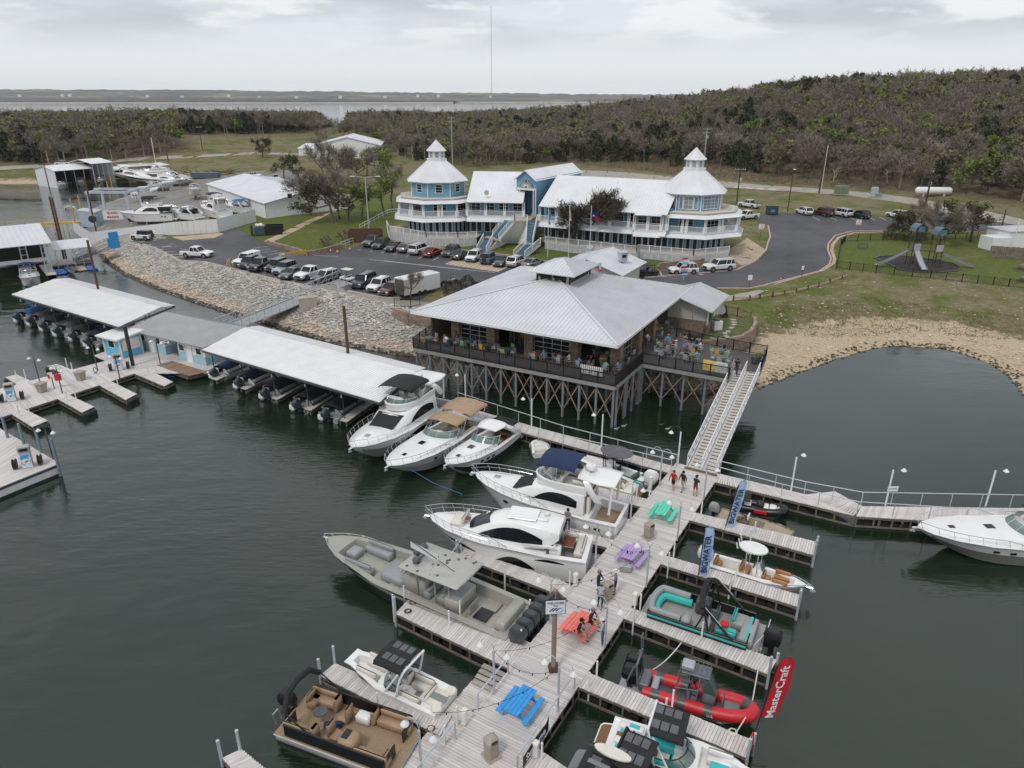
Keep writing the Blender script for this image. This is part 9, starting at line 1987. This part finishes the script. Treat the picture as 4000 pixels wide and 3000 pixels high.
for i in order[:300]:
 k=kind[i];lp_=PR[k];nm,lab=LB[k];lab=lab%WHERE(PT[i,0],PT[i,1]);tree(nm,lab,(PT[i,0],PT[i,1],Z_[i]),lp_[var[i]%len(lp_)],float(scl[i]),lab.replace('tree','trees',1),float(rot[i]))
low={0:[gen_tree(180+i,9.5,3.6,'bare',560,4.4)for i in range(4)],1:[gen_tree(190+i,7.5,2.3,'cedar',300,2.0)for i in range(3)],2:[gen_tree(195+i,8.5,3.0,'leaf',240,3.3)for i in range(2)],3:[gen_tree(197+i,9.0,3.4,'leaf',330,3.0)for i in range(2)]}
for k,nm,m in((0,'bare_woodland',TWIG),(1,'cedar_woodland',CEDAR),(2,'green_woodland',FRESH),(3,'budding_woodland',BUD)):
 VV=[];TV=MB()
 for i in order[300:]:
  if kind[i]!=k:continue
  mb_,V_=low[k][var[i]%len(low[k])];c,s=cos(rot[i]),sin(rot[i]);a=V_*scl[i];VV.append(np.stack([a[:,0]*c-a[:,1]*s+PT[i,0],a[:,0]*s+a[:,1]*c+PT[i,1],a[:,2]+Z_[i]],1))
  if dist[i]<420:TV.tube([(PT[i,0],PT[i,1],Z_[i]-.3),(PT[i,0],PT[i,1],Z_[i]+4.5*scl[i])],[.2,.1],3)
 tag(obj(nm,crown_mesh(np.concatenate(VV),m,nm)),kind='stuff')
 if k==0:tag(TV.mk('woodland_trunks',BARKP,None,None,False),kind='stuff')
def tufts(name,poly,n,m,seed,hh=.5):
 rs=np.random.RandomState(seed);xs=[p[0]for p in poly];ys=[p[1]for p in poly];X,Y=rs.uniform(min(xs),max(xs),n*3),rs.uniform(min(ys),max(ys),n*3);k=inpoly(X,Y,poly);X,Y=X[k][:n],Y[k][:n];P=np.stack([X,Y,H(X,Y)],1);P=np.repeat(P,7,0)+rs.normal(size=(len(P)*7,3))*np.array([.25,.25,.02]);D=rs.normal(size=P.shape)*.5;D[:,2]=1;D/=np.linalg.norm(D,axis=1)[:,None];tag(obj(name,crown_mesh(slivers(rs,P,D,rs.uniform(.5,1.3,len(P))*hh,np.full(len(P),.05)),m,name)),kind='stuff')
DRYG=mat('dry_grass_tuft',(.24,.19,.12),.95,var=.25,scale=.2);tufts('dry_grass',bankdry,4200,DRYG,1,.8);tufts('shore_grass',[og(q_)for q_ in[(2935,1290),(3060,1180),(3400,1160),(4000,1230),(4000,1330),(3600,1290),(3200,1320)]],1500,mat('green_grass_tuft',(.21,.20,.10),.95,var=.3,scale=.3),2,.18)
# poles, fences, playground, small things
def pole(q,vtop,r_,m,label,arms=0,lamp=False,trans=False,rz=0.0,name='utility_pole'):
 b=og(q);h=ztop(b,vtop)-b.z;o=thing(name,label,'pole',b,rz);tube([(0,0,-.5),(0,0,h)],[r_,r_*.75],8).mk('pole_shaft',m,o)
 for k in range(arms):
  z=h-.4-k*1.1;beam((-1.25,0,z),(1.25,0,z),.12,.14).mk('cross_arm',GPN,o)
  for x in(-1.15,-.6,.6,1.15):lathe([(.05,0),(.07,.1),(.03,.2),(0,.22)],(x,0,z+.07),6).mk('insulator',GPN,o)
 if trans:lathe([(.25,0),(.28,.1),(.28,.8),(.2,.9),(0,.9)],(.35,-.1,h-3.2),10).mk('transformer',GPN,o,True)
 if lamp==2:
  for s in(-1,1):beam((0,0,h),(s*2.2,0,h+.25),.08).mk('lamp_arm',GALV,o);rbox((s*2.5,0,h+.2),(.9,.35,.15),.06).mk('lamp_head',PLW,o)
 elif lamp:rbox((.25,0,h),(.6,.25,.2),.05).mk('lamp_head',PLW,o)
 return b+U*h
PW=BRR;PWD=mat('dark_wood_pole',(.06,.045,.035),.9,var=.3)
pA=pole(R3(1655,780),R3(1655,440)[1],.2,GPN,'tall concrete power pole with crossarms behind the right tower',2,trans=True);pB=pole(R3(1940,1095),R3(1965,785)[1],.17,PWD,'dark wooden power pole with transformer beside the right tower',1,trans=True);pC=pole(R4(440,1005),R4(530,472)[1],.2,PWD,'tall black power pole with white conduit on the upper lawn');pD=pole(R4(1325,1270),R4(1385,800)[1],.2,PWD,'dark power pole with transformer behind the playground',1,trans=True,rz=1.2)
b=og(R4(455,1000));o=tube([(0,0,0),(0,0,(pC.z-b.z)*.78)],.08,6).mk('cable_conduit',PLW);o.location=b;tag(o,'white cable conduit running up beside the tall black power pole','conduit')
pole(R4(168,1168),R4(205,800)[1],.14,PW,'brown wooden lamp pole at the edge of the upper car park',lamp=True);pole(R4(1895,990),R4(1925,845)[1],.15,PWD,'wooden pole with floodlight near the gas tank',lamp=True);pole(R4(2000,1370),R4(2060,1145)[1],.13,PWD,'leaning dark wooden post near the white hut');pole(R2(975,1310),R2(945,870)[1],.12,GALV,'tall grey street lamp with two heads on the lawn',lamp=2,name='street_lamp');pole(R4(2105,1500),R4(2158,1225)[1],.09,WP,'thin white pole on the white hut',name='flag_pole');pole(R2(612,575),R2(600,400)[1],.14,PWD,'wooden power pole behind the small white hall',1);pole(R1(1752,1310),R1(1715,1090)[1],.16,PWD,'wooden power pole on the peninsula lawn',1);pole(R1(1345,1410),R1(1305,1190)[1],.16,PLW,'white sailing mast or pole beside the long far roof',name='mast');pole(R26(722,1215),R26(730,890)[1],.1,DGY,'dark lamp post in front of the right hotel deck',name='street_lamp');pA2=pole(R2(1700,790),R2(1710,345)[1],.18,GPN,'grey power pole with crossarms behind the left tower',2)
def wire(a,b,sag,label):
 o=thing('power_line',label,'power line',a)
 for dx_ in(-.9,.9):tube([V3((dx_,0,-.3))+(b-a)*(k/12)-U*(sag*4*(k/12)*(1-k/12))for k in range(13)],.022,3).mk('wire',BK,o)
wire(pA,pC,1.2,'power lines from the tower pole to the tall black pole');wire(pC,at((4300,560),14),2,'power lines leading right from the tall black pole');wire(pC,pD,1.5,'power lines sagging to the playground pole')
tw_b=og((1922,480));tz=ztop(tw_b,24);rt=thing('radio_mast','very tall thin radio mast standing up into the sky from the woods','mast',(tw_b.x,tw_b.y,tw_b.z));hh_=tz-tw_b.z
for k in range(3):a=k*2.09;tube([(.55*cos(a),.55*sin(a),0),(.4*cos(a),.4*sin(a),hh_)],.10,4).mk('mast_leg',GPN,rt)
mb=MB();n_=int(hh_/2.5)
for k in range(n_):
 for j in range(3):a,c=j*2.09,(j+1)*2.09;mb.beam((.5*cos(a),.5*sin(a),k*2.5),(.5*cos(c),.5*sin(c),k*2.5+2.5),.06)
tag(mb.mk('mast_lattice',GPN,rt),kind='stuff');rbox((.7,0,hh_*.72),(.8,.5,.7),.1).mk('mast_antenna',WP,rt)
def flag(q,vt,vf,label,cloth):
 b=og(q);h=ztop(b,vt)-b.z;r=thing('flag_pole',label,'flag',b,.3);tube([(0,0,0),(0,0,h)],.05,7).mk('pole',WP,r);cloth(r,ztop(b,vf)-b.z)
FR,FBL,FLB,FW_=mat('flag_red',(.42,.02,.03),.8),mat('flag_navy',(.015,.03,.10),.8),mat('flag_light_blue',(.06,.25,.50),.8),mat('flag_white',(.70,.70,.70),.8)
def us(r,z):
 for i in range(13):sheet([[(.06+u*.28*(k/5)+.05*sin(k*2),.08*sin(k*1.7),z-i*.0-k*.32-.35*u*.0)for u in(i/13,(i+1)/13)]for k in range(7)]).mk('stripe',FR if i%2==0 else FW_,r)
 sheet([[(.05+u*.16,.02+.08*sin(k*1.7),z-k*.3)for u in(0,1)]for k in range(4)]).mk('canton',FBL,r)
def tx(r,z):
 sheet([[(.05,0,z-.0),(.05,0,z-1.5)],[(.75,.1,z-.1),(.75,.1,z-1.55)]]).mk('blue_field',FBL,r);sheet([[(.75,.1,z-.1),(.75,.1,z-.85)],[(2.2,-.1,z-.8),(2.2,-.1,z-1.3)]]).mk('white_band',FBL,r);sheet([[(.75,.1,z-.85),(.75,.1,z-1.55)],[(2.2,-.1,z-1.3),(2.2,-.1,z-1.9)]]).mk('red_band',FR,r)
 MB().poly([(.4+(.26 if k%2==0 else.1)*sin(k*PI/5),-.04,z-.75+(.26 if k%2==0 else.1)*cos(k*PI/5))for k in range(10)]).mk('star',FW_,r)
def ok(r,z):sheet([[(.05+.1*sin(k),.0,z-k*.35),(.38+.12*sin(k*1.3),.08,z-.2-k*.35)]for k in range(7)]).mk('flag_cloth',FLB,r)
flag(R3(308,1560),R3(335,1100)[1],R3(330,1160)[1],'pale blue flag hanging limp on the left flag pole',ok);flag(R3(487,1565),R3(505,1110)[1],R3(500,1140)[1],'red, white and blue striped flag on the middle flag pole',us);flag(R3(670,1540),R3(680,1110)[1],R3(685,1160)[1],'flag with a white star on blue flying on the right flag pole',tx)
def fence(label,pts,h=1.2,step=2.4,m=BK,name='iron_fence'):
 r=thing(name,label,'fence',pts[0]);o=Vector(pts[0]);P=[Vector(p)-o for p in pts]
 for a,b in zip(P,P[1:]):
  n=max(1,round((b-a).length/step))
  for z in(.15,h-.05):beam(a+U*z,b+U*z,.045).mk('rail',m,r)
  mb=MB();k=int((b-a).length/.16)
  for i in range(1,k):mb.beam(a.lerp(b,i/k)+U*.15,a.lerp(b,i/k)+U*(h-.05),.02)
  if mb.v:tag(mb.mk('pickets',m,r),kind='stuff')
  for i in range(n+1):p=a.lerp(b,i/n);beam(p,p+U*(h+.1),.08).mk('fence_post',m,r)
fence('black iron fence along the lower edge of the playground lawn',dense([R11(590,550),R11(930,590),R11(1400,640),R11(2212,725)],3));fence('black iron fence along the upper edge of the playground lawn',dense([R11(590,545),R11(625,360),R11(665,320),R11(880,310),R11(1330,305),R11(1900,290)],2));fence('black iron fence curving round the restaurant garden',dense([R10(1400,770),R10(1600,795),R10(1740,850),R10(1720,930),R10(1600,1030),R10(1470,1065),R10(1300,1090),R10(1090,1095),R10(920,1085)],1));fence('short black iron fence on the corner planting above the retaining wall',dense([R24(1640,705),R24(1780,712),R24(1860,690)],1))
def blocks(root,pts,z0,z1,bh=.3,bl=.9,th=.35):
 me=blocks.me;o=root.location;k=0;L=[0]
 for a,b in zip(pts,pts[1:]):L.append(L[-1]+(b-a).length)
 def P(s):
  for i in range(len(pts)-1):
   if s<=L[i+1]or i==len(pts)-2:return pts[i].lerp(pts[i+1],(s-L[i])/(L[i+1]-L[i])),atan2(pts[i+1].y-pts[i].y,pts[i+1].x-pts[i].x)
 z=z0
 while z<z1-.05:
  s=(k%2)*bl*.5
  while s<L[-1]:
   p,r=P(min(L[-1],s+bl/2));q=obj('block',me,root);q.location=(p.x-o.x,p.y-o.y,z+bh/2-o.z);q.rotation_euler=(0,0,r);q.scale=(bl-.03,th+RN.uniform(0,.05),bh-.03);s+=bl
  z+=bh;k+=1
blocks.me=box((0,0,0),(1,1,1)).mesh('block',BLOCK)
gw=[at(R10(*q),2.2)for q in((1780,880),(1785,960),(1740,1040),(1640,1100),(1500,1130),(1330,1150),(1150,1160))];rw=thing('garden_wall','curved tan block retaining wall around the restaurant garden','retaining wall',gw[0]);blocks(rw,gw,1.6,3.4)
gtop=[(p.x,p.y)for p in gw]+[(wb+fy*1)[:2],(wb+fy*7)[:2]];drape('garden_lawn',gtop,mat('garden_grass',(.085,.105,.03),.95,var=.3,scale=2,bump=.3),0,1.2,hfun=lambda x,y:np.full(len(x),3.2))
lw=[at(R7(1620,85),2.0),at(R7(2120,150),2.0)];rw2=thing('block_wall','brown block retaining wall left of the restaurant deck','retaining wall',lw[0]);lw2=[og(R24(1625,790)),og(R24(1760,860))+U*0,og(R24(2080,880))];lw2=[V3((p.x,p.y,0))for p in lw2];blocks(rw2,lw2,.9,3.7,.32,.95)
hw=[og(q)for q in(R26(1010,1400),R26(1120,1380),R26(1460,1345),R26(1500,1330))];rw3=thing('block_wall','low brown block wall behind the two white SUVs','retaining wall',hw[0]);blocks(rw3,hw,hw[0].z-.1,hw[0].z+1.0,.3,.9);lwn=[og(q)for q in(R24(540,160),R24(720,210),R24(880,262),R24(1000,245),R24(1175,195))];rw4=thing('block_wall','low tan block wall round the lawn corner','retaining wall',lwn[0]);blocks(rw4,lwn,lwn[0].z-.2,lwn[0].z+.6,.28,.9)
for i,q in enumerate(((1560,828),(1565,855),(1565,880),(1540,915),(1505,955),(1470,975),(1490,1010),(1400,1018),(1340,1030),(1300,1055),(1195,1040),(1090,1030))):p=at(R10(*q),3.2);o=rbox((0,0,.02),(.75,.5,.06),.02).mk('stepping_stone',CONC);o.location=p;o.rotation_euler=(0,0,.3*i);tag(o,'square stepping stone on the restaurant garden lawn, number %s from the upper gate'%['one','two','three','four','five','six','seven','eight','nine','ten','eleven','twelve'][i],'stepping stone','stepping stones in the restaurant garden')
ac=thing('air_conditioner','white air conditioning unit beside the restaurant wall','air conditioner',at(R10(1370,930),3.2),.3);rbox((0,0,.55),(1.1,1.1,1.1),.05).mk('casing',PLW,ac);lathe([(0,0),(.42,0),(.42,.04),(0,.04)],(0,0,1.1),14).mk('fan_grille',BK,ac)
sd_=thing('satellite_dish','grey satellite dish on a short mast in the restaurant garden','satellite dish',at(R10(1390,850),3.2));tube([(0,0,0),(0,0,1.4)],.05,6).mk('mast',GALV,sd_);d_o=lathe([(0,0),(.4,.05),(.75,.25)],(0,0,0),16).mk('dish',GPN,sd_,True);d_o.location=(0,0,1.5);d_o.rotation_euler=(.8,0,.3)
by=thing('terrace_banner','yellow and white banner hung on the deck railing by the gangway','banner',at(R10(1365,1400),DK),ang(deckp[2],deckp[3]));rbox((-.6,-.1,.65),(1.2,.03,1.05),.01).mk('yellow_half',mat('yellow_print',(.80,.50,.05),.7,var=0,scale=2,col2=(.85,.72,.35)),by);w_=rbox((.55,-.1,.65),(1.1,.03,1.05),.01).mk('white_half',FW_,by)
for i,v in enumerate((.95,.75,.55)):box((.55,-.12,v),(.7-i*.15,.01,.05)).mk('printed_line',GRYV,w_)
sb_=thing('striped_banner','black and white striped cloth hung on the deck railing near the corner','banner',at(R9(1965,1450),DK),ang(deckp[0],deckp[1]));c_=box((0,-.12,.75),(2.2,.03,.85)).mk('cloth',FW_,sb_)
for k in range(11):box((-1.0+k*.2,-.14,.75),(.05,.01,.85)).mk('stripe',BK,c_)
for q,m,s,lab in((R10(285,1240),mat('green_pot',(.03,.16,.06),.4),1.1,'tall green glazed pot by the glass door'),(R10(318,1235),mat('green_pot',(.03,.16,.06)),.75,'smaller green glazed pot by the glass door'),(R10(335,1185),mat('clay_pot',(.24,.12,.06),.7),.8,'brown clay pot by the column'),(R10(153,1335),mat('ochre_pot',(.40,.28,.10),.5),1.1,'ochre urn at the corner column')):o=lathe([(.22*s,0),(.34*s,.5*s),(.36*s,.8*s),(.30*s,.95*s),(.34*s,1.0*s),(.26*s,.95*s),(0,.9*s)],(0,0,0),14).mk('plant_pot',m,None,True);o.location=at(q,DK);tag(o,lab,'pot')
pb_=thing('planter_box','dark planter box with green plants at the far corner of the terrace','planter',at(R10(1820,1290),DK),.5);rbox((0,0,.4),(1.3,.6,.7),.05).mk('box',DGY,pb_);rs9=np.random.RandomState(9);obj('plants',crown_mesh(leafquads(rs9,rs9.uniform(-1,1,(300,3))*np.array([.6,.3,.18])+np.array([0,0,.85]),np.full(300,.07)),FRESH,'plants'),pb_)
pad=[og(R11(*q))for q in((920,465),(960,450),(1100,445),(1250,455),(1450,485),(1600,510),(1665,545),(1640,575),(1480,590),(1280,588),(1130,565),(1080,535),(1020,505))];drape('playground_pad',pad,mat('dark_mulch',(.035,.028,.026),.95,var=.3,scale=2),.06,1.2);kerb(pad+[pad[0]],DGY,.2,.2,'playground_edging')
pg=thing('playground_set','play structure with two blue roofed towers and three grey slides','playground',og(R11(1320,520)),.05);PO=mat('brown_post',(.06,.04,.035),.6)
for cx,zt,zp in((-1.6,6.0,2.4),(2.0,5.4,2.2)):
 for x in(-.6,.6):
  for y in(-.6,.6):tube([(cx+x,y,0),(cx+x,y,zt-.6)],.07,6).mk('tower_post',PO,pg)
 box((cx,0,zp),(1.4,1.4,.1)).mk('platform',PO,pg);MB().loft([[(cx+x,-.85,zt-.7+z),(cx+x,.85,zt-.7+z)]for x,z in((-.9,0),(-.75,.6),(-.4,1.0),(0,1.15),(.4,1.0),(.75,.6),(.9,0))],False).mk('tower_roof',SLATE,pg);prism([(cx-.5,-.9),(cx+.5,-.9),(cx+.5,-.8),(cx-.5,-.8)],zt-.7,zt+.1).mk('roof_gable',SLATE,pg)
def slide(p0,p1,w,name='slide'):
 a,b=Vector(p0),Vector(p1);n=(b-a).cross(U).normalized()*w/2;g=[]
 for i in range(9):
  f=i/8;p=a.lerp(b,f);p.z=a.z*(1-f)**1.25+b.z*f+.05;g.append([tuple(p-n+U*.22),tuple(p-n),tuple(p+n),tuple(p+n+U*.22)])
 sheet(g,.05).mk(name,LGREYP,pg,True)
slide((-1.6,-.7,2.4),(-2.0,-4.2,.25),.9);slide((-2.2,.2,2.3),(-7.6,-.6,.25),.6);slide((2.6,-.2,2.0),(6.6,-2.8,.25),.6);box((-1.6,-.72,2.95),(1.0,.08,1.0)).mk('slide_hood',LGREYP,pg);box((2.0,-.72,2.7),(1.1,.08,1.0)).mk('barrier_panel',GPN,pg);beam((-1,0,2.4),(1.4,0,2.2),.9,.1).mk('bridge',PO,pg)
for k in range(5):beam((1.5,-.9-k*.22,2.0-k*.42),(2.5,-.9-k*.22,2.0-k*.42),.2,.05).mk('climber_step',PO,pg)
for q,lab,rz in((R11(818,380),'dark slatted bench on the playground lawn',.1),):r=thing('park_bench',lab,'bench',og(q),rz);[box((0,-.18+k*.13,.45),(1.9,.1,.05)).mk('seat_slat',WDD,r)for k in range(3)];[box((0,.25+k*.03,.62+k*.14),(1.9,.05,.1)).mk('back_slat',WDD,r)for k in range(3)];[beam((x,0,0),(x,.1,.8),.08).mk('leg',DGY,r)for x in(-.8,.8)]
for q,lab in((R11(2200,560),'grey picnic table at the right edge of the lawn, upper one'),(R11(2215,665),'grey picnic table at the right edge of the lawn, lower one')):r=thing('picnic_table',lab,'picnic table',og(q),.4,'grey picnic tables on the lawn');rbox((0,0,.75),(1.8,.8,.06),.02).mk('table_top',WDD,r);[rbox((0,s*.75,.45),(1.8,.28,.05),.02).mk('seat_board',WDD,r)for s in(-1,1)];[beam((x,-.6,0),(x,.6,.7),.06).mk('leg',WDD,r)for x in(-.6,.6)]
drape('gravel_path',[og(R10(*q))for q in((1370,590),(1560,560),(1840,505),(1900,520),(1760,590),(1560,625),(1370,625))],GRAVEL,.03,1.5)
tp=[og(R10(*q))for q in((1560,622),(1735,618),(1845,600),(1985,575))]+[og(R11(*q))for q in((40,800),(140,780),(240,762),(342,735),(435,710),(532,680),(636,645),(690,620))];tg=thing('timber_rail','low broken timber guard rail along the grassy path','guard rail',tp[0])
for i,(a,b)in enumerate(zip(tp,tp[1:])):
 a,b=a-tp[0],b-tp[0];box(a+U*.3,(.18,.18,.8)).mk('rail_post',BRR,tg)
 if i not in(3,):beam(a.lerp(b,.04)+U*.38,a.lerp(b,.96)+U*(.38-.06*(i%3)),.08,.2).mk('timber_board',SAND_P,tg)
def sign(q,z,w,h,label,lines,col,ph=1.4,size=.16,rz=0):
 p=og(q);r=thing('road_sign',label,'sign',p,rz);tube([(0,0,0),(0,0,ph)],.03,5).mk('post',BK,r);b=rbox((0,-.04,ph),(w,.03,h),.01).mk('board',WP,r)
 for i,t in enumerate(lines):lettering(t,size,col,b,(0,-.065,ph+h*.5-h*(i+.6)/max(1,len(lines))),(PI/2,0,0))
sign(R4(770,1335),0,1.0,1.0,'white sign with red lettering at the bend of the drive',['FIRE','LANE','NO PARKING'],INKR,1.7,.22);sign(R3(2140,1420),0,1.0,.95,'white sign with red lettering beside the right tower',['FIRE','LANE','NO PARKING'],INKR,2.6,.22);sign(R11(288,630),0,.35,.6,'small white sign at the kerb of the curved drive',['P'],INK,1.5,.2);sign(R10(1728,490),0,.6,.75,'small white double plate sign near the gravel path',['P'],INK,1.6,.2)
dp=thing('direction_post','tall post stacked with coloured pointing boards in front of a white SUV','sign post',og(R26(1300,1500)),.2);tube([(0,0,0),(0,0,3.4)],.05,6).mk('post',WP,dp)
for k in range(9):rbox((.12*sin(k*2.1),-.08,.5+k*.33),(1.0,.04,.24),.02,.25*sin(k*1.7)).mk('pointer_board',(INKB,FW_,CANBL,GRYV,FR,PLW,KIOSK,FW_,FR)[k],dp)
for q,lab in((R24(1088,232),'leftmost'),(R24(1147,240),'middle'),(R24(1255,218),'rightmost, next to the container')):
 r=thing('traffic_cone','orange traffic cone on the asphalt by the lawn corner, '+lab,'traffic cone',og(q),0,'orange cones by the lawn corner');box((0,0,.03),(.42,.42,.06)).mk('base',BK,r);lathe([(.17,.05),(.11,.35),(.03,.75),(0,.75)],(0,0,0),10).mk('cone',ORANGE,r,True);lathe([(.135,.28),(.10,.45),(.09,.45),(.12,.28)],(0,0,0),10).mk('white_band',PLW,r)
def barr(a,b,label):
 a,b=og(a),og(b);r=thing('barricade',label,'barricade',a,ang(a,b));L=(b-a).length;bd=box((L/2,0,.95),(L,.06,.28)).mk('board',YELLOW,r);box((L/2,0,.5),(L,.06,.12)).mk('lower_board',YELLOW,r)
 for x in(.2,L-.2):beam((x,-.4,0),(x,0,1.05),.07).mk('leg',YELLOW,r);beam((x,.4,0),(x,0,1.05),.07).mk('leg',YELLOW,r)
 box((L*.14,-.05,.95),(L*.16,.02,.4)).mk('notice',WP,bd)
barr(R24(640,305),R24(880,262),'long yellow barricade with a white notice across the asphalt');barr(R24(200,365),R24(225,330),'short yellow barricade by the first pickup')
co=thing('steel_container','open rusty brown steel container by the end of the ramp','container',og(R24(1395,140)),.1);L_=6.0
for x,y,dx_,dy_ in((0,-1.1,L_,.1),(0,1.1,L_,.1),(-L_/2,0,.1,2.3),(L_/2,0,.1,2.3)):box((x,y,1.1),(dx_,dy_,2.2)).mk('container_wall',BRR,co)
box((0,0,.15),(L_,2.2,.1)).mk('container_floor',BRR,co);[box((-2.7+k*.9,-1.18,1.1),(.1,.08,2.1)).mk('wall_rib',BRR,co)for k in range(7)]
du=thing('rubbish_skip','blue rubbish skips heaped with white bags inside a dark fence','skip',og(R24(520,82)),.2);rbox((-.8,0,.8),(2.0,1.6,1.5),.05).mk('skip_body',mat('skip_blue',(.03,.07,.10),.6),du);[box((1.8,y,.9),(3.2,.1,1.8)).mk('screen_fence',BK,du)for y in(-.9,1.4)];box((-2.4,.5,.9),(.1,2.4,1.8)).mk('screen_fence',BRR,du)
for k in range(9):lathe([(.0,0),(.3,.05),(.35,.25),(.15,.45),(0,.5)],(-1.4+RN.uniform(0,1.4),RN.uniform(-.5,.5),1.45+RN.uniform(0,.3)),7).mk('rubbish_bag',(PLW,CONC,WP)[k%3],du,True)
railing('ramp_railing','white railing of the access ramp beside the rusty container',[og(R24(1180,195)),og(R24(1283,155))],1.0,1.5,WP);railing('ramp_railing','long white ramp railing climbing to the left end of the hotel deck',[og(R2(900,1350))+U*.6,og(R2(1140,1245))+U*1.2,og(R2(1230,1235))+U*1.3],1.0,2.0,WP)
drape('lawn_path',[og(R2(*q))for q in((70,1420),(640,1170),(700,1140),(710,1150),(640,1185),(520,1245),(120,1440))],TANC,.03,1.5)
gt_=thing('gas_tank','long white gas tank on blocks at the foot of the wooded hill','gas tank',og(R4(1420,1035)),-.1);tube([(-4.2,0,1.4),(-4.0,0,1.4),(-3.7,0,1.4),(3.7,0,1.4),(4.0,0,1.4),(4.2,0,1.4)],[.3,.65,.85,.85,.65,.3],14).mk('tank_body',PLW,gt_,True);[box((x,0,.4),(.5,1.3,.9)).mk('support',CONC,gt_)for x in(-2.4,2.4)]
for q,d,m,lab in((R4(630,1015),(3.0,1.6,2.0),mat('utility_green',(.16,.20,.14),.6),'green transformer cabinet on the upper lawn'),(R4(912,1040),(1.4,1.0,2.3),mat('utility_pale',(.42,.46,.48),.6),'tall pale grey cabinet on the upper lawn'),(R4(950,1040),(1.6,.9,.9),mat('utility_grey',(.25,.27,.28),.6),'low grey cabinet beside the tall pale one')):
 r=thing('utility_cabinet',lab,'cabinet',og(q),.05);rbox((0,0,d[2]/2+.1),d,.06).mk('cabinet_body',m,r);box((0,0,.05),(d[0]+.8,d[1]+.6,.14)).mk('plinth',CONC,r);box((0,-d[1]/2-.01,d[2]/2+.1),(.03,.02,d[2]*.9)).mk('door_gap',BK,r)
db=thing('waste_bin','dark green waste container at the corner of the upper car park','waste container',og(R4(30,1190)),0);rbox((0,0,.9),(2.2,1.6,1.6),.06).mk('bin_body',mat('bin_green',(.02,.05,.055),.6),db);rbox((0,.1,1.8),(2.3,1.5,.12),.04).mk('lid',BK,db);box((-.1,-.83,.9),(.9,.03,.6)).mk('sticker',FLB,db)
for k in range(4):a,b=og(R3(1915+k*100,955+k*6)),og(R3(1985+k*100,965+k*6));o=thing('parking_block','white concrete wheel stop on the upper lawn edge, %s from the tower'%['first','second','third','fourth'][k],'wheel stop',a,ang(a,b),'white wheel stops on the upper lawn');rbox((1.2,0,.1),(2.4,.25,.2),.05).mk('stop_block',WP,o)
js=thing('steel_skip','blue grey steel skip among scrap metal at the far shore','skip',og(R5(1780,320)),.05);rbox((0,0,.9),(9,2.6,1.8),.05,0,1.03).mk('skip_body',mat('skip_grey_blue',(.09,.12,.15),.7,var=.3),js)
rs8=random.Random(8);mb=MB()
for k in range(60):p=og(R5(rs8.uniform(1520,2060),rs8.uniform(265,305)));mb.beam(p+U*.3,p+V3((rs8.uniform(-4,4),rs8.uniform(-1,1),rs8.uniform(.2,1.2))),.12,.15)
tag(mb.mk('scrap_metal',BRR),kind='stuff')
for a,b,lab in((R21(575,1045),0,'grey duck swimming behind the dock'),(R21(655,1015),0,'pale duck swimming ahead of the grey one'),(R21(1060,1000),0,'brown duck near the piles'),(R21(1130,1045),0,'white breasted duck near the piles')):
 o=MB().loft([[(x,w*cos(t),z+w*.8*sin(t))for t in[k*PI/3 for k in range(6)]]for x,w,z in((-.28,.01,.1),(-.15,.10,.07),(.08,.11,.07),(.16,.05,.15),(.2,.045,.24),(.27,.04,.25),(.33,.01,.23))],True,True).mk('duck',BRR if 'brown' in lab else GRYV,None,True);o.location=at(a,0);tag(o,lab,'duck','ducks behind the dock')
far_rs=random.Random(5)
for k in range(14):x=-2650+k*190+far_rs.uniform(-60,60);o=prism([(0,0),(16,0),(16,10),(0,10)],-6,7).mk('far_house',WP);o.location=(x,4000+far_rs.uniform(-100,150),24+far_rs.uniform(-4,8));tag(o,'tiny pale house on the hills across the lake','house','pale houses across the lake')
# air
hzm=bpy.data.materials.new('lake_haze');hzm.use_nodes=True;hn=hzm.node_tree;hn.nodes.clear()
ho_=_n(hn,'ShaderNodeOutputMaterial');hv=_n(hn,'ShaderNodeVolumePrincipled');hv.inputs['Color'].default_value=(.96,.98,1,1);hv.inputs['Density'].default_value=.00007;hv.inputs['Anisotropy'].default_value=.2;hn.links.new(hv.outputs[0],ho_.inputs['Volume'])
hb=box((0,2450,58),(15000,6000,124)).mesh('haze',hzm);tag(obj('haze',hb),kind='stuff')
bpy.data.scenes.remove(TMP)
bpy.context.view_layer.update()
